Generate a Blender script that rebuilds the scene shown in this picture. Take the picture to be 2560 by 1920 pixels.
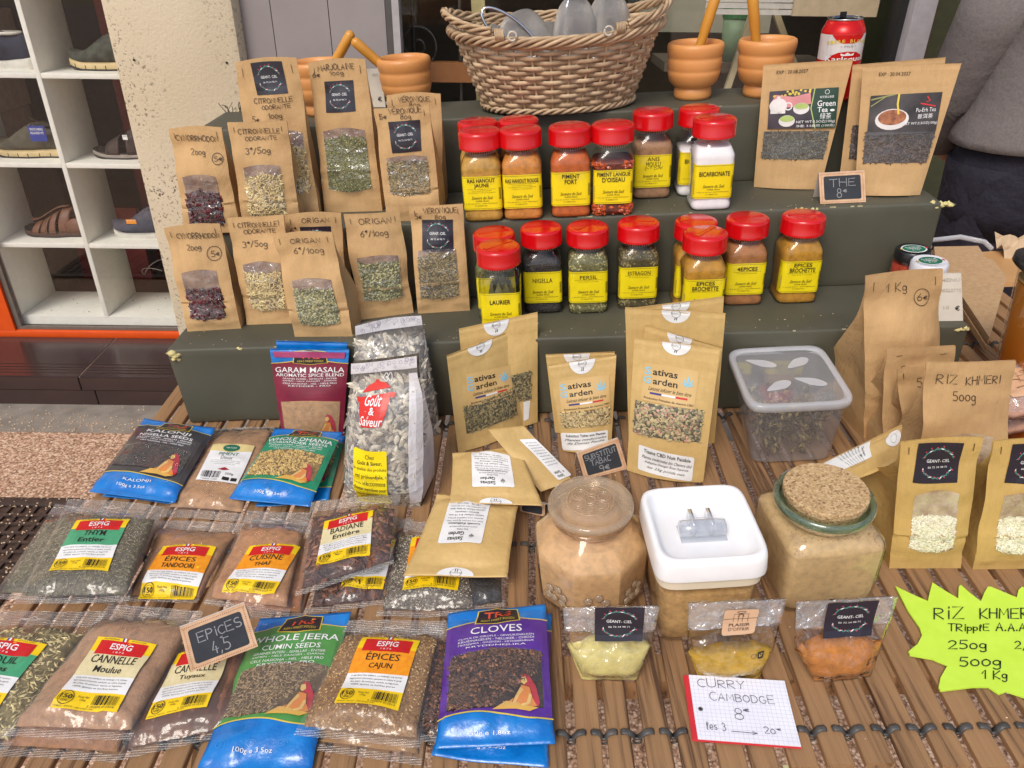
import bpy, bmesh, math, random
import numpy as np
from mathutils import Vector, Matrix
from mathutils.geometry import tessellate_polygon

for o in list(bpy.data.objects): bpy.data.objects.remove(o)
scene = bpy.context.scene
C = scene.collection
rnd = random.Random(7)
R8 = np.random.RandomState(11)

# ------------------------------------------------------------------ camera, light, exposure
FPX = 1868.0
CAMZ = 1.40
def basis(nx, ny):
    d = np.array([nx, ny, FPX]); d /= np.linalg.norm(d)
    up = -d
    fw = np.array([0, 0, 1.]) - up*up[2]; fw /= np.linalg.norm(fw)
    return np.array([np.cross(fw, up), fw, up])
RW = basis(180., 3000.)          # table frame = world
RF = basis(-40., 3260.)          # building frame (the street slopes a little)
CAM = np.array([0, 0, CAMZ])
cam = bpy.data.cameras.new('camera'); camo = bpy.data.objects.new('camera', cam); C.objects.link(camo)
m = Matrix.Identity(4)
for i in range(3):
    m[i][0] = RW[i][0]; m[i][1] = -RW[i][1]; m[i][2] = -RW[i][2]
m[2][3] = CAMZ
camo.matrix_world = m
cam.sensor_width = 36; cam.lens = FPX/2560*36; cam.clip_end = 200; cam.clip_start = .02
scene.camera = camo
w = bpy.data.worlds.new("World"); scene.world = w; w.use_nodes = True
nt = w.node_tree; bg = nt.nodes['Background']; sky = nt.nodes.new('ShaderNodeTexSky')
sky.sky_type = 'NISHITA'; sky.sun_disc = False
SUN_EL, SUN_AZ = math.radians(52), math.radians(205)
sky.sun_elevation = SUN_EL; sky.sun_rotation = SUN_AZ
sky.dust_density = 3.0; sky.ozone_density = .6
nt.links.new(sky.outputs[0], bg.inputs[0]); bg.inputs[1].default_value = 0.125
sl = bpy.data.lights.new('sun', 'SUN'); sl.energy = 1.35; sl.angle = math.radians(22); sl.color = (1, .95, .87)
so = bpy.data.objects.new('sun', sl); C.objects.link(so)
sd = Vector((math.sin(SUN_AZ)*math.cos(SUN_EL), math.cos(SUN_AZ)*math.cos(SUN_EL), math.sin(SUN_EL)))
so.rotation_euler = (-sd).to_track_quat('-Z', 'Y').to_euler(); so.location = (0, -2, 4)
scene.view_settings.view_transform = 'Standard'; scene.view_settings.look = 'None'
scene.view_settings.gamma = 1; scene.view_settings.use_curve_mapping = False
scene.view_settings.exposure = 0.32

# ------------------------------------------------------------------ geometry helpers
ZT, Z1, Z2, Z3 = .70, .843, .982, 1.1123
A_ = lambda *a: np.array(a, float)
UP = A_(0, 0, 1)
def ray(p, R=RW):
    return R @ A_(p[0]-1280, p[1]-960, FPX)
def px(p, z):
    r = ray(p); return CAM + r*((z-CAMZ)/r[2])
def pxp(p, P0, n):
    r = ray(p); return CAM + r*(np.dot(P0-CAM, n)/np.dot(r, n))
def proj(P):
    v = (np.asarray(P)-CAM) @ RW
    return np.stack([1280+FPX*v[..., 0]/v[..., 2], 960+FPX*v[..., 1]/v[..., 2]], -1)
Q = RW @ RF.T
def fw(P):       # building frame (relative to camera) -> world
    return CAM + Q @ np.asarray(P, float)
def fpx(p, axis, val):
    r = ray(p, RF); return r*(val/r[axis])
def smooth(t, a, b):
    t = np.clip((t-a)/(b-a), 0, 1); return t*t*(3-2*t)
def lin(r, g=None, b=None, k=1.0):
    if g is None: r, g, b = r
    f = lambda c: ((c/255+.055)/1.055)**2.4 if c > 10 else c/255/12.92
    return (f(r)*k, f(g)*k, f(b)*k, 1)
_pn = R8.rand(64, 64, 64).astype(np.float32)
def vnoise(P, s=1.0, seed=0):
    P = np.asarray(P)*s + seed*7.31
    i = np.floor(P).astype(int); f = P-i; f = f*f*(3-2*f); i &= 63; j = (i+1) & 63
    g = lambda a, b, c: _pn[a, b, c]
    x0, y0, z0 = i[..., 0], i[..., 1], i[..., 2]; x1, y1, z1 = j[..., 0], j[..., 1], j[..., 2]
    fx, fy, fz = f[..., 0], f[..., 1], f[..., 2]
    a = (g(x0,y0,z0)*(1-fx)+g(x1,y0,z0)*fx)*(1-fy)+(g(x0,y1,z0)*(1-fx)+g(x1,y1,z0)*fx)*fy
    b = (g(x0,y0,z1)*(1-fx)+g(x1,y0,z1)*fx)*(1-fy)+(g(x0,y1,z1)*(1-fx)+g(x1,y1,z1)*fx)*fy
    return (a*(1-fz)+b*fz)-.5

# ------------------------------------------------------------------ materials
MC = {}
def newmat(name):
    m = bpy.data.materials.new(name); m.use_nodes = True; nt = m.node_tree
    return m, nt, nt.nodes, nt.links, nt.nodes['Principled BSDF']
def coords(N, L, kind='Object'):
    tc = N.new('ShaderNodeTexCoord'); oi = N.new('ShaderNodeObjectInfo')
    a = N.new('ShaderNodeVectorMath'); a.operation = 'MULTIPLY_ADD'
    cmb = N.new('ShaderNodeCombineXYZ')
    for i in range(3): L.new(oi.outputs['Random'], cmb.inputs[i])
    L.new(cmb.outputs[0], a.inputs[0]); a.inputs[1].default_value = (3, 5, 7)
    L.new(tc.outputs[kind], a.inputs[2]); return a.outputs[0]
def noise(N, L, v, s, d=4, r=.55, dist=0):
    n = N.new('ShaderNodeTexNoise'); n.inputs['Scale'].default_value = s; n.inputs['Detail'].default_value = d
    n.inputs['Roughness'].default_value = r; n.inputs['Distortion'].default_value = dist
    L.new(v, n.inputs['Vector']); return n.outputs['Fac']
def ramp(N, L, f, stops):
    r = N.new('ShaderNodeValToRGB'); L.new(f, r.inputs[0]); e = r.color_ramp.elements
    while len(e) < len(stops): e.new(.5)
    for i, (p, c) in enumerate(stops): e[i].position = p; e[i].color = c
    return r.outputs[0]
def bump(N, L, h, st, d=.001, nrm=None):
    b = N.new('ShaderNodeBump'); b.inputs['Strength'].default_value = st; b.inputs['Distance'].default_value = d
    L.new(h, b.inputs['Height'])
    if nrm: L.new(nrm, b.inputs['Normal'])
    return b.outputs[0]
def mapping(N, L, v, sc=(1, 1, 1), rot=(0, 0, 0)):
    m = N.new('ShaderNodeMapping'); m.inputs['Scale'].default_value = sc; m.inputs['Rotation'].default_value = rot
    L.new(v, m.inputs[0]); return m.outputs[0]
def M(name, c1, c2=None, rough=.6, ns=40, bs=None, bst=.3, bd=.001, metal=0, coat=0, kind='noise', spec=.5, lo=.35, hi=.65):
    if name in MC: return MC[name]
    m, nt, N, L, P = newmat(name)
    P.inputs['Roughness'].default_value = rough; P.inputs['Metallic'].default_value = metal
    P.inputs['Coat Weight'].default_value = coat; P.inputs['Coat Roughness'].default_value = .12
    P.inputs['Specular IOR Level'].default_value = spec
    v = coords(N, L)
    if c2 is None:
        c2 = tuple(min(1, c*.86) for c in c1[:3])+(1,)
    if kind == 'noise': L.new(ramp(N, L, noise(N, L, v, ns), [(lo, c2), (hi, c1)]), P.inputs['Base Color'])
    elif kind == 'island':
        g = N.new('ShaderNodeNewGeometry'); L.new(ramp(N, L, g.outputs['Random Per Island'], [(0, c2), (1, c1)]), P.inputs['Base Color'])
    elif kind == 'voronoi':
        vo = N.new('ShaderNodeTexVoronoi'); vo.inputs['Scale'].default_value = ns; L.new(v, vo.inputs['Vector'])
        sp = N.new('ShaderNodeSeparateColor'); L.new(vo.outputs['Color'], sp.inputs[0])
        L.new(ramp(N, L, sp.outputs[0], [(0, c2), (1, c1)]), P.inputs['Base Color'])
        L.new(bump(N, L, vo.outputs['Distance'], -abs(bst), bd), P.inputs['Normal']); bs = None
    if bs: L.new(bump(N, L, noise(N, L, v, bs), bst, bd), P.inputs['Normal'])
    MC[name] = m; return m
def film(name, tint=(1, 1, 1), rough=.12, haze=.0, crink=14, cst=.5, ior=1.45, stripes=0, boost=1.0, hazec=(.9, .92, .95)):
    if name in MC: return MC[name]
    m, nt, N, L, P = newmat(name); N.remove(P); out = N['Material Output']
    v = coords(N, L)
    vo = N.new('ShaderNodeTexVoronoi'); vo.feature = 'DISTANCE_TO_EDGE'; vo.inputs['Scale'].default_value = crink
    n0 = N.new('ShaderNodeTexNoise'); n0.inputs['Scale'].default_value = crink*.8; L.new(v, n0.inputs['Vector'])
    mx = N.new('ShaderNodeMixRGB'); mx.inputs[0].default_value = .12; L.new(v, mx.inputs[1]); L.new(n0.outputs['Color'], mx.inputs[2])
    L.new(mx.outputs[0], vo.inputs['Vector'])
    nb = bump(N, L, noise(N, L, v, crink*1.6, 3), cst, .012)
    nb = bump(N, L, vo.outputs['Distance'], cst*.5, .01, nb)
    if stripes:
        wv = N.new('ShaderNodeTexWave'); wv.bands_direction = 'Y'; wv.inputs['Scale'].default_value = stripes
        L.new(v, wv.inputs['Vector']); nb = bump(N, L, wv.outputs['Fac'], .8, .0012, nb)
    # two-sided Schlick reflectance (the built-in node turns opaque from the inside)
    ge = N.new('ShaderNodeNewGeometry'); dt = N.new('ShaderNodeVectorMath'); dt.operation = 'DOT_PRODUCT'; L.new(ge.outputs['Incoming'], dt.inputs[0]); L.new(nb, dt.inputs[1])
    def mth(op, a, b=None):
        q = N.new('ShaderNodeMath'); q.operation = op
        for i, z in enumerate((a, b)):
            if z is None: continue
            if isinstance(z, (int, float)): q.inputs[i].default_value = z
            else: L.new(z, q.inputs[i])
        return q.outputs[0]
    om = mth('SUBTRACT', 1.0, mth('MINIMUM', mth('ABSOLUTE', dt.outputs['Value']), 1.0)); f0 = ((ior-1)/(ior+1))**2
    mu = N.new('ShaderNodeMath'); mu.operation = 'MULTIPLY'; mu.use_clamp = True; mu.inputs[1].default_value = boost
    L.new(mth('ADD', mth('MULTIPLY', mth('POWER', om, 5.0), 1-f0), f0), mu.inputs[0])
    tr = N.new('ShaderNodeBsdfTransparent'); tr.inputs[0].default_value = tint+(1,)
    gl = N.new('ShaderNodeBsdfGlossy'); gl.inputs['Roughness'].default_value = rough; L.new(nb, gl.inputs['Normal'])
    a = N.new('ShaderNodeMixShader'); L.new(mu.outputs[0], a.inputs[0]); L.new(tr.outputs[0], a.inputs[1]); L.new(gl.outputs[0], a.inputs[2])
    res = a
    if haze > 0:
        df = N.new('ShaderNodeBsdfDiffuse'); df.inputs[0].default_value = hazec+(1,)
        h = N.new('ShaderNodeMixShader'); h.inputs[0].default_value = haze
        if stripes:
            mm = N.new('ShaderNodeMath'); mm.operation = 'MULTIPLY'; mm.inputs[1].default_value = haze*1.8; L.new(wv.outputs['Fac'], mm.inputs[0]); L.new(mm.outputs[0], h.inputs[0])
        L.new(a.outputs[0], h.inputs[1]); L.new(df.outputs[0], h.inputs[2]); res = h
    L.new(res.outputs[0], out.inputs[0]); MC[name] = m; return m
def kraft(name, c, rib=420, rst=.25, rough=.75, spec=.3, coat=0):
    if name in MC: return MC[name]
    m, nt, N, L, P = newmat(name); v = coords(N, L)
    P.inputs['Roughness'].default_value = rough; P.inputs['Specular IOR Level'].default_value = spec
    c2 = tuple(x*.80 for x in c[:3])+(1,)
    n1 = noise(N, L, v, 9, 3); n2 = noise(N, L, mapping(N, L, v, (rib*.35, rib*.35, 12)), 1, 3)
    mi = N.new('ShaderNodeMath'); mi.operation = 'ADD'; L.new(n1, mi.inputs[0])
    m2 = N.new('ShaderNodeMath'); m2.operation = 'MULTIPLY'; m2.inputs[1].default_value = .5; L.new(n2, m2.inputs[0]); L.new(m2.outputs[0], mi.inputs[1])
    L.new(ramp(N, L, mi.outputs[0], [(.5, c2), (1.0, c)]), P.inputs['Base Color'])
    wv = N.new('ShaderNodeTexWave'); wv.inputs['Scale'].default_value = rib/6.28*2; wv.bands_direction = 'X'; L.new(v, wv.inputs['Vector'])
    nb = bump(N, L, wv.outputs['Fac'], rst, .0006)
    L.new(bump(N, L, noise(N, L, v, 14, 4, .6), .6, .008, nb), P.inputs['Normal'])
    MC[name] = m; return m

# ------------------------------------------------------------------ objects
def tag(o, label=None, cat=None, group=None, kind=None):
    if label: o['label'] = label
    if cat: o['category'] = cat
    if group: o['group'] = group
    if kind: o['kind'] = kind
    return o
def thing(name, label, cat, loc=(0, 0, 0), group=None, rz=0):
    o = bpy.data.objects.new(name, None); C.objects.link(o); o.empty_display_size = .02
    o.location = Vector(loc); o.rotation_euler = (0, 0, rz); return tag(o, label, cat, group)
def top_of(o):
    while o.parent: o = o.parent
    return o
def mk(name, V, F, mats, parent=None, fm=None, sm=True, world=True, kind=None, label=None, cat=None, group=None):
    V = np.asarray(V, float)
    if parent is not None and world:
        V = V - np.array(top_of(parent).location)
    me = bpy.data.meshes.new(name); me.from_pydata(V.tolist(), [], [tuple(int(i) for i in f) for f in F])
    if not isinstance(mats, (list, tuple)): mats = [mats]
    for q in mats: me.materials.append(q)
    if fm is not None: me.polygons.foreach_set('material_index', np.asarray(fm, dtype=np.int32))
    if sm is True: me.polygons.foreach_set('use_smooth', [True]*len(me.polygons))
    elif sm is not False: me.polygons.foreach_set('use_smooth', sm)
    me.update()
    o = bpy.data.objects.new(name, me); C.objects.link(o)
    if parent is not None: o.parent = parent
    elif world is not None and world is not True and world is not False: pass
    return tag(o, label, cat, group, kind)
def recalc(o):
    bm = bmesh.new(); bm.from_mesh(o.data); bmesh.ops.recalc_face_normals(bm, faces=bm.faces); bm.to_mesh(o.data); bm.free(); return o
def mkobj_at(name, V, F, mats, loc, **k):
    o = mk(name, np.asarray(V, float)-np.asarray(loc, float), F, mats, None, **k); o.location = Vector(loc); return o
class MB:
    def __init__(s): s.V = []; s.F = []; s.M = []
    def add(s, V, F, mi=0):
        b = len(s.V); s.V += [tuple(v) for v in V]; s.F += [tuple(i+b for i in f) for f in F]; s.M += [mi]*len(F); return s
    def box(s, c, sz, X=None, Y=None, Z=None, mi=0):
        X = A_(1,0,0) if X is None else X; Y = A_(0,1,0) if Y is None else Y; Z = A_(0,0,1) if Z is None else Z
        c = np.asarray(c, float); h = np.asarray(sz)/2
        V = [c+X*h[0]*i+Y*h[1]*j+Z*h[2]*k for k in (-1, 1) for j in (-1, 1) for i in (-1, 1)]
        return s.add(V, [(0,2,3,1),(4,5,7,6),(0,1,5,4),(2,6,7,3),(0,4,6,2),(1,3,7,5)], mi)
    def tube(s, pts, r, n=8, mi=0, closed=False, flat=None, upv=None):
        pts = [np.asarray(p, float) for p in pts]; K = len(pts); V = []
        rr = r if hasattr(r, '__len__') else [r]*K
        for i, p in enumerate(pts):
            a = pts[(i-1) % K] if (closed or i > 0) else p; b = pts[(i+1) % K] if (closed or i < K-1) else p
            t = b-a; t = t/(np.linalg.norm(t)+1e-12)
            u = np.asarray(upv[i], float) if upv is not None else (UP if abs(t[2]) < .9 else A_(1, 0, 0))
            x = np.cross(t, u); x /= np.linalg.norm(x)+1e-12; y = np.cross(x, t)
            for k in range(n):
                an = 2*math.pi*k/n
                V.append(p+(x*math.cos(an)*(flat[0] if flat else 1)+y*math.sin(an)*(flat[1] if flat else 1))*rr[i])
        F = []
        for i in range(K if closed else K-1):
            j = (i+1) % K
            for k in range(n): F.append((i*n+k, j*n+k, j*n+(k+1) % n, i*n+(k+1) % n))
        if not closed: F += [tuple(range(n)), tuple(reversed(range((K-1)*n, K*n)))]
        return s.add(V, F, mi)
    def lathe(s, prof, c=(0, 0, 0), n=40, ax=None, mi=0):
        c = np.asarray(c, float); V = []
        X, Y, Z = (A_(1,0,0), A_(0,1,0), A_(0,0,1)) if ax is None else ax
        for r, z in prof:
            for k in range(n):
                a = 2*math.pi*k/n; V.append(c+X*r*math.cos(a)+Y*r*math.sin(a)+Z*z)
        F = []
        for i in range(len(prof)-1):
            for k in range(n): F.append((i*n+k, i*n+(k+1) % n, (i+1)*n+(k+1) % n, (i+1)*n+k))
        if prof[0][0] > 1e-4: F.append(tuple(reversed(range(n))))
        if prof[-1][0] > 1e-4: F.append(tuple(range((len(prof)-1)*n, len(prof)*n)))
        return s.add(V, F, mi)
    def loft(s, rings, mi=0, caps=True):
        n = len(rings[0]); V = [p for r in rings for p in r]; F = []
        for i in range(len(rings)-1):
            for k in range(n): F.append((i*n+k, i*n+(k+1) % n, (i+1)*n+(k+1) % n, (i+1)*n+k))
        if caps: F += [tuple(reversed(range(n))), tuple(range((len(rings)-1)*n, len(rings)*n))]
        return s.add(V, F, mi)
    def prism(s, poly, h0, h1, f, mi=0):   # f(x,y,h)->3D
        n = len(poly); V = [f(x, y, h0) for x, y in poly]+[f(x, y, h1) for x, y in poly]
        F = [(i, (i+1) % n, n+(i+1) % n, n+i) for i in range(n)]
        T = tessellate_polygon([[Vector((x, y, 0)) for x, y in poly]])
        F += [tuple(t) for t in T]+[tuple(reversed([n+i for i in t])) for t in T]
        return s.add(V, F, mi)
    def ob(s, name, mats, parent=None, sm=False, **k):
        return recalc(mk(name, s.V, s.F, mats, parent, fm=s.M, sm=sm, **k)) if len(s.F) < 60000 else mk(name, s.V, s.F, mats, parent, fm=s.M, sm=sm, **k)
def autosmooth(o, ang=35):
    me = o.data; me.polygons.foreach_set('use_smooth', [True]*len(me.polygons))
    try: me.set_sharp_from_angle(angle=math.radians(ang))
    except Exception: pass
    return o
def bevel(o, w, seg=2):
    bm = bmesh.new(); bm.from_mesh(o.data)
    bmesh.ops.bevel(bm, geom=bm.edges[:], offset=w, segments=seg, affect='EDGES', profile=.5, clamp_overlap=True)
    bm.to_mesh(o.data); bm.free(); return o
def copy_tree(o, parent=None):
    c = o.copy(); C.objects.link(c); c.parent = parent
    for ch in list(o.children): copy_tree(ch, c)
    return c
def sring(a, b, e, z, n=40, c=(0, 0)):
    r = []
    for k in range(n):
        t = 2*math.pi*k/n; co, si = math.cos(t), math.sin(t)
        r.append((c[0]+a*math.copysign(abs(co)**(2/e), co), c[1]+b*math.copysign(abs(si)**(2/e), si), z))
    return r

# ------------------------------------------------------------------ surfaces that carry print
class Surf:
    def __init__(s, G): s.G = np.asarray(G, float); s.nv, s.nu = s.G.shape[0]-1, s.G.shape[1]-1; s._n()
    def _n(s):
        du = np.gradient(s.G, axis=1); dv = np.gradient(s.G, axis=0)
        n = np.cross(du, dv); s.N = n/(np.linalg.norm(n, axis=-1, keepdims=True)+1e-12)
    def at(s, u, v, off=0.):
        u = np.asarray(u, float)*s.nu; v = np.asarray(v, float)*s.nv
        i = np.clip(np.floor(u).astype(int), 0, s.nu-1); j = np.clip(np.floor(v).astype(int), 0, s.nv-1)
        a = (u-i)[..., None]; b = (v-j)[..., None]
        def bl(G): return (G[j, i]*(1-a)+G[j, i+1]*a)*(1-b)+(G[j+1, i]*(1-a)+G[j+1, i+1]*a)*b
        n = bl(s.N[:, :]) ; n = n/(np.linalg.norm(n, axis=-1, keepdims=True)+1e-12)
        o = np.asarray(off, float)
        return bl(s.G)+n*(o[..., None] if o.ndim else o)
    def uv(s, p):
        u, v = .5, .5
        for _ in range(25):
            P = proj(s.at(u, v)); e = A_(*p)-P; h = 1e-3
            J = np.array([(proj(s.at(u+h, v))-P)/h, (proj(s.at(u, v+h))-P)/h]).T
            try: d = np.linalg.solve(J, e)
            except Exception: break
            d = np.clip(d, -.3, .3); u += d[0]; v += d[1]
            if abs(d).max() < 1e-5: break
        return u, v
    def W(s): return np.linalg.norm(s.G[s.nv//2, -1]-s.G[s.nv//2, 0])
    def H(s): return np.linalg.norm(s.G[-1, s.nu//2]-s.G[0, s.nu//2])
def gridF(nv, nu, off=0, flip=False):
    F = []
    for j in range(nv):
        for i in range(nu):
            a = off+j*(nu+1)+i; f = (a, a+1, a+nu+2, a+nu+1); F.append(f[::-1] if flip else f)
    return F
def solid(front, back):
    nv, nu = front.shape[0]-1, front.shape[1]-1; n = (nv+1)*(nu+1)
    V = np.concatenate([front.reshape(-1, 3), back.reshape(-1, 3)])
    F = gridF(nv, nu)+gridF(nv, nu, n, True)
    idx = [(0, i) for i in range(nu+1)]+[(j, nu) for j in range(1, nv+1)]+[(nv, i) for i in range(nu-1, -1, -1)]+[(j, 0) for j in range(nv-1, 0, -1)]
    k = [j*(nu+1)+i for j, i in idx]
    for a, b in zip(k, k[1:]+k[:1]): F.append((a, n+a, n+b, b))
    return V, F
def quadgrid(TL, TR, BR, BL, nu, nv):
    u = np.linspace(0, 1, nu+1)[None, :, None]; v = np.linspace(0, 1, nv+1)[:, None, None]
    return (BL*(1-u)+BR*u)*(1-v)+(TL*(1-u)+TR*u)*v

_tc = {}
def tris_text(s, bold=0, shear=0):
    k = (s, bold, shear)
    if k in _tc: return _tc[k]
    cu = bpy.data.curves.new('t', 'FONT'); cu.body = s; cu.resolution_u = 2; cu.offset = min(bold, .014); cu.shear = shear
    ob = bpy.data.objects.new('t', cu); C.objects.link(ob)
    dg = bpy.context.evaluated_depsgraph_get(); me = ob.evaluated_get(dg).to_mesh(); me.calc_loop_triangles()
    V = np.array([v.co[:2] for v in me.vertices]) if len(me.vertices) else np.zeros((0, 2))
    T = np.array([t.vertices[:] for t in me.loop_triangles]) if len(me.loop_triangles) else np.zeros((0, 3), int)
    ob.evaluated_get(dg).to_mesh_clear(); bpy.data.objects.remove(ob); bpy.data.curves.remove(cu)
    if len(V):
        mn, mx = V.min(0), V.max(0); V = (V-mn)/(mx-mn+1e-9); asp = (mx-mn)[0]/(mx-mn)[1]
    else: asp = 1
    _tc[k] = (V, T, asp); return _tc[k]
# stroke letters for handwriting (box 4 x 6)
def arc(cx, cy, rx, ry, a0, a1, n=9):
    return [(cx+rx*math.cos(math.radians(a0+(a1-a0)*i/n)), cy+ry*math.sin(math.radians(a0+(a1-a0)*i/n))) for i in range(n+1)]
HF = {
 'A': [[(0,0),(1.9,6),(3.8,0)],[(.7,2.2),(3.2,2.2)]], 'B': [[(0,0),(0,6)],[(0,6)]+arc(1.5,4.6,1.6,1.4,90,-90)+[(0,3.2)]+arc(1.6,1.6,1.9,1.6,90,-90)+[(0,0)]],
 'C': [arc(2.2,3,2.2,3,55,305)], 'D': [[(0,0),(0,6)],[(0,6)]+arc(1.2,3,2.4,3,85,-85)+[(0,0)]], 'E': [[(3.4,6),(0,6),(0,0),(3.5,0)],[(0,3.1),(2.8,3.1)]],
 'F': [[(3.4,6),(0,6),(0,0)],[(0,3.1),(2.6,3.1)]], 'G': [arc(2.2,3,2.2,3,55,330)+[(4,2.8),(2.6,2.8)]], 'H': [[(0,0),(0,6)],[(3.5,0),(3.5,6)],[(0,3.2),(3.5,3)]],
 'I': [[(1,0),(1,6)]], 'i': [[(.8,0),(.8,3.8)],[(.8,5),(.8,5.6)]], 'J': [[(3,6),(3,1.5)]+arc(1.6,1.4,1.4,1.4,0,-170)], 'K': [[(0,0),(0,6)],[(3.3,6),(0,2.6),(3.5,0)]],
 'L': [[(0,6),(0,0),(3.1,0)]], 'M': [[(0,0),(.3,6),(2.1,2),(4,6),(4.3,0)]], 'N': [[(0,0),(0,6),(3.5,0),(3.5,6)]], 'O': [arc(2,3,2,2.9,90,460,14)],
 'P': [[(0,0),(0,6)],[(0,6)]+arc(1.5,4.5,1.8,1.5,90,-90)+[(0,3)]], 'Q': [arc(2,3,2,2.9,90,460,14),[(2.4,1.4),(4,-.4)]], 'R': [[(0,0),(0,6)],[(0,6)]+arc(1.5,4.6,1.8,1.4,90,-90)+[(0,3.2),(3.5,0)]],
 'S': [arc(1.9,4.5,1.6,1.5,50,250)+arc(1.9,1.5,1.7,1.5,70,-140)], 'T': [[(0,6),(3.9,6)],[(2,6),(2,0)]], 'U': [[(0,6),(0,2)]+arc(1.8,1.9,1.8,1.9,180,360)+[(3.6,6)]],
 'V': [[(0,6),(1.9,0),(3.8,6)]], 'Y': [[(0,6),(1.8,3),(3.6,6)],[(1.8,3),(1.5,0)]], 'Z': [[(0,6),(3.6,6),(0,0),(3.8,0)]], 'X': [[(0,6),(3.6,0)],[(0,0),(3.6,6)]],
 '0': [arc(1.5,2,1.5,2,90,450,10)], '1': [[(0,3.6),(1.5,6),(1.5,0)]], '2': [arc(1.6,4.3,1.5,1.6,160,-30)+[(0,0),(3.4,.2)]], '3': [arc(1.4,4.5,1.4,1.4,140,-80)+arc(1.4,1.5,1.6,1.6,80,-140)],
 '4': [[(1.8,6),(0,2),(3.2,2)],[(2.2,3.4),(2.2,0)]], '5': [[(3,6),(.5,6),(.3,3.4)]+arc(1.4,1.9,1.7,1.8,110,-130)], '6': [[(2.6,6),(.6,3.2)]+arc(1.6,1.6,1.5,1.6,150,510,12)],
 '7': [[(0,6),(3.2,6),(1.2,0)]], '8': [arc(1.6,4.6,1.2,1.4,-90,270,10),arc(1.6,1.6,1.6,1.6,90,450,10)], '9': [arc(1.5,4.3,1.4,1.6,0,360,10)+[(2.6,0)]],
 'o': [arc(1.4,1.6,1.4,1.6,90,450,10)], 'g': [arc(1.3,2,1.3,1.5,20,380,10)+[(2.6,3.2),(2.6,-1)]+arc(1.4,-1.2,1.2,1,0,-160)], 'k': [[(0,0),(0,6)],[(2.4,3.6),(0,1.8),(2.6,0)]],
 'e': [[(.2,1.8),(2.4,2)]+arc(1.4,1.9,1.3,1.8,10,310)], 'l': [[(.8,0),(.3,1),(1.6,5),(1,6),(.4,5),(.5,0)]], 's': [arc(1.1,2.6,.9,.9,50,250,6)+arc(1.1,.9,1,.9,70,-140,6)],
 'r': [[(0,0),(0,3)],[(0,2)]+arc(1.3,1.6,1.2,1.5,140,60,4)], 'p': [[(0,-2),(0,3.4)],arc(1.3,1.8,1.3,1.5,150,-150)],
 '€': [arc(1.7,2.2,1.3,1.6,50,310),[(-.1,2.6),(2.2,2.6)],[(-.1,1.8),(1.9,1.8)]], '^': [arc(1.2,5,.8,1.0,50,310,6),[(0,5.3),(1.6,5.3)],[(0,4.8),(1.4,4.8)]],
 'a': [arc(1.3,1.6,1.3,1.6,40,360,9)+[(2.6,3),(2.6,0)]], 'u': [[(0,3.2),(0,1)]+arc(1.2,1.1,1.2,1.1,180,350,5)+[(2.4,3.2),(2.4,0)]], 'n': [[(0,0),(0,3.2)],[(0,2.2)]+arc(1.1,2,1.1,1.2,150,0,5)+[(2.2,0)]], 't': [[(.8,5),(.8,.6),(1.6,0)],[(0,3.2),(1.8,3.2)]], 'd': [arc(1.3,1.6,1.3,1.6,40,360,9)+[(2.6,6),(2.6,0)]],
 '/': [[(0,-.5),(2.2,6)]], ':': [[(.4,1.2),(.4,1.7)],[(.4,4),(.4,4.5)]], '.': [[(.4,0),(.5,.4)]], ',': [[(.6,.5),(.2,-.8)]], "'": [[(.4,6),(.2,4.8)]], '-': [[(0,2.8),(3,2.8)]], '>': [[(0,1.6),(9,1.2)],[(7.6,2.6),(9,1.2),(7.4,0)]],
 'É': [[(3.4,6),(0,6),(0,0),(3.5,0)],[(0,3.1),(2.8,3.1)],[(1.4,6.8),(2.8,8)]], '&': [[(3.6,0),(.8,4.4)]+arc(1.6,5,.9,1,180,-60,6)+[(.3,1.8)]+arc(1.6,1.3,1.4,1.3,160,400,7)],
}
def strokes(s, jit=.25, rs=1):
    rg = random.Random(hash_s(s)+rs); x = 0; out = []
    for ch in s:
        if ch == ' ': x += 3.2; continue
        g = HF.get(ch, HF.get(ch.upper(), [])); w = max([p[0] for st in g for p in st]+[1])
        dy = rg.uniform(-jit, jit); sc = 1+rg.uniform(-.09, .09)
        for st in g: out.append([(x+p[0]*sc+rg.uniform(-jit, jit)*.3, p[1]*sc+dy+rg.uniform(-jit, jit)*.3) for p in st])
        x += w*sc+1.15
    return out, max(x-1.15, 1)
def hash_s(s): return sum((i+3)*ord(c) for i, c in enumerate(s))
def ribbon(path, w):
    P = [np.asarray(p, float) for p in path]; V = []; T = []
    for i, p in enumerate(P):
        a = P[max(i-1, 0)]; b = P[min(i+1, len(P)-1)]; t = b-a; t = t/(np.linalg.norm(t)+1e-9); n = A_(-t[1], t[0])
        e = t*w*.5*(-1 if i == 0 else (1 if i == len(P)-1 else 0))
        V += [p+n*w/2+e, p-n*w/2+e]
    for i in range(len(P)-1): T += [(2*i, 2*i+1, 2*i+3), (2*i, 2*i+3, 2*i+2)]
    return V, T

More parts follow.
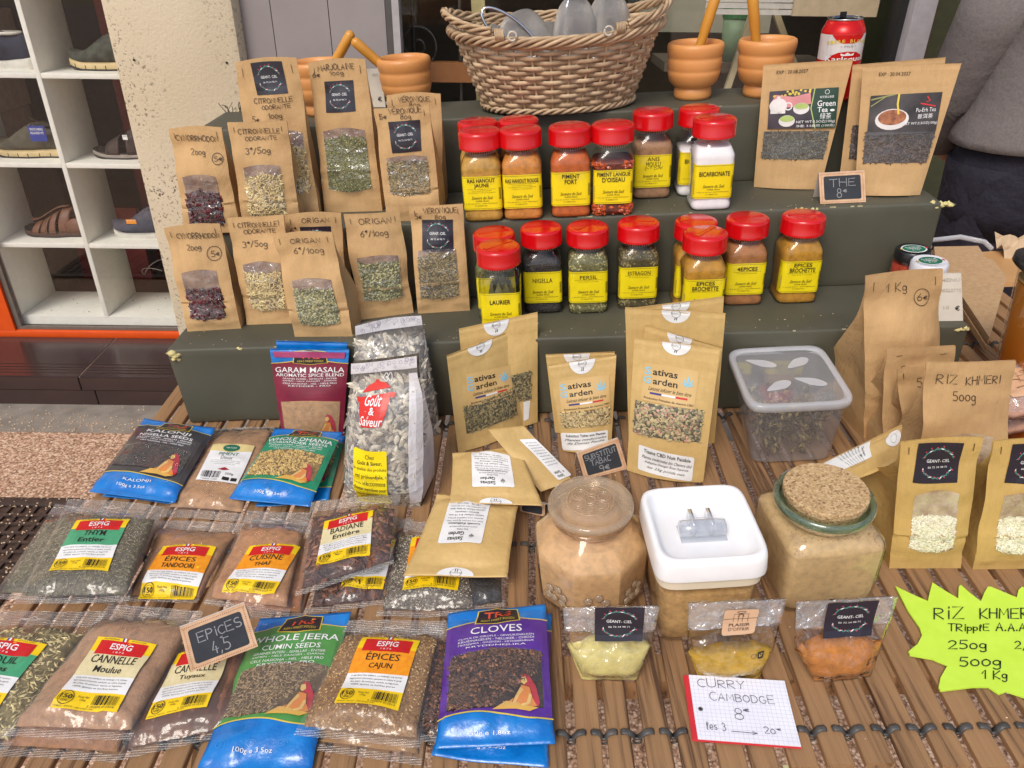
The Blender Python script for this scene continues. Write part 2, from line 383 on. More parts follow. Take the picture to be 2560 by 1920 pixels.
class Decal:
    """flat print laid on a surface; x,y in 0..1 of the quad (tl,tr,br,bl) given in uv of the surface"""
    def __init__(s, surf, quad=None, pxq=None, off=.0006, step=.006):
        s.S = surf
        if pxq is not None: quad = [surf.uv(p) for p in pxq]
        s.q = [A_(*p) for p in quad]; s.off = off; s.P = []; s.mats = []
        tl, tr, br, bl = s.at3(A_(0, 1, 1, 0), A_(1, 1, 0, 0), np.zeros(4))
        s.W = (np.linalg.norm(tr-tl)+np.linalg.norm(br-bl))/2; s.H = (np.linalg.norm(tl-bl)+np.linalg.norm(tr-br))/2
        s.step = step
    def at3(s, x, y, lay):
        tl, tr, br, bl = s.q
        x = np.asarray(x)[:, None]; y = np.asarray(y)[:, None]
        uv = (bl*(1-x)+br*x)*(1-y)+(tl*(1-x)+tr*x)*y
        return s.S.at(uv[:, 0], uv[:, 1], s.off+np.asarray(lay)*.00028)
    def _mi(s, m):
        if m not in s.mats: s.mats.append(m)
        return s.mats.index(m)
    def tris(s, V, T, m, lay):
        V = np.asarray(V, float); mi = s._mi(m)
        if not len(T): return s
        for t in T:
            tri = [V[i] for i in t]
            mn = np.min(tri, 0); mx = np.max(tri, 0)
            if (mx[0]-mn[0])*s.W < s.step*1.5 and (mx[1]-mn[1])*s.H < s.step*1.5: s.P.append((tri, mi, lay)); continue
            for ax, sz in ((0, s.W), (1, s.H)): pass
            polys = [tri]
            for ax, sz in ((0, s.W), (1, s.H)):
                n = max(1, int(round(sz/s.step))); out = []
                for p in polys:
                    lo = min(q[ax] for q in p); hi = max(q[ax] for q in p); rest = p
                    for k in range(int(math.floor(lo*n))+1, int(math.ceil(hi*n))):
                        c = k/n; a, b = [], []
                        L_ = len(rest)
                        for i in range(L_):
                            P0, P1 = rest[i], rest[(i+1) % L_]
                            if P0[ax] <= c: a.append(P0)
                            if P0[ax] >= c: b.append(P0)
                            if (P0[ax]-c)*(P1[ax]-c) < 0:
                                w_ = (c-P0[ax])/(P1[ax]-P0[ax]); I = P0+(P1-P0)*w_; a.append(I); b.append(I)
                        if len(a) >= 3: out.append(a)
                        rest = b
                        if len(rest) < 3: break
                    if len(rest) >= 3: out.append(rest)
                polys = out
            for p in polys: s.P.append((p, mi, lay))
        return s
    def poly(s, pts, m, lay=0):
        T = tessellate_polygon([[Vector((x, y, 0)) for x, y in pts]]); return s.tris(pts, T, m, lay)
    def rect(s, x0, y0, x1, y1, m, lay=0): return s.poly([(x0, y0), (x1, y0), (x1, y1), (x0, y1)], m, lay)
    def rrect(s, x0, y0, x1, y1, r, m, lay=0):   # r in metres
        rx, ry = r/s.W, r/s.H; p = []
        for cx, cy, a in ((x1-rx, y1-ry, 0), (x0+rx, y1-ry, 90), (x0+rx, y0+ry, 180), (x1-rx, y0+ry, 270)): p += arc(cx, cy, rx, ry, a, a+90, 5)
        return s.poly(p, m, lay)
    def ell(s, cx, cy, rx, ry, m, lay=0, n=20, a0=0, a1=360):
        return s.poly([(cx+rx*math.cos(math.radians(a0+(a1-a0)*i/n)), cy+ry*math.sin(math.radians(a0+(a1-a0)*i/n))) for i in range(n)], m, lay)
    def ring(s, cx, cy, r, wd, m, lay=1, n=24, asp=None):
        k = s.W/s.H; pts = [(cx+r*math.cos(2*math.pi*i/n), cy+r*k*math.sin(2*math.pi*i/n)) for i in range(n+1)]
        return s.line(pts, wd, m, lay)
    def line(s, pts, wd, m, lay=1):    # wd in metres
        Q_ = [(x*s.W, y*s.H) for x, y in pts]; V, T = ribbon(Q_, wd); return s.tris([(v[0]/s.W, v[1]/s.H) for v in V], T, m, lay)
    def text(s, t, cx, cy, h, m, w=None, lay=2, bold=.0, shear=0, rot=0, align='c'):
        V, T, asp = tris_text(t, bold, shear)
        if not len(T): return s
        if w is None: w = h*s.H*asp/s.W
        x = (V[:, 0]-(.5 if align == 'c' else 0))*w; y = (V[:, 1]-.5)*h
        if rot:
            c, n = math.cos(rot), math.sin(rot); X = x*s.W; Y = y*s.H; x = (X*c-Y*n)/s.W; y = (X*n+Y*c)/s.H
        return s.tris(np.stack([cx+x, cy+y], 1), T, m, lay)
    def hand(s, t, cx, cy, h, w, m, wd=.0009, lay=2, jit=.25, slope=0, align='c', rs=1):
        st, tw = strokes(t, jit, rs); wd = min(wd, h*s.H*.13)
        for p in st:
            Q_ = []
            for x, y in p:
                X = (x/tw-(.5 if align == 'c' else 0))*w; Q_.append((cx+X, cy+(y/6-.5)*h+X*slope))
            s.line(Q_, wd, m, lay)
        return s
    def bars(s, x0, y0, x1, y1, m, lay=2, n=26, seed=1):
        rg = random.Random(seed); x = x0; 
        while x < x1:
            w = rg.choice([.5, .5, 1, 1.5])*(x1-x0)/n; s.rect(x, y0, min(x+w, x1), y1, m, lay); x += w+rg.choice([.6, .9, 1.3])*(x1-x0)/n
        return s
    def ob(s, name, parent, **k):
        X = []; Y = []; Lz = []; F = []; fm = []
        for p, mi, lay in s.P:
            b = len(X); X += [q[0] for q in p]; Y += [q[1] for q in p]; Lz += [lay]*len(p); F.append(tuple(range(b, b+len(p)))); fm.append(mi)
        if not F: return None
        V = s.at3(A_(*X), A_(*Y), A_(*Lz))
        return mk(name, V, F, s.mats, parent, fm=fm, sm=True, **k)
OCT = [(1,0,0),(-1,0,0),(0,1,0),(0,-1,0),(0,0,1),(0,0,-1)]
OCF = [(0,2,4),(2,1,4),(1,3,4),(3,0,4),(2,0,5),(1,2,5),(3,1,5),(0,3,5)]
def chips(surf, inside, n, size, mats, parent, name='loose_contents', seed=1, off=(0, .0015), tilt=.35, world=True, curve=0, shapes=None, smooth_=False, jit=.4):
    """small pieces heaped on a surface inside a uv region; size=(l,w,t) half sizes"""
    rg = np.random.RandomState(seed); V = []; F = []; fm = []; k = 0; tries = 0
    nm = len(mats)
    while k < n and tries < n*8:
        tries += 1; u, v = rg.rand(2)
        if not inside(u, v): continue
        o_ = rg.uniform(*off); P = surf.at(u, v, o_); e = 1e-2
        du = surf.at(min(u+e, 1), v, o_)-P; du /= np.linalg.norm(du)+1e-12
        n_ = np.cross(du, surf.at(u, min(v+e, 1), o_)-P); n_ /= np.linalg.norm(n_)+1e-12; dv = np.cross(n_, du)
        a = rg.rand()*6.283; X = du*math.cos(a)+dv*math.sin(a); X = X+n_*rg.uniform(-tilt, tilt); X /= np.linalg.norm(X); Y = np.cross(n_, X); Y /= np.linalg.norm(Y); Z = np.cross(X, Y)
        sc = 1+rg.uniform(-jit, jit, 3); l, w_, t = size[0]*sc[0], size[1]*sc[1], size[2]*sc[2]
        b = len(V)
        src = shapes if shapes else (OCT, OCF)
        for p in src[0]: V.append(P+X*p[0]*l+Y*p[1]*w_+Z*(p[2]*t))
        F += [tuple(b+i for i in f) for f in src[1]]; fm += [int(rg.randint(nm))]*len(src[1]); k += 1
    if not F: return None
    return mk(name, V, F, mats, parent, fm=fm, sm=smooth_, kind='stuff')
# ------------------------------------------------------------------ common materials
K = kraft('kraft', lin(206, 168, 118)); KY = kraft('kraft_gold', lin(214, 180, 116), rst=.04, rough=.5, spec=.4)
KP = kraft('kraft_yellowish', lin(204, 168, 100))
WHITE = M('white_print', lin(238, 238, 236), lin(226, 226, 224), .5); BLACK = M('black_print', lin(28, 26, 26), rough=.6)
GREYP = M('grey_print', lin(120, 120, 118), rough=.6); INK = M('marker_ink', lin(62, 46, 36), rough=.6)
YEL = M('yellow_print', lin(246, 224, 20), lin(238, 214, 14), .45); ESPY = M('warm_yellow_print', lin(246, 208, 24), lin(240, 200, 18), .45)
RED = M('red_print', lin(206, 22, 30), rough=.4); BLUEP = M('blue_print', lin(16, 126, 206), lin(10, 108, 190), .3, coat=.5, bs=30, bst=.35, bd=.01)
NAVY = M('navy_print', lin(36, 30, 44), lin(30, 26, 38), .35, coat=.25)
FLAGB = M('flag_blue', lin(60, 58, 130)); FLAGR = M('flag_red', lin(206, 50, 50))
PINKB = M('berry_print', lin(206, 66, 84)); LEAFP = M('leaf_print', lin(76, 138, 128))
LB = M('sky_blue_print', lin(140, 200, 224)); GOLDP = M('gold_print', lin(224, 196, 70)); ORNG = M('orange_print', lin(238, 150, 40))
SKIN_ = M('skin', lin(196, 150, 122), rough=.5)
STEEL = M('steel', lin(200, 200, 204), rough=.22, metal=1); STAPLE = M('staple_metal', lin(110, 90, 70), rough=.4, metal=.8)
CHALKB = M('chalkboard', lin(52, 56, 62), lin(44, 48, 54), .7); CHALK = M('chalk', lin(156, 158, 160), rough=.9)
TAGW = M('pale_wood_edge', lin(226, 188, 152), lin(206, 164, 126), .6, ns=60); DOT = M('tag_dots', lin(160, 104, 70))
FILM = film('clear_film', boost=1.5, rough=.16, crink=18, haze=.03); SEALF = film('sealed_film', haze=.13, stripes=120, crink=24, boost=1.3, rough=.2, hazec=(.82, .79, .76)); CLEAR = film('clear_plastic', rough=.05, crink=3, cst=.08, boost=1.3)
WINF = film('window_film', crink=26, cst=.9, rough=.15, boost=2.6, haze=.04)

# ------------------------------------------------------------------ ground, building (in the building frame, y = depth, z = 0 at the eye)
GZ = -1.36
def fbox(mb, x0, x1, y0, y1, z0, z1, mi=0):
    return mb.box(fw(((x0+x1)/2, (y0+y1)/2, (z0+z1)/2)), (x1-x0, y1-y0, z1-z0), Q[:, 0], Q[:, 1], Q[:, 2], mi)
def fob(name, x0, x1, y0, y1, z0, z1, mat, parent=None, bev=0, sm=False, **k):
    o = fbox(MB(), x0, x1, y0, y1, z0, z1).ob(name, mat, parent, **k)
    if bev: bevel(o, bev); autosmooth(o)
    return o
def gravel():
    m, nt, N, L, P = newmat('exposed_aggregate'); v = coords(N, L)
    vo = N.new('ShaderNodeTexVoronoi'); vo.inputs['Scale'].default_value = 165; L.new(v, vo.inputs['Vector'])
    sp = N.new('ShaderNodeSeparateColor'); L.new(vo.outputs['Color'], sp.inputs[0])
    c = ramp(N, L, sp.outputs[0], [(0, lin(146, 110, 86)), (.35, lin(190, 152, 124)), (.75, lin(212, 178, 150)), (1, lin(232, 208, 184))])
    d = ramp(N, L, vo.outputs['Distance'], [(.45, (1, 1, 1, 1)), (.85, (.35, .28, .24, 1))])
    mx = N.new('ShaderNodeMixRGB'); mx.blend_type = 'MULTIPLY'; mx.inputs[0].default_value = 1; L.new(c, mx.inputs[1]); L.new(d, mx.inputs[2])
    L.new(mx.outputs[0], P.inputs['Base Color']); P.inputs['Roughness'].default_value = .8
    L.new(bump(N, L, vo.outputs['Distance'], -1., .004), P.inputs['Normal']); return m
GRAV = gravel()
g = MB(); V = [fw((x, y, GZ)) for x, y in ((-30, -20), (30, -20), (30, 2.6), (-30, 2.6))]
tag(mk('ground', V, [(0, 1, 2, 3)], GRAV, sm=False), kind='structure')
STONE = M('kerb_stone', lin(150, 140, 128), lin(126, 118, 108), .8, ns=14, bs=90, bst=.5, bd=.004)
kerb = fob('kerb_strip', -4, 3, 2.02, 2.188, GZ-.05, GZ+.004, STONE, None, kind='structure')
# scattered grains on the kerb strip
gr = MB(); rg = random.Random(3)
GRAIN = M('grain', lin(226, 204, 176), lin(190, 150, 110), .8, kind='island')
for i in range(420):
    x = rg.uniform(-1.9, -.7); y = 2.02+abs(rg.gauss(0, .05)) if rg.random() < .7 else rg.uniform(2.02, 2.18)
    if y > 2.185: continue
    r = rg.uniform(.0015, .0035); c = fw((x, y, GZ+.004+r*.5)); gr.add([c+A_(*p)*r for p in OCT], OCF)
gr.ob('gravel_crumbs', GRAIN, kind='stuff')
# iron tree grate in the pavement
IRON = M('cast_iron', lin(78, 62, 54), lin(56, 44, 40), .55, ns=60, bs=120, bst=.4)
GRDK = M('soil', lin(92, 68, 54), lin(60, 44, 36), .9, kind='voronoi', ns=150, bst=.9, bd=.004)
def gp(p): return fpx(p, 2, GZ)
ga = gp((202, 1241)); gb = gp((0, 1262))
gx1 = ga[0]+.02; gy1 = (ga[1]+gb[1])/2
grate = thing('pavement_grate', 'dark iron grid grate set in the gravel pavement left of the table', 'grate', fw((gx1-.4, gy1-.4, GZ)))
fob('grate_bed', gx1-1.0, gx1, gy1-.9, gy1, GZ-.01, GZ+.003, GRDK, grate)
for (a, b, c_, d) in ((gx1-1.0, gx1, gy1-.035, gy1), (gx1-.035, gx1, gy1-.9, gy1-.036)):
    fob('frame', a, b, c_, d, GZ+.0035, GZ+.012, IRON, grate, bev=.002)
i = 0; x = gx1-.075
while x > gx1-1.0:
    fob('bar', x-.005, x+.005, gy1-.9, gy1-.037, GZ+.0035, GZ+.010, IRON, grate); x -= .036; i += 1
y = gy1-.075
while y > gy1-.9:
    fob('bar', gx1-1.0, gx1-.037, y-.005, y+.005, GZ+.0035, GZ+.0108, IRON, grate); y -= .036
gr = MB()
for i in range(2600):
    x = gx1-rg.random()*.75; y = gy1-rg.random()*.8
    if rg.random() < .6:
        if rg.random() < .5: x = gx1-.075-.036*round((gx1-.075-x)/.036)+rg.gauss(0, .003)
        else: y = gy1-.075-.036*round((gy1-.075-y)/.036)+rg.gauss(0, .003)
    on = min(((gx1-.075-x) % .036), ((gy1-.075-y) % .036)) < .007
    r = rg.uniform(.0018, .0036); c = fw((x, y, GZ+(.0115 if on else .005)+r*.4)); gr.add([c+A_(*p)*r for p in OCT], OCF)
gr.ob('grate_crumbs', GRAIN, kind='stuff')

# tiled sill: tiles are pieces
TILE = M('brown_tile', lin(66, 50, 47), lin(58, 43, 41), .22, ns=5, bs=60, bst=.04); GROUT = M('grout', lin(150, 130, 116), rough=.9)
sill = thing('tiled_sill', 'dark brown tiled step below the orange shop window frame', 'sill', fw((-1.6, 2.2, GZ)))
zt = -1.247
fob('grout_bed', -3.2, -.9, 2.196, 2.52, GZ, zt-.003, GROUT, sill)
def tilepoly(pts, z0, z1, nm='tile'):
    mb = MB(); mb.prism(pts, z0, z1, lambda x, y, h: fw((x, y, h))); o = mb.ob(nm, TILE, sill); return o
js = fpx((295, 856), 1, 2.49)[0]; je = fpx((200, 955), 1, 2.19)[0]   # slanting joint between two tiles
ribs = [2.216, 2.236, 2.254, 2.276]
def jx(y): return je+(js-je)*(y-2.19)/.3
edges_ = [2.190]+[r for r in ribs]+[2.486]
for a, b in zip(edges_, edges_[1:]):
    a2, b2 = a+.0025, b-.0025
    tilepoly([(-3.2, a2), (jx(a2)-.003, a2), (jx(b2)-.003, b2), (-3.2, b2)], zt-.012, zt)
    tilepoly([(jx(a2)+.003, a2), (-.9, a2), (-.9, b2), (jx(b2)+.003, b2)], zt-.012, zt)
for x0, x1 in ((-3.2, je-.003), (je+.003, -.9)): fob('riser_tile', x0, x1, 2.186, 2.1945, zt-.05, zt-.004, TILE, sill)
for x0, x1 in ((-3.2, je+.04), (je+.046, -.9)): fob('riser_tile', x0, x1, 2.1875, 2.1955, GZ, zt-.0525, TILE, sill)

# ---- rendered wall pillar
def stucco():
    m, nt, N, L, P = newmat('cream_render'); v = coords(N, L)
    n1 = noise(N, L, v, 105, 4, .6); n2 = noise(N, L, v, 2.2, 2); n3 = noise(N, L, v, 180, 2, .5)
    pit = ramp(N, L, n1, [(.36, (.14, .11, .09, 1)), (.43, (1, 1, 1, 1))])
    base = ramp(N, L, n2, [(.3, lin(206, 190, 160)), (.7, lin(221, 207, 180))])
    cl = ramp(N, L, noise(N, L, v, 4, 3), [(.38, (0, 0, 0, 1)), (.62, (1, 1, 1, 1))])
    mx = N.new('ShaderNodeMixRGB'); mx.blend_type = 'MULTIPLY'; L.new(cl, mx.inputs[0]); L.new(base, mx.inputs[1]); L.new(pit, mx.inputs[2])
    L.new(mx.outputs[0], P.inputs['Base Color']); P.inputs['Roughness'].default_value = .9
    b = bump(N, L, n1, .4, .004); L.new(bump(N, L, n3, .25, .003, b), P.inputs['Normal']); return m
ST = stucco()
shop = thing('shop_facade', 'cream rendered shop wall beside grey boarding and a dark shop window', 'facade', fw((-.9, 2.5, GZ)))
o = fob('wall', -1.203, -.815, 2.40, 2.62, GZ, 1.6, ST, shop, bev=.025); autosmooth(o)
for (xx, zz) in ((-1.135, -.28), (-.86, -.285)):
    mb = MB(); mb.lathe([(.0035, 0), (.0035, .002), (.0022, .0025), (.002, .001)], fw((xx, 2.399, zz)), 12, (Q[:, 0], Q[:, 2], -Q[:, 1])); mb.ob('wall_anchor', M('screw', lin(70, 60, 50), metal=.5), shop)
GREYB = M('grey_boarding', lin(150, 142, 140), lin(142, 134, 132), .55, ns=6, bs=30, bst=.15)
xb = [-.815, -.725, -.555, -.387]
for a, b in zip(xb, xb[1:]): fob('board', a+.0012, b-.0012, 2.455, 2.48, GZ, 1.6, GREYB, shop)
fob('backing_board', -.815, -.387, 2.4805, 2.50, GZ, 1.6, BLACK, shop)
fob('window_post', -.386, -.366, 2.45, 2.50, GZ, 1.6, M('dark_trim', lin(84, 80, 78), rough=.5), shop)
fob('window_post', -.3655, -.345, 2.44, 2.50, GZ, 1.6, M('white_trim', lin(176, 172, 170), rough=.5), shop)
for (x, z, rot, l) in ((-.545, .0, .5, .05), (-.45, .03, -.7, .03), (-.35, .03, -.5, .01)):
    mb = MB(); mb.box(fw((x, 2.4535, z-.08)), (l*.16, .001, l), Q[:, 0]*math.cos(rot)-Q[:, 2]*math.sin(rot), Q[:, 1], Q[:, 2]*math.cos(rot)+Q[:, 0]*math.sin(rot)); mb.ob('paint_scrape', WHITE, shop)
POST = M('grey_post', lin(168, 162, 164), lin(158, 152, 154), .5)
fob('window_seal', 1.118, 1.139, 2.44, 2.50, GZ, 1.6, BLACK, shop)
fob('window_post', 1.1395, 1.205, 2.40, 2.50, GZ, 1.6, POST, shop, bev=.004)
fob('door_frame', 1.206, 1.235, 2.46, 2.52, GZ, 1.6, M('dark_red_paint', lin(92, 40, 38), rough=.4), shop)
fob('sill_board', -.345, 1.118, 2.45, 2.50, GZ, -.62, GREYB, shop)
GLASS = film('shop_glass', rough=.02, crink=1, cst=.02, boost=1.0, ior=1.5)
fob('window_pane', -.345, 1.118, 2.47, 2.476, -.619, 1.6, GLASS, shop)
# left shop window with orange frame
OR = M('orange_frame', lin(226, 84, 14), lin(218, 78, 12), .35)
win = thing('orange_window', 'orange framed shop window with shoes displayed behind glass', 'window', fw((-1.8, 2.5, zt)))
zf = fpx((200, 828), 1, 2.49)[2]
fob('frame_rail', -3.2, -1.204, 2.488, 2.56, zt-.004, zf, OR, win, bev=.003)
xl = fpx((37, 820), 1, 2.49)[0]
fob('frame_stile', xl-.22, xl, 2.4885, 2.56, zf+.0005, 1.6, OR, win)
fob('gasket', xl+.001, -1.204, 2.50, 2.515, zf+.001, zf+.012, M('gasket', lin(110, 100, 90)), win)
fob('gasket', xl+.001, xl+.02, 2.50, 2.515, zf+.0125, 1.6, M('gasket', lin(110, 100, 90)), win)
fob('window_pane', xl+.0205, -1.2045, 2.504, 2.509, zf+.0125, 1.6, GLASS, win)
fob('drain_slot', -1.78+.08, -1.74+.08, 2.4868, 2.4878, zf-.035, zf-.032, BLACK, win)
fob('sticker', -1.275, -1.235, 2.4868, 2.4878, zf-.035, zf-.030, WHITE, win)
fob('wall', -6.5, xl-.2215, 2.40, 2.62, GZ, 1.6, ST, shop)
fob('lintel', -6.5, 3.2, 2.405, 2.62, 1.601, 2.4, ST, shop)
fob('wall', 2.1, 3.2, 2.40, 2.62, GZ, 1.6, ST, shop)
# interiors
room = thing('shop_interior', 'dim shop interior seen through the large window behind the stand', 'room', fw((.3, 4, GZ)))
WALLI = M('interior_wall', lin(96, 86, 70), rough=.9); FL = M('interior_floor', lin(110, 78, 52), lin(84, 58, 40), .4, ns=3)
fob('back_wall', -4.2, 4.2, 4.6, 4.7, GZ, 1.7, WALLI, room)
fob('floor', -4.2, 4.2, 2.52, 4.6, GZ-.05, GZ+.14, FL, room)
fob('ceiling', -4.2, 4.2, 2.50, 4.7, 1.62, 1.7, WALLI, room)
for xx in (-4.2, 4.1): fob('side_wall', xx, xx+.1, 2.5, 4.6, GZ, 1.62, WALLI, room)
fob('partition', -1.0, -.9, 2.63, 4.5, GZ, 1.6, WALLI, room)
# ---- display shelf with cubbies
SHW = M('white_laminate', lin(240, 238, 226), lin(234, 232, 220), .45, bs=200, bst=.05)
sy0, sy1 = 2.53, 2.765; dz = .2815; zb = -1.182; xs = [-2.15, -1.836, -1.514, -1.19]
unit = thing('cubby_shelf', 'white open cubby shelf of shoes behind the left shop window', 'shelf', fw((-1.67, 2.6, zb)))
for i, x in enumerate(xs): fob('divider', x-.008, x+.008, sy0+(.0 if i in (0, 3) else .0015), sy1, zb+.0005, zb+1.72, SHW, unit, bev=.001)
for k in range(7):
    for a, b in zip(xs, xs[1:]): fob('shelf_board', a+.0085, b-.0085, sy0+.002, sy1, zb+k*dz-.016, zb+k*dz, SHW, unit, bev=.001)
fob('plinth', xs[0]-.008, xs[-1]+.008, sy0, sy1, zb-.034, zb-.0005, SHW, unit)
mb = MB()
for i in range(26):
    c = fw((rg.uniform(-1.8, -1.22), rg.uniform(sy0+.02, sy1-.03), zb+.0015)); r = rg.uniform(.001, .0028); mb.add([c+A_(*p)*r for p in OCT], OCF)
mb.ob('shelf_crumbs', M('dirt', lin(90, 76, 60)), kind='stuff')
REDP = M('red_post', lin(140, 44, 34), rough=.5)
fob('red_pole', -1.30, -1.275, 2.95, 2.98, GZ+.14, 1.6, REDP, room); fob('red_pole', -1.62, -1.56, 3.2, 3.26, GZ+.14, 1.6, REDP, room)
fob('red_panel', -2.3, -1.55, 3.0, 3.02, GZ+.14, zb+.27, REDP, room)
BX = M('shoe_box', lin(190, 166, 150), lin(176, 152, 138), .7)
for k in range(4):
    o = fob('shoe_box', -2.15, -1.86+.012*k, 2.80, 3.0, -.62+k*.11+.001, -.62+(k+1)*.11-.002, BX, None, bev=.002)
    tag(o, ['lowest', 'second', 'third', 'topmost'][k]+' grey pink shoe box of the stack behind the cubby shelf', 'shoe box', 'shoe boxes stacked behind the shelf')
fob('box_stand', -2.2, -1.84, 2.79, 3.02, GZ+.14, -.62, WALLI, room)
# cable on the floor
mb = MB(); pts = [fw((-1.42+.1*math.cos(t)*(.6+.1*t), 2.83+.07*math.sin(t*.8), zb+.03+.06*abs(math.sin(t)))) for t in np.linspace(0, 5, 30)]
mb.tube(pts, .0022, 6); o = mb.ob('cable', M('white_cable', lin(200, 190, 176)), None, sm=True); tag(o, 'thin white looped cable behind the lowest cubby', 'cable')

# ---- shoes: lofted along the length
def shoe(name, label, x, z, L_, kind, cols, y=2.64, flip=1, ang=0):
    t = thing(name, label, 'shoe' if kind != 'sandal' else 'sandal', fw((x, y, z)))
    cs, sn = math.cos(ang), math.sin(ang)
    def F(a, b, c):   # a along the shoe toe(-) heel(+), b across, c up
        a *= flip; return fw((x+a*cs-b*sn, y+a*sn+b*cs, z+c))
    upper, sole, dark, acc = cols; n = 26; ns_ = 22
    def wid(s): return .036+.012*math.sin(min(s, .5)*math.pi)*1.0 if s < .5 else .048-.012*smooth(s, .45, .7)+.0*s
    prof = []
    def ring(s, z0, z1, kw, e=2.6):
        w_ = wid(s)*kw*(math.sqrt(max(1-((.12-s)/.12)**2, 0.03)) if s < .12 else 1)*(math.sqrt(max(1-((s-.93)/.075)**2, .04)) if s > .93 else 1)
        a = -L_/2+s*L_; r = []
        for k in range(ns_):
            tt = 2*math.pi*k/ns_; co, si = math.cos(tt), math.sin(tt)
            r.append(F(a, w_*math.copysign(abs(co)**(2/e), co), (z0+z1)/2+(z1-z0)/2*math.copysign(abs(si)**(2/e), si)))
        return r
    lift = lambda s: .012*(1-smooth(s, 0, .22))+.004*smooth(s, .85, 1)
    st = .024 if kind == 'sport' else .016
    S_ = np.linspace(0, 1, n)
    mb = MB(); mb.loft([ring(s, lift(s), lift(s)+st*(1+.35*smooth(s, .5, 1)), 1.05, 6) for s in S_]); autosmooth(mb.ob('sole', sole, t), 50)
    mb = MB(); mb.loft([ring(s, lift(s)-.004, lift(s)+.006, 1.06, 8) for s in S_]); autosmooth(mb.ob('outsole', dark, t), 50)
    if kind in ('sport', 'low'):
        H_ = lambda s: .036+.062*smooth(s, .1, .60)-.012*smooth(s, .62, .78)+.014*smooth(s, .85, .99)
        mb = MB(); mb.loft([ring(s, lift(s)+st*.6, lift(s)+st*.6+H_(s), .97, 2.3) for s in np.linspace(.01, .985, n)]); autosmooth(mb.ob('upper', upper, t), 60)
        # ankle opening, tongue, laces
        mb = MB(); mb.lathe([(.0, .0), (.03, .0), (.034, .006), (.03, .010), (.024, .0)], F(L_*.22, 0, lift(.7)+st*.6+H_(.72)-.004), 20, (Q[:, 0]*1.5, Q[:, 1], Q[:, 2])); mb.ob('collar', dark, t, sm=True)
        mb = MB()
        for k in range(5):
            s = .34+.055*k; zz = lift(s)+st*.6+H_(s)+.001
            mb.tube([F(-L_/2+s*L_, b, zz-abs(b)*.28) for b in (-.026, -.012, 0, .012, .026)], .0022, 6)
        mb.tube([F(-L_/2+.56*L_+q, -.02-.01*math.sin(q*200), .02+lift(.5)+st+H_(.5)-q*.9) for q in (0, .01, .02, .03)], .0018, 6)
        mb.ob('laces', acc, t, sm=True)
        mb = MB(); s0 = .12
        for k in range(7):
            s = .12+.12*k; mb.box(F(-L_/2+s*L_, -wid(s)*1.04, lift(s)+.010), (.0025, .0015, .012), Q[:, 0], Q[:, 1], Q[:, 2])
        mb.ob('sole_groove', dark, t)
    else:
        # straps over an open footbed
        mb = MB(); mb.loft([ring(s, lift(s)+st-.002, lift(s)+st+.004, .93, 6) for s in np.linspace(.03, .97, n)]); autosmooth(mb.ob('footbed', dark, t), 50)
        spans = [(.16, .25), (.28, .37), (.40, .49), (.53, .66)] if kind == 'fisher' else [(.22, .40), (.50, .62), (.86, .96)]
        for i, (a, b) in enumerate(spans):
            V = []; nu_, nv_ = 12, 4
            for j in range(nv_+1):
                s = a+(b-a)*j/nv_
                for k in range(nu_+1):
                    tt = math.pi*k/nu_; hh = (.030+.055*smooth(s, .1, .62)) if s < .8 else .05
                    V.append(F(-L_/2+s*L_+(.012*math.sin(tt) if kind == 'fisher' else 0), wid(s)*1.02*math.cos(tt), lift(s)+st*.8+hh*math.sin(tt)**.8))
            o = mk('strap', V, gridF(nv_, nu_), upper, t); sm_ = o.modifiers.new('s', 'SOLIDIFY'); sm_.thickness = .004
        if kind == 'fisher':
            V = []
            for j in range(13):
                s = .12+.54*j/12
                for b in (-.010, .010): V.append(F(-L_/2+s*L_, b, lift(s)+st*.8+(.030+.055*smooth(s, .1, .62))+.004))
            o = mk('strap', V, gridF(12, 1), upper, t); sm_ = o.modifiers.new('s', 'SOLIDIFY'); sm_.thickness = .004
        mb = MB(); V = []
        for j in range(9):
            s = .62+.36*j/8
            for zz in (0, .034+.02*smooth(s, .6, .75)):
                V.append(F(-L_/2+s*L_, -wid(s)*1.0, lift(s)+st*.9+zz))
        o = mk('heel_strap', V, gridF(8, 1), upper, t); sm_ = o.modifiers.new('s', 'SOLIDIFY'); sm_.thickness = .004
    return t, F
def zrow(k): return zb+dz*k+.0005
NV = M('navy_knit', lin(30, 40, 62), lin(22, 30, 50), .8, bs=300, bst=.4); OLV = M('olive_knit', lin(92, 88, 72), lin(74, 70, 58), .8, bs=240, bst=.4)
BRN = M('brown_leather', lin(122, 82, 62), lin(100, 66, 48), .5, bs=80, bst=.2); DBR = M('dark_suede', lin(66, 50, 44), lin(50, 38, 34), .7)
SLT = M('slate_canvas', lin(82, 82, 94), lin(70, 70, 82), .8, bs=260, bst=.3); TRK = M('green_mesh', lin(70, 76, 62), lin(36, 38, 34), .7, ns=50)
SOLW = M('sole_white', lin(216, 212, 200), rough=.6); SOLB = M('sole_black', lin(38, 36, 36), rough=.6); SOLY = M('sole_cream', lin(214, 190, 138), rough=.6); SOLG = M('sole_grey', lin(150, 140, 130), rough=.6)
SB = M('sole_brown', lin(76, 52, 42), rough=.6)
cx1, cx2 = (xs[1]+xs[2])/2, (xs[2]+xs[3])/2
shoe('brown_sandal', 'brown leather closed-toe sandal with woven straps in the left cubby', cx1+.03, zrow(1), .27, 'fisher', (BRN, SB, SOLB, BRN))
t, F = shoe('slate_shoe', 'slate grey canvas shoe with white sole and blue tag', cx2+.03, zrow(1), .27, 'low', (SLT, SOLW, SOLW, SLT))
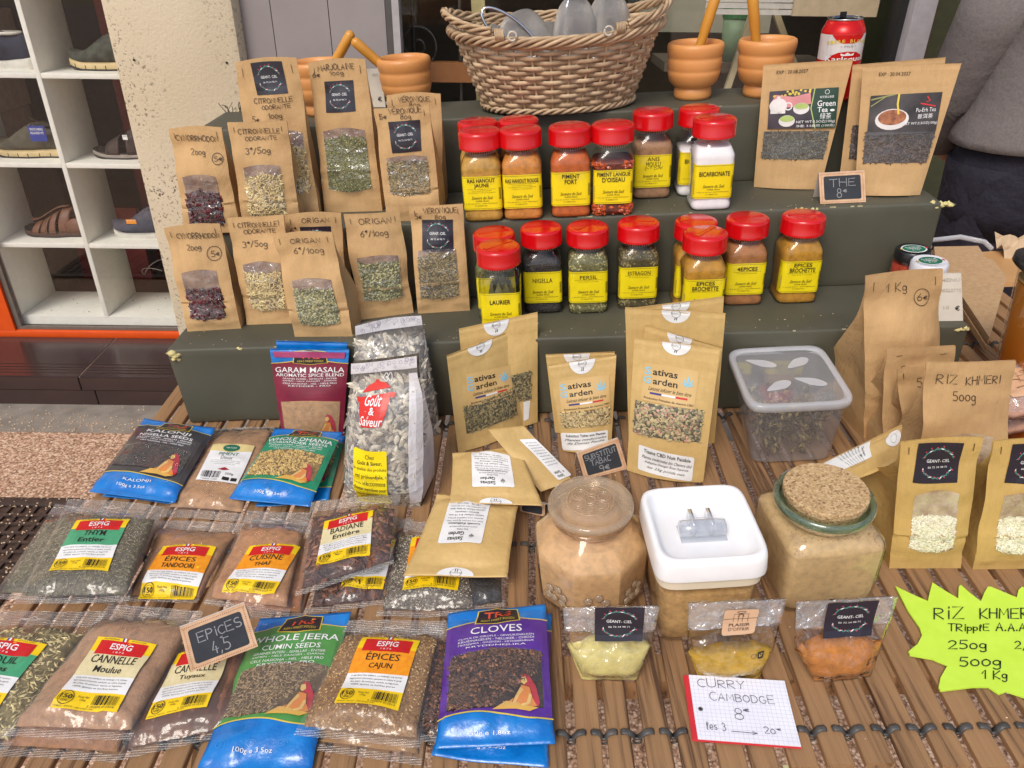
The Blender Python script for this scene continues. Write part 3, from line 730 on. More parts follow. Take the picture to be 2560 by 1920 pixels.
def swing(F, a, b, c, w_, h_, mat, txt, mat2, lean=.0):
    p = F(a, b, c); mb = MB(); mb.box(p, (w_, .0012, h_), Q[:, 0], Q[:, 1], Q[:, 2]); o = mb.ob('tag', mat, t); 
    TL, TR = p+Q[:, 0]*-w_/2+Q[:, 2]*h_/2-Q[:, 1]*.0008, p+Q[:, 0]*w_/2+Q[:, 2]*h_/2-Q[:, 1]*.0008; BR = TR-Q[:, 2]*h_; BL = TL-Q[:, 2]*h_
    d = Decal(Surf(quadgrid(TL, TR, BR, BL, 2, 2)), [(0, 1), (1, 1), (1, 0), (0, 0)], off=.0003)
    for i, s in enumerate(txt): d.text(s, .5, .78-.24*i, .15, mat2, w=.8, bold=.02)
    d.ob('lettering', o)
BT = M('tag_blue', lin(40, 112, 176)); BT2 = M('tag_royal', lin(44, 62, 150)); 
swing(F, .075, -.055, .075, .052, .052, BT, ['SKECHERS', 'MACHINE', 'WASHABLE'], WHITE)
swing(F, -.045, -.045, .062, .036, .016, ORNG, ['8 8 8'], WHITE)
t, F = shoe('olive_shoe', 'olive grey laced sneaker with blue tag in the third-row cubby', cx1+.02, zrow(2), .29, 'sport', (OLV, SOLY, SOLB, DBR))
swing(F, .055, -.06, .085, .055, .05, BT2, ['SKECHERS', 'RELAXED FIT'], WHITE)
t, F = shoe('dark_strap_sandal', 'dark brown strappy sandal with grey sole in the right cubby', cx2+.03, zrow(2), .27, 'sandal', (DBR, SOLG, SOLB, DBR))
swing(F, .01, -.055, .075, .016, .016, WHITE, ['88'], GREYP)
t, F = shoe('hiking_shoe', 'green and black trekking shoe with cream midsole behind the glass', cx2+.035, zrow(3), .28, 'sport', (TRK, SOLY, SOLB, DBR))
t, F = shoe('navy_sneaker', 'navy knit sneaker with white sole and red S at the photo edge', cx1-.03, zrow(3), .29, 'sport', (NV, SOLW, SOLW, NV))
swing(F, .045, -.055, .065, .04, .026, NV, ['S'], PINKB)
# goods glimpsed in the room behind the right-hand window
CREAM = M('cream_paint', lin(214, 200, 140), rough=.6); WD = M('mid_wood', lin(150, 98, 54), lin(120, 76, 42), .5, ns=8)
def fpost(name, p0, p1, wpx, D, th, mat, parent=None, label=None, cat=None):
    a = fpx(p0, 1, D); b = fpx(p1, 1, D); mb = MB(); ax = fw(b)-fw(a); L_ = np.linalg.norm(ax); ax /= L_
    sx = np.cross(Q[:, 1], ax); wd = wpx/FPX*(D/.9)
    mb.box((fw(a)+fw(b))/2, (wd, th, L_), sx, Q[:, 1], ax); o = mb.ob(name, mat, parent)
    if label: tag(o, label, cat)
    return o
fpost('cream_post', (1192, -60), (1210, 300), 27, 2.75, .03, CREAM, None, 'cream painted wooden post inside the shop behind the basket', 'post')
fob('cream_beam', -.34, -.02, 2.9, 2.93, -.015, .2, CREAM, room)
fob('shelf_ledge', -.34, -.10, 2.8, 2.9, -.11, -.06, WALLI, room)
fob('wood_rail', -.34, .0, 2.60, 2.64, -.36, -.30, WD, None, label='brown wooden rail low behind the mortar inside the shop', cat='rail')
IR = M('wrought_iron', lin(86, 82, 80), rough=.4, metal=.4)
ch = thing('scroll_chair', 'wrought iron chair back with a spiral scroll inside the shop', 'chair', fw((-.25, 2.62, GZ+.14)))
mb = MB(); c0 = fpx((1042, 112), 1, 2.62)
mb.tube([fw((c0[0]+.062*math.cos(t)*(1-.1*t), 2.62, c0[2]+.062*math.sin(t)*(1-.1*t))) for t in np.linspace(-1.2, 8, 50)], .0035, 8); mb.ob('scroll', IR, ch, sm=True)
mb = MB(); mb.tube([fw((-.33, 2.62, GZ+.14)), fw((-.33, 2.62, .06)), fw((-.27, 2.62, .10)), fw((-.18, 2.62, .06)), fw((-.18, 2.62, GZ+.14))], .006, 8); mb.ob('back_frame', IR, ch, sm=True)
mb = MB(); mb.box(fw((-.255, 2.85, -.9)), (.34, .36, .03), Q[:, 0], Q[:, 1], Q[:, 2]); mb.ob('seat', IR, ch)
for xx in (-.4, -.11): mb = MB(); mb.tube([fw((xx, 3.0, GZ+.14)), fw((xx, 3.0, -.91))], .006, 8); mb.ob('leg', IR, ch)
LV = M('louvre_white', lin(206, 200, 188), rough=.6)
lo = thing('louvred_panel', 'white slatted panel hung across the upper shop window', 'blind', fw((.75, 2.53, .0)))
for k in range(9):
    z0 = fpx((2000, 40), 1, 2.53)[2]+.002+k*.017; fob('slat', .57, 1.04, 2.525, 2.535, z0, z0+.0145, LV, lo)
fob('beige_sheet', .83, 1.085, 2.512, 2.518, fpx((2150, 42), 1, 2.515)[2], .3, M('beige_card', lin(196, 176, 142)), None, label='beige card hanging in front of the white slatted panel', cat='card')
fob('green_shelf_post', .385, .42, 2.9, 2.94, GZ+.14, 1.2, M('dark_green', lin(44, 54, 48)), room)
fob('glass_reflection_panel', .47, .98, 3.2, 3.22, -.25, .4, M('glass_reflection_panel', lin(168, 164, 140), lin(140, 138, 120), .7, ns=4), room)  # added panel, its pale green-grey paints in a reflection on the window glass
ea = thing('easel', 'pale wooden easel legs standing inside behind the mortar', 'easel', fw((.6, 2.7, GZ+.14)))
for p0, p1 in (((1905, -40), (1815, 230)), ((1870, 130), (1900, -30)), ((1935, 20), (2010, 230))): fpost('leg', p0, p1, 12, 2.7, .02, M('easel_wood', lin(206, 192, 150)), ea)
gb_ = thing('green_bin', 'small green lidded bin standing inside behind the pestles', 'bin', fw((.66, 2.8, -.3)))
c0 = fpx((1828, 150), 1, 2.8); mb = MB(); mb.lathe([(.038, 0), (.046, .13)], fw(c0), 20, (Q[:, 0], Q[:, 1], Q[:, 2])); mb.ob('body', M('bin_green_pale', lin(120, 146, 112)), gb_, sm=True)
mb = MB(); mb.lathe([(.049, .13), (.05, .155), (.045, .165), (0, .166)], fw(c0), 20, (Q[:, 0], Q[:, 1], Q[:, 2])); mb.ob('lid', M('bin_green', lin(30, 110, 56)), gb_)
fob('bin_table', .5, 1.08, 2.72, 3.0, c0[2]-.03, c0[2]-.001, WALLI, room)
# green cupboard inside the right doorway
CG = M('cupboard_green', lin(66, 70, 46), lin(58, 62, 40), .5)
cu = thing('green_cupboard', 'dark green metal cupboard with small lock in the doorway on the right', 'cupboard', fw((1.45, 2.8, GZ)))
fob('carcass', 1.25, 2.2, 2.76, 3.2, GZ+.14, 1.0, CG, cu)
fob('door', 1.285, 1.455, 2.742, 2.7595, -.32, .9, CG, cu, bev=.003); fob('door', 1.465, 1.9, 2.742, 2.7595, -.40, .9, CG, cu, bev=.003)
fob('lower_panel', 1.285, 1.9, 2.745, 2.7595, GZ+.2, -.42, CG, cu)
fob('lock', 1.50, 1.53, 2.735, 2.7415, .02, .045, M('lock_rust', lin(120, 70, 50)), cu); fob('lock', 1.485, 1.493, 2.735, 2.7415, -.08, -.07, STEEL, cu)

# ------------------------------------------------------------------ slatted table
SY = .047; sdir = A_(math.sin(SY), math.cos(SY), 0); sper = A_(math.cos(SY), -math.sin(SY), 0)
def wood(name='slat_wood', c1=lin(147, 113, 79), c2=lin(86, 62, 45)):
    if name in MC: return MC[name]
    m, nt, N, L, P = newmat(name); v = coords(N, L)
    v2 = mapping(N, L, v, (150, 4, 60), (0, 0, SY)); n1 = noise(N, L, v2, 1, 5, .65, .4); n2 = noise(N, L, mapping(N, L, v, (30, 3, 10)), 1, 3)
    oi = N.new('ShaderNodeObjectInfo'); ad = N.new('ShaderNodeMath'); ad.operation = 'MULTIPLY_ADD'; L.new(oi.outputs['Random'], ad.inputs[0]); ad.inputs[1].default_value = .22
    a2 = N.new('ShaderNodeMath'); a2.operation = 'MULTIPLY_ADD'; L.new(n2, a2.inputs[0]); a2.inputs[1].default_value = .4; L.new(n1, a2.inputs[2]); L.new(a2.outputs[0], ad.inputs[2])
    c3 = tuple(x*1.25 for x in c1[:3])+(1,)
    L.new(ramp(N, L, ad.outputs[0], [(.57, c2), (.73, c1), (1.0, c3)]), P.inputs['Base Color'])
    P.inputs['Roughness'].default_value = .78; P.inputs['Specular IOR Level'].default_value = .3
    L.new(bump(N, L, n1, .8, .0018), P.inputs['Normal']); MC[name] = m; return m
SLW = wood()
yc = 1825
ed = []
for a, b in ((1417-72, 1417), (1441, 1504), (1520, 1580), (1613, 1678), (1697, 1762), (1789, 1856), (1866, 1931)): ed.append([float(np.dot(px((q, 1854.6), ZT), sper)) for q in (a, b)])
for a, b in ((1951, 2018), (2040, 2106), (2134, 2204), (2225, 2294), (2316, 2387), (2407, 2475), (2501, 2570)): ed.append([float(np.dot(px((q, 1825), ZT), sper)) for q in (a, b)])
pitch = (ed[-1][0]-ed[0][0])/(len(ed)-1); wd_ = np.mean([b-a for a, b in ed])
sleft = float(np.dot(px((310, 1150), ZT), sper))
while ed[0][0]-pitch > sleft-.01: ed.insert(0, [ed[0][0]-pitch+rg.uniform(-.0012, .0012), ed[0][0]-pitch+wd_])
while ed[-1][1] < .95: ed.append([ed[-1][0]+pitch, ed[-1][0]+pitch+wd_])
yb = float(np.dot(px((2475, 618), ZT), sdir)); yf = float(np.dot(px((2300, 1912), ZT), sdir))
table = thing('slatted_table', 'brown slatted wooden table carrying the whole spice display', 'table', (0, (yb+yf)/2, 0))
def slatmesh(w_, L_, t_, b_=.0012):
    pr = [(-w_/2, -t_), (w_/2, -t_), (w_/2, -b_), (w_/2-b_, 0), (-w_/2+b_, 0), (-w_/2, -b_)]
    V = [(x, y, z) for y in (-L_/2, L_/2) for x, z in pr]; n = 6
    F = [(i, (i+1) % n, n+(i+1) % n, n+i) for i in range(n)]+[tuple(reversed(range(n))), tuple(range(n, 2*n))]; return V, F
for i, (a, b) in enumerate(ed):
    L_ = yb-yf+rg.uniform(-.01, .006); V, F = slatmesh(b-a, L_, .008); c = sper*(a+b)/2+sdir*(yb+yf)/2+UP*(ZT+rg.uniform(-.0008, .0))
    V = [c+sper*x+sdir*(y+rg.uniform(-.0001, .0001))+UP*z for x, y, z in V]
    o = mk('slat', V, F, SLW, table, sm=False); 
LNK = M('black_clip', lin(86, 83, 80), lin(62, 60, 58), .45, bs=60, bst=.3)
row0 = [float(np.dot(px((1700, 1829), ZT), sdir)), float(np.dot(px((1280, 1361), ZT), sdir)), float(np.dot(px((1347, 1052), ZT), sdir))]
row0 += [row0[2]+.2, yf+.02-0]
for ri, yr in enumerate(row0[:4]):
    for (a, b), (a2, b2) in zip(ed, ed[1:]):
        mb = MB()
        for sgn, q in ((-1, b+.001), (1, a2-.001)):
            p = [sper*(q+sgn*.0105)+sdir*(yr)+UP*(ZT+.0008), sper*(q+sgn*.009)+sdir*yr+UP*(ZT+.0024), sper*(q+sgn*.003)+sdir*(yr-.001)+UP*(ZT+.0022), sper*((b+a2)/2+sgn*.0005)+sdir*(yr-.002)+UP*(ZT-.006)]
            mb.tube(p, 1, 8, flat=(.0036, .0014), upv=[UP]*4)
        mb.tube([sper*((b+a2)/2+.0042*math.cos(t))+sdir*(yr-.004)+UP*(ZT-.008+.0042*math.sin(t)) for t in np.linspace(0, 6.28, 11)[:-1]], .0013, 6, closed=True)
        mb.ob('link_clip', LNK, table, sm=True)
for yr in (yf+.12, yb-.15):
    mb = MB(); mb.box(sper*(ed[0][0]+ed[-1][1])/2+sdir*yr+UP*(ZT-.0235), (ed[-1][1]-ed[0][0]-.02, .035, .03), sper, sdir, UP); mb.ob('cross_rail', SLW, table)
gn = fw((0, 1, GZ)); 
for sx_ in (ed[0][0]+.05, ed[-1][1]-.05):
    for yr, y2 in ((yf+.17, yb-.2), (yb-.2, yf+.17)):
        zg = fw((sx_, y2, GZ))[2]
        mb = MB(); a = sper*(sx_+(.02 if yr < y2 else -.02))+sdir*yr+UP*(ZT-.05); b = sper*(sx_+(.02 if yr < y2 else -.02))+sdir*y2; b[2] = fw((b[0], b[1], GZ))[2]
        mb.tube([a, b], .016, 8); mb.ob('leg', SLW, table)
o = mk('light_string', [sper*(1931/1e9+ed[0][0]*0+q)+sdir*y+UP*(ZT-.002) for y in (yf-.02, row0[0]-.035) for q in (float(np.dot(px((1950, 1885), ZT), sper)), float(np.dot(px((1963, 1885), ZT), sper)))], [(0, 1, 3, 2)], M('pale_strip', lin(200, 190, 140)), None, sm=False)
sm_ = o.modifiers.new('s', 'SOLIDIFY'); sm_.thickness = .003; o.name = 'pale_strip'; tag(o, 'pale yellow strip poking out from under the squared notepad', 'strip')

# ------------------------------------------------------------------ stepped display
TH = -.0605; sx = A_(math.cos(TH), math.sin(TH), 0); syv = A_(-math.sin(TH), math.cos(TH), 0)
def sf(x, y, z): return sx*x+syv*y+UP*z
def cloth():
    m, nt, N, L, P = newmat('green_vinyl'); v = coords(N, L)
    n = noise(N, L, v, 6, 3); c_ = ramp(N, L, n, [(.3, lin(72, 71, 57)), (.7, lin(86, 84, 69))]); du = ramp(N, L, noise(N, L, mapping(N, L, v, (1, 2, 2)), 26, 8, .75), [(.62, (0, 0, 0, 1)), (.80, (.30, .30, .30, 1))])
    mxd = N.new('ShaderNodeMixRGB'); L.new(du, mxd.inputs[0]); L.new(c_, mxd.inputs[1]); mxd.inputs[2].default_value = lin(150, 144, 124); L.new(mxd.outputs[0], P.inputs['Base Color'])
    P.inputs['Roughness'].default_value = .62; P.inputs['Specular IOR Level'].default_value = .6
    b = bump(N, L, noise(N, L, v, 900, 2), .25, .0006); L.new(bump(N, L, noise(N, L, v, 5, 2), .3, .02, b), P.inputs['Normal']); return m
GC = cloth()
XL, XR = -.613, .637
steps = thing('display_steps', 'three dark green cloth covered display steps on the table', 'display stand', sf(0, 1.2, ZT))
def stepbox(x0, x1, y0, y1, z0, z1):
    nx, ny, nz = 54, 16, 13
    mb = bmesh.new(); bmesh.ops.create_cube(mb, size=1)
    bmesh.ops.bevel(mb, geom=mb.edges[:], offset=.012/max(1, 1), segments=2, affect='EDGES') if False else None
    V = []; F = []
    def face(o, a, b, na, nb):
        base = len(V)
        la, lb = np.linalg.norm(a), np.linalg.norm(b); ta = np.sort(np.r_[np.linspace(0, 1, na-3), .0015/la, .0042/la, 1-.0042/la, 1-.0015/la]); tb = np.sort(np.r_[np.linspace(0, 1, nb-3), .0015/lb, .0042/lb, 1-.0042/lb, 1-.0015/lb])
        for j in range(nb+1):
            for i in range(na+1): V.append(o+a*ta[i]+b*tb[j])
        for f in gridF(nb, na, base): F.append(f)
    X = A_(x1-x0, 0, 0); Y = A_(0, y1-y0, 0); Z = A_(0, 0, z1-z0); O = A_(x0, y0, z0)
    face(O, X, Z, nx, nz); face(O+Z, X, Y, nx, ny); face(O+X, Y, Z, ny, nz); face(O+Y, -Z*0+Z, -Y, nz, ny); face(O+Y+X, -X, Z, nx, nz); face(O, Y, X, ny, nx)
    mb.free(); V = np.array(V); c = (A_(x0, y0, z0)+A_(x1, y1, z1))/2; h = A_(x1-x0, y1-y0, z1-z0)/2
    r = .0042; d = V-c; inner = np.clip(d, -(h-r), h-r); e = d-inner; l = np.linalg.norm(e, axis=1, keepdims=True); V = c+inner+np.where(l > r, e/np.maximum(l, 1e-9)*r, e)
    nn = (vnoise(V*A_(1, 1, .45), 9, 2)*.011+vnoise(V*A_(1, 1, .3), 24, 5)*.004)*np.clip((z1-V[:, 2:3]).ravel()/.03, 0, 1); V[:, 1] += nn*(V[:, 1] < y0+.01)
    return np.array([sf(*p) for p in V]), F
for (y0, z0, z1, e0, e1) in ((1.0255, ZT+.001, Z1, 0, 0), (1.180, Z1-.001, Z2, .012, .004), (1.335, Z2-.001, Z3, .0, .04)):
    V, F = stepbox(XL+e0, XR-e1, y0, 1.488-(z1-ZT)*.01, z0, z1); o = mk('step', V, F, GC, steps)
    bm = bmesh.new(); bm.from_mesh(o.data); bmesh.ops.remove_doubles(bm, verts=bm.verts, dist=.0004); bmesh.ops.recalc_face_normals(bm, faces=bm.faces); bm.to_mesh(o.data); bm.free()
FOAM = M('yellow_foam', lin(222, 210, 152), lin(204, 188, 124), .9, ns=90, bs=200, bst=.8)
def foam(c, n, s, ax=(1, .3, .5), seed=1, parent=steps):
    mb = MB(); r_ = random.Random(seed)
    for i in range(n):
        p = c+sx*r_.gauss(0, s*ax[0])+syv*r_.gauss(0, s*ax[1])+UP*r_.gauss(0, s*ax[2]); q = s*r_.uniform(.9, 1.5)
        mb.add([p+A_(*v)*q*A_(r_.uniform(.6, 1.5), r_.uniform(.6, 1.2), r_.uniform(.4, .9)) for v in OCT], OCF)
    mb.ob('exposed_foam', FOAM, parent, sm=True)
foam(sf(XL+.012, 1.028, Z1-.010), 13, .0062, (1.0, .3, .8), 1); foam(sf(XR-.008, 1.186, Z2-.006), 12, .0055, (1.3, .3, .4), 2); foam(sf(XR-.01, 1.028, Z1-.006), 9, .005, (1.3, .3, .4), 3)
foam(sf(XL+.12, 1.0265, Z1-.002), 6, .003, (2, .2, .3), 4); foam(sf(.42, 1.182, Z2-.002), 8, .003, (2.5, .2, .3), 5)
# frayed cloth at the back left corner
mb = MB(); r_ = random.Random(9)
for i in range(60):
    p = sf(XL+.005+r_.random()*.16, 1.478, Z3-.002); mb.tube([p, p+UP*r_.uniform(.004, .016)+sx*r_.gauss(0, .004), p+UP*r_.uniform(.006, .02)+sx*r_.gauss(0, .008)], .0007, 4)
mb.ob('frayed_edge', GC, steps)

# crumbs and spilled seed on treads and slats
mb = MB(); r_ = random.Random(21)
for i in range(520):
    k = r_.random()
    if k < .2: p = sf(r_.uniform(XL+.02, XR-.03), 1.03+abs(r_.gauss(0, .03)), Z1)
    elif k < .35: p = sf(r_.uniform(XL+.02, XR-.03), 1.19+abs(r_.gauss(0, .03)), Z2)
    else:
        q = r_.choice(ed); p = sper*r_.uniform(q[0]+.002, q[1]-.002)+sdir*r_.uniform(yf+.02, yb-.3)+UP*ZT
    r = r_.uniform(.0005, .0012); a = r_.uniform(.6, 1.8); mb.add([p+A_(v[0]*a, v[1], v[2]*.6)*r+UP*r*.5 for v in OCT], OCF)
mb.ob('spilled_crumbs', GRAIN, kind='stuff')
# a few paint scuffs showing pale on the step edges
mb = MB()
for i in range(34):
    (yy, zz_) = r_.choice(((1.0255, Z1), (1.180, Z2), (1.335, Z3))); l = r_.uniform(.002, .010)
    mb.box(sf(r_.uniform(XL+.03, XR-.05), yy+.0016, zz_-.0008), (l, .0022, .0012), sx, syv*.7+UP*.7, UP*.7-syv*.7)
mb.ob('edge_scuff', M('scuff', lin(176, 168, 128), lin(120, 112, 84), .9), steps, kind='stuff')
# ------------------------------------------------------------------ contents of bags and packets
def isl(name, a, b, rough=.7, **k): return M(name, lin(*[min(255, q*1.13+6) for q in a]), lin(*[q*1.16+8 for q in b]), rough, kind='island', **k)
CONT = {
 'rosehip': (M('rosehip_bed', lin(70, 26, 30), lin(40, 18, 22), .35, ns=60, bs=60, bst=1, bd=.01), [(isl('rosehip_bits', (92, 26, 30), (40, 16, 18), .35), 150, (.0042, .0036, .003))]),
 'lemongrass': (M('straw_bed', lin(150, 128, 84), lin(96, 78, 48), .8, ns=90), [(isl('straw_bits', (226, 206, 150), (150, 126, 78)), 420, (.0052, .0011, .0008)), (isl('straw_green', (170, 170, 110), (196, 160, 120)), 60, (.0045, .0011, .0008))]),
 'marjoram': (M('green_herb_bed', lin(122, 122, 66), lin(84, 84, 42), .85, ns=220, bs=300, bst=1, bd=.003), [(isl('herb_green_bits', (158, 156, 92), (86, 88, 46)), 700, (.0016, .0011, .0006))]),
 'oregano': (M('oregano_bed', lin(128, 124, 78), lin(86, 84, 50), .85, ns=200, bs=260, bst=1, bd=.003), [(isl('oregano_bits', (188, 180, 128), (96, 98, 60)), 620, (.0020, .0014, .0006))]),
 'veronica': (M('twig_bed', lin(116, 100, 64), lin(74, 62, 40), .85, ns=160), [(isl('twig_bits', (184, 160, 108), (84, 72, 44)), 520, (.0040, .0007, .0006)), (isl('twig_leaf', (130, 122, 74), (90, 84, 50)), 260, (.0018, .0012, .0005))]),
 'rice': (M('rice_bed', lin(232, 226, 200), lin(206, 198, 166), .6, ns=200, bs=260, bst=1, bd=.003), [(isl('rice_grains', (232, 226, 204), (200, 192, 164), .5), 1300, (.0022, .0006, .0005))]),
 'greentea': (M('tea_bed', lin(78, 74, 62), lin(52, 50, 42), .8, ns=150), [(isl('tea_curls', (112, 106, 90), (50, 48, 40)), 700, (.0034, .0009, .0008))]),
 'puerh': (M('darktea_bed', lin(64, 52, 46), lin(42, 34, 30), .8, ns=150), [(isl('darktea_curls', (98, 80, 68), (44, 34, 30)), 700, (.0034, .0010, .0008))]),
 'hemp': (M('hemp_bed', lin(92, 82, 50), lin(60, 54, 32), .85, ns=160), [(isl('hemp_bits', (150, 134, 84), (70, 66, 40)), 560, (.0030, .0013, .0006))]),
 'tobacco': (M('tob_bed', lin(130, 108, 68), lin(92, 76, 48), .85, ns=160), [(isl('tob_bits', (206, 184, 128), (110, 92, 58)), 520, (.0034, .0012, .0006))]),
 'tisane': (M('tis_bed', lin(96, 88, 62), lin(64, 60, 44), .85, ns=160), [(isl('tis_bits', (190, 172, 124), (70, 72, 52)), 460, (.0034, .0018, .0007)), (isl('tis_pink', (196, 150, 126), (150, 104, 84)), 60, (.0030, .0022, .0010))]),
 'coriander': (M('cor_bed', lin(150, 122, 62), lin(96, 76, 38), .6, ns=120), [(isl('coriander_seeds', (196, 168, 102), (150, 122, 64), .5), 700, (.0020, .0018, .0017))]),
 'cumin': (M('cum_bed', lin(112, 92, 66), lin(78, 62, 44), .8, ns=160), [(isl('cumin_seeds', (158, 134, 98), (92, 74, 52)), 900, (.0030, .0007, .0006))]),
 'cloves': (M('clo_bed', lin(52, 36, 28), lin(32, 22, 18), .8, ns=120), [(isl('clove_stems', (90, 60, 42), (40, 26, 20)), 520, (.0048, .0013, .0011)), (isl('clove_heads', (150, 100, 72), (92, 58, 42)), 150, (.0019, .0019, .0018))]),
 'fennel': (M('fen_bed', lin(140, 124, 80), lin(100, 88, 56), .8, ns=130), [(isl('fennel_seeds', (206, 190, 138), (130, 118, 76)), 700, (.0038, .0012, .0011))]),
 'thyme': (M('thy_bed', lin(112, 104, 82), lin(78, 72, 56), .85, ns=180), [(isl('thyme_bits', (152, 142, 114), (84, 78, 58)), 1100, (.0028, .0006, .0005))]),
 'pepper': (M('pep_bed', lin(128, 116, 98), lin(70, 60, 50), .85, ns=300, bs=300, bst=1, bd=.003), [(isl('pepper_grit', (196, 186, 164), (70, 62, 52)), 1100, (.0011, .0010, .0009))]),
 'nigella': (M('nig_bed', lin(58, 54, 52), lin(34, 32, 32), .55, ns=260, bs=260, bst=1, bd=.003), []),
 'cajun': (M('caj_bed', lin(158, 118, 70), lin(122, 88, 52), .85, ns=240, bs=240, bst=.8, bd=.003), [(isl('cajun_bits', (196, 166, 112), (118, 84, 48)), 700, (.0014, .0010, .0008))]),
 'sticks': (M('cin_bed', lin(120, 80, 56), lin(80, 52, 36), .7, ns=30), []),
 'anise': (M('ani_bed', lin(96, 62, 46), lin(54, 34, 28), .6, ns=70, bs=70, bst=1, bd=.01), [(isl('anise_bits', (130, 84, 60), (60, 38, 30), .5), 130, (.0065, .0028, .0022))]),
}
def powder(name, c, k=.84): return M('powder_'+name, lin(*c), lin(*[q*k*.96 for q in c]), .9, ns=110, bs=420, bst=.45, bd=.002, lo=.25, hi=.6)

def wreath(d, txt=True):
    d.rect(0, 0, 1, 1, NAVY, 0)
    rg = random.Random(5)
    for k in range(44):
        t = 2*math.pi*k/44
        if abs(math.cos(t)) > .93: continue
        cx, cy = .5+.36*math.cos(t), .5+.37*math.sin(t); a = t+math.pi/2+rg.uniform(-.9, .9); l = .055
        c, s = math.cos(a), math.sin(a); d.poly([(cx-c*l, cy-s*l), (cx+s*.014, cy-c*.014), (cx+c*l, cy+s*l), (cx-s*.014, cy+c*.014)], LEAFP if k % 5 else WHITE, 1)
    for k in range(20):
        t = 2*math.pi*(k+.5)/20
        if abs(math.cos(t)) > .96: continue
        q = rg.uniform(.34, .43); d.ell(.5+q*math.cos(t), .5+q*math.sin(t), .018, .018, PINKB, 2, 6)
    d.text('GEANT- CIEL', .5, .57, .085, WHITE, w=.52, bold=.004); d.text('06 72 34 98 71', .5, .40, .05, WHITE, w=.44)

def fillwin(S, win, cont, parent, fill=.75, arcs=.05, seed=1, filmm=None, inner=None, names=('window_contents', 'window_film')):
    """win=(u0,v0,u1,v1); arched top and bottom"""
    u0, v0, u1, v1 = win; H_ = v1-v0
    def outline(va, vb, at, ab):
        p = [(u0+(u1-u0)*i/12, vb+at*H_*math.sin(math.pi*i/12)) for i in range(13)][::-1]
        return p+[(u0+(u1-u0)*i/12, va-ab*H_*math.sin(math.pi*i/12)) for i in range(13)]
    full = outline(v0, v1, arcs, arcs)
    d = Decal(S, [(0, 1), (1, 1), (1, 0), (0, 0)], off=.0003, step=.008); d.poly(full, inner or (M('inside_with_bright_glare', lin(206, 186, 156), lin(150, 116, 86), .4, ns=40) if cont == 'rice' else None) or M('inside_with_film_glare', lin(164, 138, 116), lin(110, 78, 62), .5, ns=30), 0)  # empty part above the contents, lightened to paint in glare on the film
    bed, cl = CONT[cont]; vt = v0+H_*fill
    top = [(u0+(u1-u0)*i/14, vt+H_*.05*vnoise(A_(i*.7, seed, .3), 1)*2-H_*.05*abs(i/7-1)) for i in range(15)][::-1] if fill < .99 else full[:13]
    bot = [(u0+(u1-u0)*i/12, v0-arcs*H_*math.sin(math.pi*i/12)) for i in range(13)]
    d.poly(top+bot, bed, 1); d.ob(names[0], parent)
    xs_ = [p[0] for p in top[::-1]]; ys_ = [p[1] for p in top[::-1]]
    W_, Hm = S.W(), S.H(); area = (u1-u0)*W_*(vt-v0)*Hm
    def inside(u, v):
        if not (u0 < u < u1): return False
        s = math.sin(math.pi*(u-u0)/(u1-u0)); return v0-arcs*H_*s < v < min(np.interp(u, xs_, ys_), v1+arcs*H_*s)
    # restrict random sampling to the window box
    class Sub:
        def at(s, a, b, off=0.): return S.at(u0+a*(u1-u0), (v0-arcs*H_)+b*(H_*(1+2*arcs)), off)
    for i, (mt, n, sz) in enumerate(cl):
        n = int(min(n*1.0, n*area/.0022)+30)
        chips(Sub(), lambda a, b: inside(u0+a*(u1-u0), (v0-arcs*H_)+b*(H_*(1+2*arcs))), n, sz, [mt], parent, seed=seed*7+i, off=(.0006, .0018))
    d = Decal(S, [(0, 1), (1, 1), (1, 0), (0, 0)], off=.0032, step=.008); d.poly(full, filmm or WINF, 0); d.ob(names[1], parent)

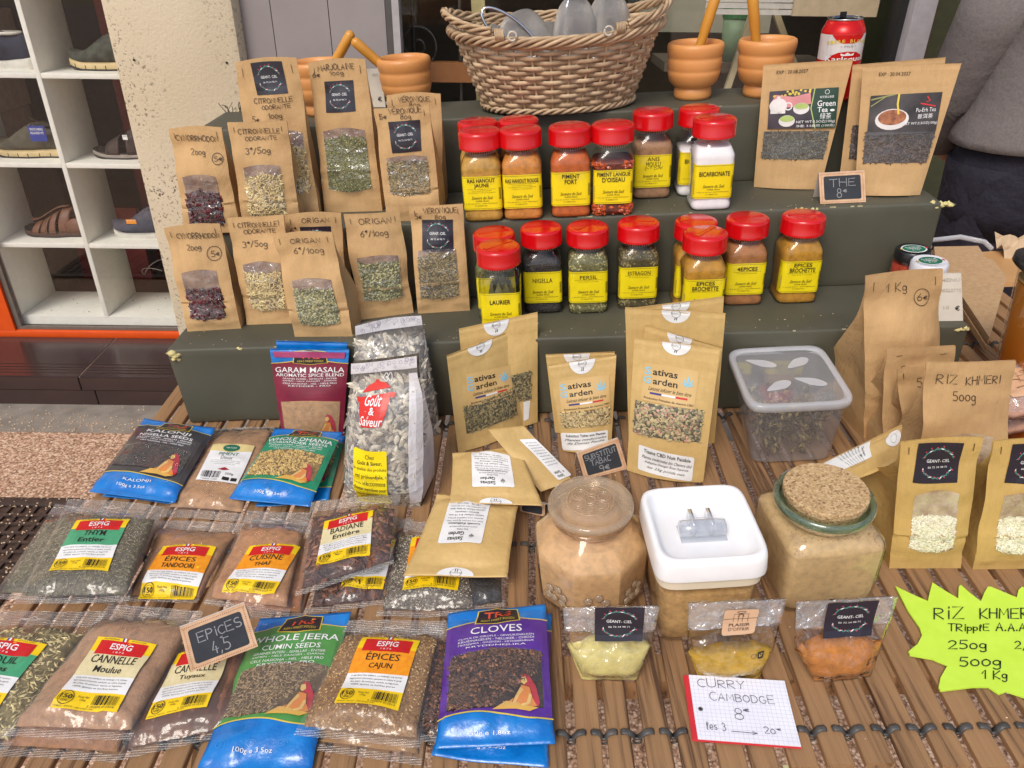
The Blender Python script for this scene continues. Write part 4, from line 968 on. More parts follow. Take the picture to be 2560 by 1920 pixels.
GB = 'kraft bags of dried herbs on the green steps'
def kbag(label, TL, TR, BR, BL, z, depth=.05, k=.12, mat=None, win=None, cont=None, fill=.75, hand=(), stick=None, seed=1, group=GB, circ=None, staples='v', arcs=.06, inkw=.0009, name='kraft_bag', wmat=None, bulge=.006):
    mat = mat or K
    bl, br = px(BL, z), px(BR, z); x = (br-bl); x[2] = 0; w_ = np.linalg.norm(x); x = x/w_; back = np.cross(UP, x)
    nrm = back-k*UP; tl, tr = pxp(TL, bl, nrm), pxp(TR, bl, nrm)
    nu, nv = 18, 40; G = quadgrid(tl, tr, br, bl, nu, nv)
    u = np.linspace(0, 1, nu+1)[None, :]; v = np.linspace(0, 1, nv+1)[:, None]; uu = u+0*v; vv = v+0*u
    H_ = np.linalg.norm(tl-bl); edge = np.sin(np.pi*np.clip(uu, 0, 1))**.6
    o = bulge*edge*smooth(vv, .0, .22)*(1-smooth(vv, .62, .9))
    o += -.0022*np.exp(-((vv-.27-.02*np.sin(uu*5+seed))/.012)**2)*1.0 + .0016*np.exp(-((vv-.295)/.02)**2)
    o += -.0012*np.exp(-((vv-.12)/.008)**2)
    P = np.stack([uu*w_, vv*H_, 0*uu], -1)
    o += (vnoise(P, 26, seed)*.009+vnoise(P, 60, seed+3)*.0032)*smooth(vv, .0, .1)*(1-.75*smooth(vv, .85, .95))
    # diagonal facets where the top flattens
    o += -.004*smooth(vv, .55, .8)*(1-smooth(vv, .8, .95))*np.abs(uu-.5)*2
    cv = .004*np.sin(np.pi*uu)*smooth(vv, .9, 1)*(1 if seed % 2 else -.4)
    G = G-(back)*(o[..., None])+UP*(cv[..., None])
    # sides lean: side edges wobble
    sw = (vnoise(np.stack([0*vv, vv*H_, 0*vv], -1), 18, seed+9)*.008)*smooth(vv, .1, .3)*(1-smooth(vv, .8, 1))
    G = G+x*(sw*(uu-.5))[..., None]
    S = Surf(G)
    dv = depth*(1-smooth(v, .22, .93))+.0025
    t = thing(name, label, 'paper bag', (bl+br)/2+back*depth/2, group)
    n = nu+1; rows = []
    for j in range(nv+1):
        fr = G[j]; bk = (fr[::-1]*.6+quadgrid(tl, tr, br, bl, nu, nv)[j][::-1]*.4)+back*dv[j]
        pin = x*min(.012, dv[j, 0]*.35)*smooth(v[j, 0], .12, .4)
        mR = (fr[-1]+bk[0])/2-pin; mL = (fr[0]+bk[-1])/2+pin
        rows.append(np.concatenate([fr, [fr[-1]*.6+mR*.4-pin*.1, mR], bk, [mL, fr[0]*.6+mL*.4+pin*.1]]))
    S.side = np.array([[r[n-1], r[n], r[n+1], r[n+2]] for r in rows]); S.rows = rows
    V = np.concatenate(rows); m_ = len(rows[0]); F = []
    for j in range(nv):
        for i in range(m_): F.append((j*m_+i, j*m_+(i+1) % m_, (j+1)*m_+(i+1) % m_, (j+1)*m_+i))
    F += [tuple(reversed(range(m_)))]
    body = mk('bag_body', V, F, mat, t); autosmooth(body, 40)
    # folded-over top flap
    if staples:
        for q in (.10, .90):
            d = Decal(S, [(0, 1), (1, 1), (1, 0), (0, 0)], off=.0012)
            if staples == 'v': d.line([(q, .915), (q-.004, .96)], .0008, STAPLE, 1)
            else: d.line([(q*.8+.06, .93), (q*.8+.14, .937)], .0008, STAPLE, 1)
            d.ob('staple', t)
    if win: fillwin(S, win, cont, t, fill, arcs, seed, wmat)
    if stick:
        d = Decal(S, pxq=stick, off=.0009); wreath(d); d.ob('sticker', t)
    if hand or circ:
        d = Decal(S, [(0, 1), (1, 1), (1, 0), (0, 0)], off=.0008)
        for h in hand: # (text, cx px, cy px, width px, height px)
            tx, cx, cy, wpx, hpx = h[:5]; sl_ = h[5] if len(h) > 5 else 0
            c0 = S.uv((cx, cy)); a = S.uv((cx+wpx/2, cy)); b = S.uv((cx, cy-hpx/2))
            d.hand(tx, c0[0], c0[1], abs(b[1]-c0[1])*2, abs(a[0]-c0[0])*2, INK, inkw, slope=sl_, rs=seed)
        if circ:
            c0 = S.uv(circ[:2]); a = S.uv((circ[0]+circ[2], circ[1])); r = abs(a[0]-c0[0]); d.ring(c0[0], c0[1], r, inkw, INK, 2)
        d.ob('handwriting', t)
    return t, S
z1, z2 = Z1, Z2
RH = [('CYNORRHODON', 0, 0, 0, 0)]
# upper tier, back row first
kbag('tallest kraft bag hand-lettered CITRONNELLE ODORANTE 100g with navy wreath sticker on top', (589, 156), (741, 144), (800, 545), (640, 558), z2, .055, .10, win=(.42, .2, .93, .56), cont='lemongrass', fill=.8,
     stick=((626, 158), (704, 153), (720, 233), (644, 238)), hand=[('CITRONNELLE', 682, 251, 98, 12), ('ODORANTE', 690, 267, 72, 10), ('100g', 687, 289, 34, 14), ('5€', 640, 299, 16, 14)], seed=3)
kbag('tall kraft bag hand-lettered MARJOLAINE 100g with green herb window', (770, 157), (913, 148), (956, 527), (812, 532), z2, .06, .10, win=(.13, .17, .87, .56), cont='marjoram', fill=.92,
     stick=((811, 204), (883, 200), (889, 278), (816, 282)), hand=[('MARJOLAINE', 839, 167, 90, 14), ('100g', 841, 182, 34, 12), ('6€', 790, 187, 18, 14)], seed=5)
kbag('kraft bag VERONIQUE 80g standing behind its twin on the upper step', (966, 239), (1101, 235), (1112, 515), (985, 520), z2, .05, .10, hand=[('VÉRONIQUE', 1035, 247, 78, 12), ('80g', 1036, 261, 26, 9)], seed=7)
kbag('kraft bag VERONIQUE 80g with berry wreath sticker on the upper step', (934, 272), (1073, 262), (1102, 550), (968, 553), z2, .055, .10, win=(.14, .26, .86, .575), cont='veronica', fill=.93,
     stick=((970, 305), (1050, 299), (1054, 377), (981, 383)), hand=[('VÉRONIQUE', 1013, 277, 82, 14), ('80g', 1014, 291, 26, 12), ('5€', 957, 292, 18, 13)], seed=8)
kbag('leftmost kraft bag on the upper step lettered CYNORRHODON 200g', (421, 323), (553, 319), (600, 580), (462, 586), z2, .06, .10, win=(.13, .10, .77, .56), cont='rosehip', fill=.70,
     hand=[('CYNORRHODON', 492, 346, 106, 14, -.03), ('200g', 495, 379, 34, 15), ('5€', 545, 397, 20, 12)], circ=(544, 397, 14), seed=11)
kbag('kraft bag CITRONNELLE ODORANTE 50g with straw window on the upper step', (568, 306), (717, 302), (752, 570), (608, 578), z2, .055, .10, win=(.17, .13, .80, .60), cont='lemongrass', fill=.88,
     hand=[('CITRONNELLE', 648, 327, 102, 11), ('ODORANTE', 653, 345, 78, 10), ('3^/50g', 644, 377, 62, 14)], seed=12)
# lower tier
kbag('leftmost kraft bag on the lowest step lettered CYNORRHODON 200g', (409, 571), (549, 560), (603, 821), (469, 829), z1, .055, .12, win=(.15, .15, .79, .585), cont='rosehip', fill=.66,
     hand=[('CYNORRHODON', 494, 590, 108, 14, -.03), ('200g', 484, 619, 36, 14), ('5€', 538, 634, 20, 14)], circ=(536, 633, 18), seed=15)
kbag('kraft bag CITRONNELLE ODORANTE 50g on the lowest step between rosehip and oregano', (567, 545), (709, 537), (738, 808), (617, 812), z1, .055, .12, win=(.16, .17, .86, .585), cont='lemongrass', fill=.85,
     hand=[('CITRONNELLE', 644, 561, 98, 11), ('ODORANTE', 650, 577, 78, 10), ('3^/50g', 638, 609, 60, 14)], seed=16)
kbag('kraft bag ORIGAN half hidden behind the front oregano bag', (711, 538), (852, 533), (872, 790), (740, 795), z1, .05, .12, stick=((749, 567), (827, 565), (832, 640), (754, 642)), hand=[('ORIGAN', 788, 550, 68, 12), ('6^', 733, 574, 16, 12)], seed=17)
kbag('front kraft bag ORIGAN 100g standing at the edge of the lowest step', (682, 588), (831, 581), (882, 841), (737, 842), z1, .06, .12, win=(.17, .15, .84, .57), cont='oregano', fill=.85,
     hand=[('ORIGAN', 763, 601, 74, 12), ('6^/100g', 771, 626, 76, 15)], seed=19)
kbag('kraft bag ORIGAN 100g beside the veronica bag on the lowest step', (859, 536), (999, 529), (1034, 782), (899, 800), z1, .045, .12, win=(.13, .20, .85, .60), cont='oregano', fill=.92,
     hand=[('ORIGAN', 937, 552, 80, 14), ('6^/100g', 935, 583, 68, 15)], seed=20)
kbag('kraft bag VERONIQUE 80g with wreath sticker on the lowest step next to the red lids', (1022, 516), (1157, 510), (1175, 776), (1045, 784), z1, .045, .12, win=(.09, .17, .82, .60), cont='veronica', fill=.96,
     stick=((1055, 549), (1132, 548), (1134, 627), (1056, 628)), hand=[('VÉRONIQUE', 1100, 526, 84, 12), ('80g', 1100, 541, 26, 12), ('5€', 1045, 541, 16, 12)], seed=22)
# right-hand rice bags on the table
GR_ = 'kraft bags of rice on the right of the table'
kbag('tall kraft rice bag lettered 1 Kg with circled 6 euro price', (2166, 691), (2357, 672), (2345, 1065), (2160, 1095), ZT, .10, .06, hand=[('1 Kg', 2240, 716, 50, 24), ('6€', 2304, 742, 24, 16)], circ=(2303, 742, 18), seed=25, group=GR_, bulge=.02)
kbag('kraft rice bag with horizontal staples behind the Riz Khmeri bag', (2217, 870), (2390, 865), (2370, 1120), (2205, 1140), ZT, .07, .10, hand=[('500g', 2275, 921, 50, 16)], seed=26, group=GR_, staples='h')
kbag('narrow kraft rice bag glimpsed between two larger rice bags', (2243, 925), (2385, 918), (2385, 1160), (2262, 1170), ZT, .05, .10, hand=[('500g', 2318, 955, 50, 22)], seed=27, group=GR_)
kbag('kraft bag lettered RIZ KHMERI 500g with a large arched window', (2317, 907), (2541, 902), (2500, 1255), (2292, 1262), ZT, .07, .14, win=(.25, .18, .80, .50), cont='rice', fill=.35, arcs=.1, staples=None, inkw=.0009,
     hand=[('RIZ', 2366, 946, 54, 22), ('KHMERI', 2457, 949, 84, 20), ('500g', 2410, 990, 54, 24)], seed=28, group=GR_)
kbag('kraft rice bag with dark berry wreath sticker fully in view', (2252, 1106), (2459, 1094), (2402, 1421), (2223, 1421), ZT, .11, .16, mat=KP, win=(.22, .20, .80, .61), cont='rice', fill=.62, arcs=.08,
     stick=((2296, 1108), (2410, 1107), (2392, 1206), (2281, 1206)), seed=31, group=GR_)
kbag('kraft rice bag with wreath sticker cut off by the right photo edge', (2484, 1104), (2690, 1096), (2612, 1421), (2431, 1424), ZT, .11, .16, mat=KP, win=(.22, .20, .80, .61), cont='rice', fill=.62, arcs=.08,
     stick=((2531, 1110), (2645, 1108), (2622, 1206), (2510, 1206)), seed=33, group=GR_)

# ------------------------------------------------------------------ spice jars with red flap lids
JR = M('red_lid', lin(208, 10, 18), lin(200, 8, 14), .22, ns=8, coat=.5); JRD = M('red_lid_groove', lin(120, 6, 8), rough=.4)
SHELL = film('jar_plastic', rough=.04, crink=5, cst=.10, boost=1.5)
JW = .0325
def jz(z): # half width, exponent
    z = z/1.10
    if z < .004: return JW-.003+z*.75, 6
    if z < .0145: return JW, 6
    if z < .018: return JW-.0016, 6
    if z < .068: return JW-.0016, 8
    if z < .071: return JW, 6
    if z < .079: return JW, 5.5
    q = min((z-.079)/.017, 1); return JW-(JW-.024)*q**1.3, 5.5-3.4*q
zs_shell = [q*1.10 for q in [0, .002, .004, .009, .0145, .0165, .018, .043, .068, .0695, .071, .075, .079, .084, .088, .092, .096, .103]]
def shellmesh():
    mb = MB(); mb.loft([sring(*(lambda h, e: (h, h, e))(*jz(z)), z) for z in zs_shell]); return mb
def contmesh(h):
    mb = MB(); zz = [z for z in zs_shell if z < h-.001]+[h]; mb.loft([sring(jz(z)[0]-.0012, jz(z)[0]-.0012, jz(z)[1], z+.0012*(1 if z == 0 else 0)) for z in zz]); return mb
def capmesh():
    mb = MB(); mb.lathe([(.0325, .1125), (.0337, .1132), (.0338, .1175), (.0335, .1180), (.0336, .1348), (.0330, .1374), (.0312, .1392), (.0285, .1400), (0, .1408)], n=44); return mb
_sm = shellmesh(); _cm = capmesh()
def mshared(mb, name, mats, sm=True):
    o = mb.ob(name, mats, None, sm=sm); me = o.data; bpy.data.objects.remove(o); return me
def osh(name, me, parent):
    o = bpy.data.objects.new(name, me); C.objects.link(o); o.parent = parent; return o
ME_SHELL = mshared(_sm, 'shell', SHELL)
_o = _cm.ob('lid', JR, None, sm=True); autosmooth(_o, 50); ME_CAP = _o.data; bpy.data.objects.remove(_o)
mb = MB()
for yy in (-.0035, .0035): mb.box((0, yy, .1405), (.050, .0008, .0009))
mb.box((0, 0, .1408), (.050, .0045, .0006))
for i in range(3):
    for j in range(4): mb.lathe([(.0014, 0), (.0014, .0006), (0, .0006)], (-.015+.01*j, -.019+.0055*i, .1398), 8)
ME_FLAP = mshared(mb, 'flap', JR, False)
mb = MB()
for k in range(40):
    a = 2*math.pi*k/40; mb.box((.0243*math.cos(a), .0243*math.sin(a), .1090), (.001, .001, .006))
ME_NECK = mshared(mb, 'neck', M('neck_ring', lin(180, 150, 130), rough=.3), False)
ME_BODY = {}
LABC = {}
def labmesh(kind):
    # partial ring label round the front and right side
    h = .0255; V = []; n = 48; zz = (.0205, .034, .049, .063, .0748)
    a0, a1 = math.radians(-176), math.radians(-4)
    w_ = JW-.0016+.0007; D_ = []
    for t in np.linspace(a0, a1, 2001):
        co, si = math.cos(t), math.sin(t); D_.append((w_*math.copysign(abs(co)**(2/8), co), w_*math.copysign(abs(si)**(2/8), si)))
    D_ = np.array(D_); s_ = np.concatenate([[0], np.cumsum(np.linalg.norm(np.diff(D_, axis=0), axis=1))]); q_ = np.linspace(0, s_[-1], n+1)
    xr, yr_ = np.interp(q_, s_, D_[:, 0]), np.interp(q_, s_, D_[:, 1]); G = []
    return np.array([[(xr[i], yr_[i], z) for i in range(n+1)] for z in zz])
    for z in zz:
        row = []
        for i in range(n+1):
            t = a0+(a1-a0)*i/n; co, si = math.cos(t), math.sin(t); w_ = JW-.0016+.0007
            row.append((w_*math.copysign(abs(co)**(2/8), co), w_*math.copysign(abs(si)**(2/8), si), z))
        G.append(row)
    return np.array(G)
LG = labmesh(0)
_k = np.where(np.abs(LG[0, :, 0]) < .0298)[0]; FU0, FU1 = _k[0]/48, _k[-1]/48
def jar(label, p, tier, cont, title, rz=None, fine=0, script=True, serif=False, hgt=.092, chipn=None, arab=False):
    """p = pixel of the foot of the front face"""
    f = px(p, tier); ang = TH if rz is None else rz; X = A_(math.cos(ang), math.sin(ang), 0); B_ = np.cross(UP, X)
    c = f+B_*(JW-.001)
    t = thing('spice_jar', label, 'spice jar', c, 'spice jars with red lids on the green steps', rz=ang)
    if isinstance(cont, str):
        bed, cl = CONT[cont]
    else: bed, cl = cont, []
    key = (bed.name, hgt)
    if key not in ME_BODY: ME_BODY[key] = mshared(contmesh(hgt*1.10), 'contents', bed)
    osh('contents', ME_BODY[key], t)
    if cl or chipn:
        for i, (mt, n, sz) in enumerate(cl):
            G = []
            for z in np.linspace(.002, hgt*1.10, 14):
                h_, e_ = jz(z); row = []
                for k in range(41):
                    tt = math.radians(-185+190*k/40); co, si = math.cos(tt), math.sin(tt); q = h_-.0018
                    row.append((q*math.copysign(abs(co)**(2/e_), co), q*math.copysign(abs(si)**(2/e_), si), z))
                G.append(row)
            o = chips(Surf(np.array(G)), lambda u, v, h_=hgt*1.1: not (.0175 < .002+v*(h_-.002) < .0775), min(n, 700), (min(sz[0], .0035), sz[1], sz[2]), [mt], None, seed=hash_s(label)+i, off=(-.0003, .0007))
            o.parent = t
    osh('shell', ME_SHELL, t); osh('neck_ring', ME_NECK, t); cp = osh('lid', ME_CAP, t); osh('flap', ME_FLAP, cp)
    yr = random.Random(hash_s(label)); cp.rotation_euler = (0, 0, yr.uniform(-.2, .9))
    S = Surf(LG)
    o = mk('label', LG.reshape(-1, 3), gridF(4, 48), YEL, None); o.parent = t
    d = Decal(S, [(FU0, 1), (FU1, 1), (FU1, 0), (FU0, 0)], off=.0003, step=.004)
    d.line([(0, .96), (1, .96)], .0004, BLACK, 1); d.line([(0, .04), (1, .04)], .0004, BLACK, 1)
    ys = {1: [.80], 2: [.86, .69]}[len(title)]
    if not fine and len(title) == 1: ys = [.70]
    for s_, y in zip(title, ys): d.text(s_, .5, y, .135, BLACK, w=min(.86, .066*len(s_)+.06), bold=.0 if serif else .014)
    y = ys[-1]-.11
    if arab: d.text('حبة حلاوة', .52, y, .12, BLACK, w=.5); y -= .1
    for i in range(fine): d.text('Poudre de mélange de curcuma gingembre'[i*3:i*3+30], .5, y+.02, .028, BLACK, w=.72-.2*(i % 2)); y -= .05
    y = min(y, .42) if not fine else y
    d.text('Saveurs du Sud', .5, .36, .085, BLACK, w=.56, shear=.35)
    d.text('SUPER FRAIS', .5, .27, .038, BLACK, w=.34); d.text('3, Rue des Glycines - 66000 PERPIGNAN', .48, .195, .034, BLACK, w=.84); d.text('Tl. 0468371921', .46, .13, .032, BLACK, w=.32)
    for i in range(12): d.rect(.95, .30+.028*i, 1.02, .313+.028*i, BLACK, 1)
    for i in range(8): d.rect(-.03, .14+.05*i, -.005, .17+.05*i, GREYP, 1)
    o = d.ob('lettering', None); o.parent = [c_ for c_ in t.children if c_.name.startswith('label')][0]
    return t
P_ = lambda n, c, k=.84: powder(n, c, k)
RHJ = P_('ochre', (196, 150, 62)); RHR = P_('orange_ochre', (206, 136, 56)); PIM = P_('chilli', (196, 98, 36)); ANI = P_('taupe', (164, 124, 88)); BIC = M('bicarbonate', lin(240, 238, 238), lin(232, 230, 230), .9, ns=60, bs=200, bst=.15)
QE = P_('cinnamon', (174, 116, 66)); EB = P_('mustard', (190, 138, 40))
jar('red-lid jar standing behind the ras hanout jaune jar', (1205, 524), z2, RHJ, ['RAS HANOUT'])
jar('red-lid jar standing behind the ras hanout rouge jar', (1304, 519), z2, RHR, ['RAS HANOUT'])
jar('red-lid jar labelled RAS HANOUT JAUNE with ochre powder', (1210, 555), z2, RHJ, ['RAS HANOUT', 'JAUNE'], fine=3)
jar('red-lid jar labelled RAS HANOUT ROUGE with orange brown powder', (1309, 551), z2, RHR, ['RAS HANOUT ROUGE'], fine=4)
jar('red-lid jar labelled PIMENT FORT with rust orange powder', (1428, 545), z2, PIM, ['PIMENT', 'FORT'])
CONT['birdchilli'] = (M('chi_bed', lin(120, 44, 24), lin(60, 20, 14), .4, ns=90), [(isl('chilli_pods', (184, 88, 38), (110, 30, 18), .3), 260, (.0052, .0034, .003))])
jar('red-lid jar labelled PIMENT LANGUE D OISEAU with small whole chillies', (1532, 540), z2, 'birdchilli', ['PIMENT LANGUE', "D'OISEAU"], hgt=.078)
jar('red-lid jar labelled ANIS MOULU standing back against the riser', (1629, 498), z2, ANI, ['ANIS', 'MOULU'], serif=True, arab=True, hgt=.084)
jar('red-lid bicarbonate jar standing behind the front white one', (1741, 491), z2, BIC, ['BICARBONATE'], hgt=.070)
jar('red-lid jar of white powder labelled BICARBONATE in front', (1778, 527), z2, BIC, ['BICARBONATE'], hgt=.090)
BAY = M('bay_leaf', lin(128, 124, 78), lin(92, 92, 58), .6, ns=30)
jar('red-lid jar standing behind the laurier jar', (1245, 800), z1, CONT['marjoram'][0], ['THYM'])
tj = jar('red-lid jar labelled LAURIER with whole bay leaves at the step edge', (1256, 842), z1, M('bay_dark', lin(64, 60, 40), lin(50, 46, 32), .8), ['LAURIER'], hgt=.02)
r_ = random.Random(4)
for i in range(14):
    a = r_.uniform(0, 6.28); rr = r_.uniform(.010, .0235); V = []
    cx_, cy_ = rr*math.cos(a), rr*math.sin(a)
    for j in range(9):
        s = j/8; z = .012+s*.074; w_ = .011*math.sin(math.pi*min(max(s, .02), .98)); ta = a+math.pi/2
        for q in (-1, 0, 1): V.append((cx_*.9+w_*q*math.cos(ta)-(.002*(1-abs(q)))*math.cos(a), cy_*.9+w_*q*math.sin(ta)-(.002*(1-abs(q)))*math.sin(a), z))
    V = np.array(V); rr_ = np.linalg.norm(V[:, :2], axis=1); V[:, :2] *= np.minimum(1, .0285/np.maximum(rr_, 1e-6))[:, None]
    o = mk('bay_leaf', V, gridF(8, 2), BAY, None); o.parent = tj
jar('red-lid jar labelled NIGELLA filled with black seeds', (1359, 785), z1, 'nigella', ['NIGELLA'], serif=True, hgt=.086)
jar('red-lid jar labelled PERSIL filled with pale green parsley flakes', (1471, 785), z1, 'oregano', ['PERSIL'], serif=True, fine=2)
jar('red-lid jar labelled ESTRAGON with olive herb flakes', (1594, 774), z1, 'hemp', ['ESTRAGON'], serif=True, fine=2, hgt=.09)
jar('red-lid jar standing behind the front brochette spice jar', (1733, 772), z1, EB, ['BROCHETTE'])
jar('front red-lid jar labelled EPICES BROCHETTE behind the tall pouches', (1755, 808), z1, EB, ['EPICES', 'BROCHETTE'], fine=1)
jar('red-lid jar labelled 4EPICES with cinnamon brown powder', (1857, 765), z1, QE, ['4EPICES'], fine=2)
jar('rightmost red-lid jar labelled EPICES BROCHETTE on its own', (1992, 760), z1, EB, ['EPICES', 'BROCHETTE'], fine=2)

# ------------------------------------------------------------------ stand-up pouches
def pouch(label, TL, TR, BR, BL, z, k=.25, mat=None, b=.014, win=None, cont=None, name='stand_up_pouch', group=None, seed=1, cat='pouch', seal=True, round_=0, lean_plane=None, arcs=.0, fill=1.0, base_b=1.0, lift=0.):
    mat = mat or KY
    bl, br = px(BL, z), px(BR, z); x = br-bl; x[2] = 0; x /= np.linalg.norm(x); back = np.cross(UP, x); nrm = back-k*UP
    bl = bl+UP*.0005; br = br+UP*.0005
    tl, tr = pxp(TL, bl, nrm), pxp(TR, bl, nrm); nu, nv = 20, 64
    G = quadgrid(tl, tr, br, bl, nu, nv); u = np.linspace(0, 1, nu+1)[None, :]; v = np.linspace(0, 1, nv+1)[:, None]; uu = u+0*v; vv = v+0*u
    H_ = np.linalg.norm(tl-bl); W_ = np.linalg.norm(br-bl)
    pr = 1-np.abs(2*uu-1)**2.1; hv = (1-smooth(vv, .45, .86))*base_b
    o = b*pr*hv*(1-.25*smooth(vv, 0, .1))
    P = np.stack([uu*W_, vv*H_, 0*uu], -1); o = o+vnoise(P, 24, seed)*.004*pr+vnoise(P, 55, seed)*.0014*pr
    for q in (.865, .885): o = o+.0009*np.exp(-((vv-q)/.006)**2)
    o = o+(.0007*np.sin(vv*260)*(vv > .95))
    n_ = np.cross(tr-tl, tl-bl); n_ /= np.linalg.norm(n_)
    dn = (-.004*pr*(1-smooth(vv, 0, .05)))*1.0
    fr = G+n_*o[..., None]; fr[..., 2] = np.maximum(fr[..., 2], z+.0004)
    ob_ = -(b*1.1*pr*hv*(1-smooth(vv, .3, .8))+.0008)
    bk = G+n_*ob_[..., None]; bk[..., 2] = np.maximum(bk[..., 2], z+.0004)
    t = thing(name, label, cat, (bl+br)/2, group); V, F = solid(fr, bk); body = mk('pouch_body', V, F, mat, t); autosmooth(body, 45)
    S = Surf(fr)
    if win: fillwin(S, win, cont, t, fill, arcs, seed, FILM)
    return t, S
SG = 'Sativas Garden kraft pouches'.replace('Sativas Garden ', 'hemp tea ')
LEAF7 = []
def hempleaf(d, cx, cy, s, m, lay=2, flip=1):
    k = d.W/d.H
    for a, l in ((90, 1), (52, .85), (128, .85), (18, .62), (162, .62), (-12, .36), (192, .36)):
        r = math.radians(a*flip); c, n_ = math.cos(r), math.sin(r); L_ = s*l
        d.poly([(cx, cy), (cx+L_*.55*c+s*.10*n_, cy+(L_*.55*n_-s*.10*c)*k), (cx+L_*c, cy+L_*n_*k), (cx+L_*.55*c-s*.10*n_, cy+(L_*.55*n_+s*.10*c)*k)], m, lay)
    d.line([(cx, cy), (cx, cy-s*.3*k*flip)], .0012, m, lay)
def sativa_front(S, t, q, seal_q=None, low=None, lowtxt=()):
    d = Decal(S, pxq=q, off=.0012, step=.004)
    d.rect(0, 0, 1, 1, M('kraft_label', lin(212, 178, 118), lin(208, 172, 112), .35), 0)
    d.text('S', .08, .80, .2, LB, w=.13, bold=.03); d.text('ativas', .40, .79, .17, BLACK, w=.46, bold=.03)
    d.text('G', .08, .56, .2, LB, w=.14, bold=.03); d.text('arden', .42, .55, .17, BLACK, w=.46, bold=.03)
    hempleaf(d, .83, .58, .19, LB)
    d.text('Laissez infuser le bien être', .52, .35, .10, BLACK, w=.8, shear=.45)
    d.rect(.16, .20, .38, .25, FLAGB, 2); d.rect(.38, .20, .64, .25, WHITE, 2); d.rect(.64, .20, .86, .25, FLAGR, 2)
    d.text('Production Française de chanvre CBD', .52, .08, .07, BLACK, w=.92, bold=.01)
    d.ob('printed_label', t)
    if seal_q: roundseal(S, t, *seal_q)
    if low:
        d = Decal(S, pxq=low, off=.0010); d.rrect(0, 0, 1, 1, .003, WHITE, 0); d.text(lowtxt[0], .52, .84, .15, BLACK, w=.84, bold=.015)
        for i, s_ in enumerate(lowtxt[1:]): d.text(s_, .52, .60-.2*i, .13, BLACK, w=.9-.1*i, shear=.4)
        d.ob('bottom_label', t)
def roundseal(S, t, c, r, low=False):
    """half disc seal folded over the top edge; c centre px, r px"""
    a = S.uv((c[0]-r, c[1])); b = S.uv((c[0]+r, c[1])); e = S.uv((c[0], c[1]+(-r if low else r)*.9))
    u0, u1 = sorted((a[0], b[0])); vt = .998; vb = min(max(min(e[1], a[1]), .6), .97)
    d = Decal(S, [(u0, vt), (u1, vt), (u1, vb), (u0, vb)], off=.0011)
    d.poly([(0, 1)]+arc(.5, 1, .5, 1, 180, 360, 14), WHITE, 0)
    d.ring(.5, .78, .15, .0004, GREYP, 2); d.text('FRANCE', .5, .76, .16, GREYP, w=.34); d.line([(.46, .26), (.48, .44)], .0010, BLACK, 2); d.line([(.52, .26), (.54, .44)], .0010, BLACK, 2)
    d.ob('seal', t)
# left pair leaning on the step
t, S = pouch('large hemp tea pouch standing behind the left front one', (1147, 822), (1344, 780), (1344, 1056), (1172, 1082), ZT, .16, b=.012, win=(.12, .24, .90, .50), cont='hemp', group=SG, seed=2)
roundseal(S, t, (1240, 810), 32)
d = Decal(S, pxq=((1308, 1004), (1325, 1001), (1321, 1047), (1309, 1052)), off=.0011); d.rrect(0, 0, 1, 1, .001, WHITE); d.ob('bottom_label', t)
t, S = pouch('hemp tea pouch tilted to the left with green herb window, left front', (1117, 889), (1293, 821), (1312, 1066), (1146, 1132), ZT, .22, b=.010, win=(.13, .17, .88, .45), cont='hemp', group=SG, seed=3)
sativa_front(S, t, ((1163, 935), (1275, 912), (1281, 985), (1170, 1017)), ((1200, 860), 31))
t, S = pouch('small hemp pouch just behind the tobacco substitute pouch', (1364, 886), (1537, 879), (1530, 1080), (1388, 1082), ZT, .2, b=.008, group=SG, seed=4)
roundseal(S, t, (1442, 886), 33)
t, S = pouch('small pouch labelled Substitut Tabac aux Plantes in the middle', (1371, 913), (1541, 886), (1528, 1120), (1408, 1128), ZT, .3, b=.013, win=(.06, .28, .93, .46), cont='tobacco', group=SG, seed=5)
sativa_front(S, t, ((1396, 953), (1523, 936), (1524, 1013), (1404, 1031)), ((1455, 905), 33), ((1402, 1081), (1519, 1074), (1519, 1112), (1407, 1124)), ('Substitut Tabac aux Plantes', 'Plantes medicinales', 'de Damas Feuille'))
t, S = pouch('rearmost tall hemp pouch on the right, only its top edge visible', (1562, 772), (1810, 741), (1786, 1088), (1582, 1100), ZT, .10, b=.006, group=SG, seed=6)
roundseal(S, t, (1690, 757), 35)
t, S = pouch('tall hemp pouch behind the tisane pouch with white seal', (1563, 768), (1814, 783), (1786, 1108), (1572, 1118), ZT, .13, b=.008, group=SG, seed=7)
roundseal(S, t, (1690, 774), 37)
t, S = pouch('hemp pouch tilted clockwise between two tall ones', (1612, 812), (1806, 868), (1762, 1120), (1590, 1128), ZT, .17, b=.005, group=SG, seed=8)
roundseal(S, t, (1700, 840), 33)
t, S = pouch('big front pouch labelled Tisane CBD Nuit Paisible', (1586, 844), (1800, 871), (1758, 1206), (1567, 1176), ZT, .26, b=.014, win=(.06, .31, .90, .55), cont='tisane', group=SG, seed=9)
sativa_front(S, t, ((1612, 905), (1748, 928), (1735, 1023), (1602, 998)), ((1692, 855), 37), ((1598, 1110), (1736, 1144), (1729, 1203), (1595, 1172)), ('Tisane CBD Nuit Paisible', 'Plantes medicinales bio Chanvre cbd', 'Aubepine Oranger Rose Asperule', 'les 25g poids net'))
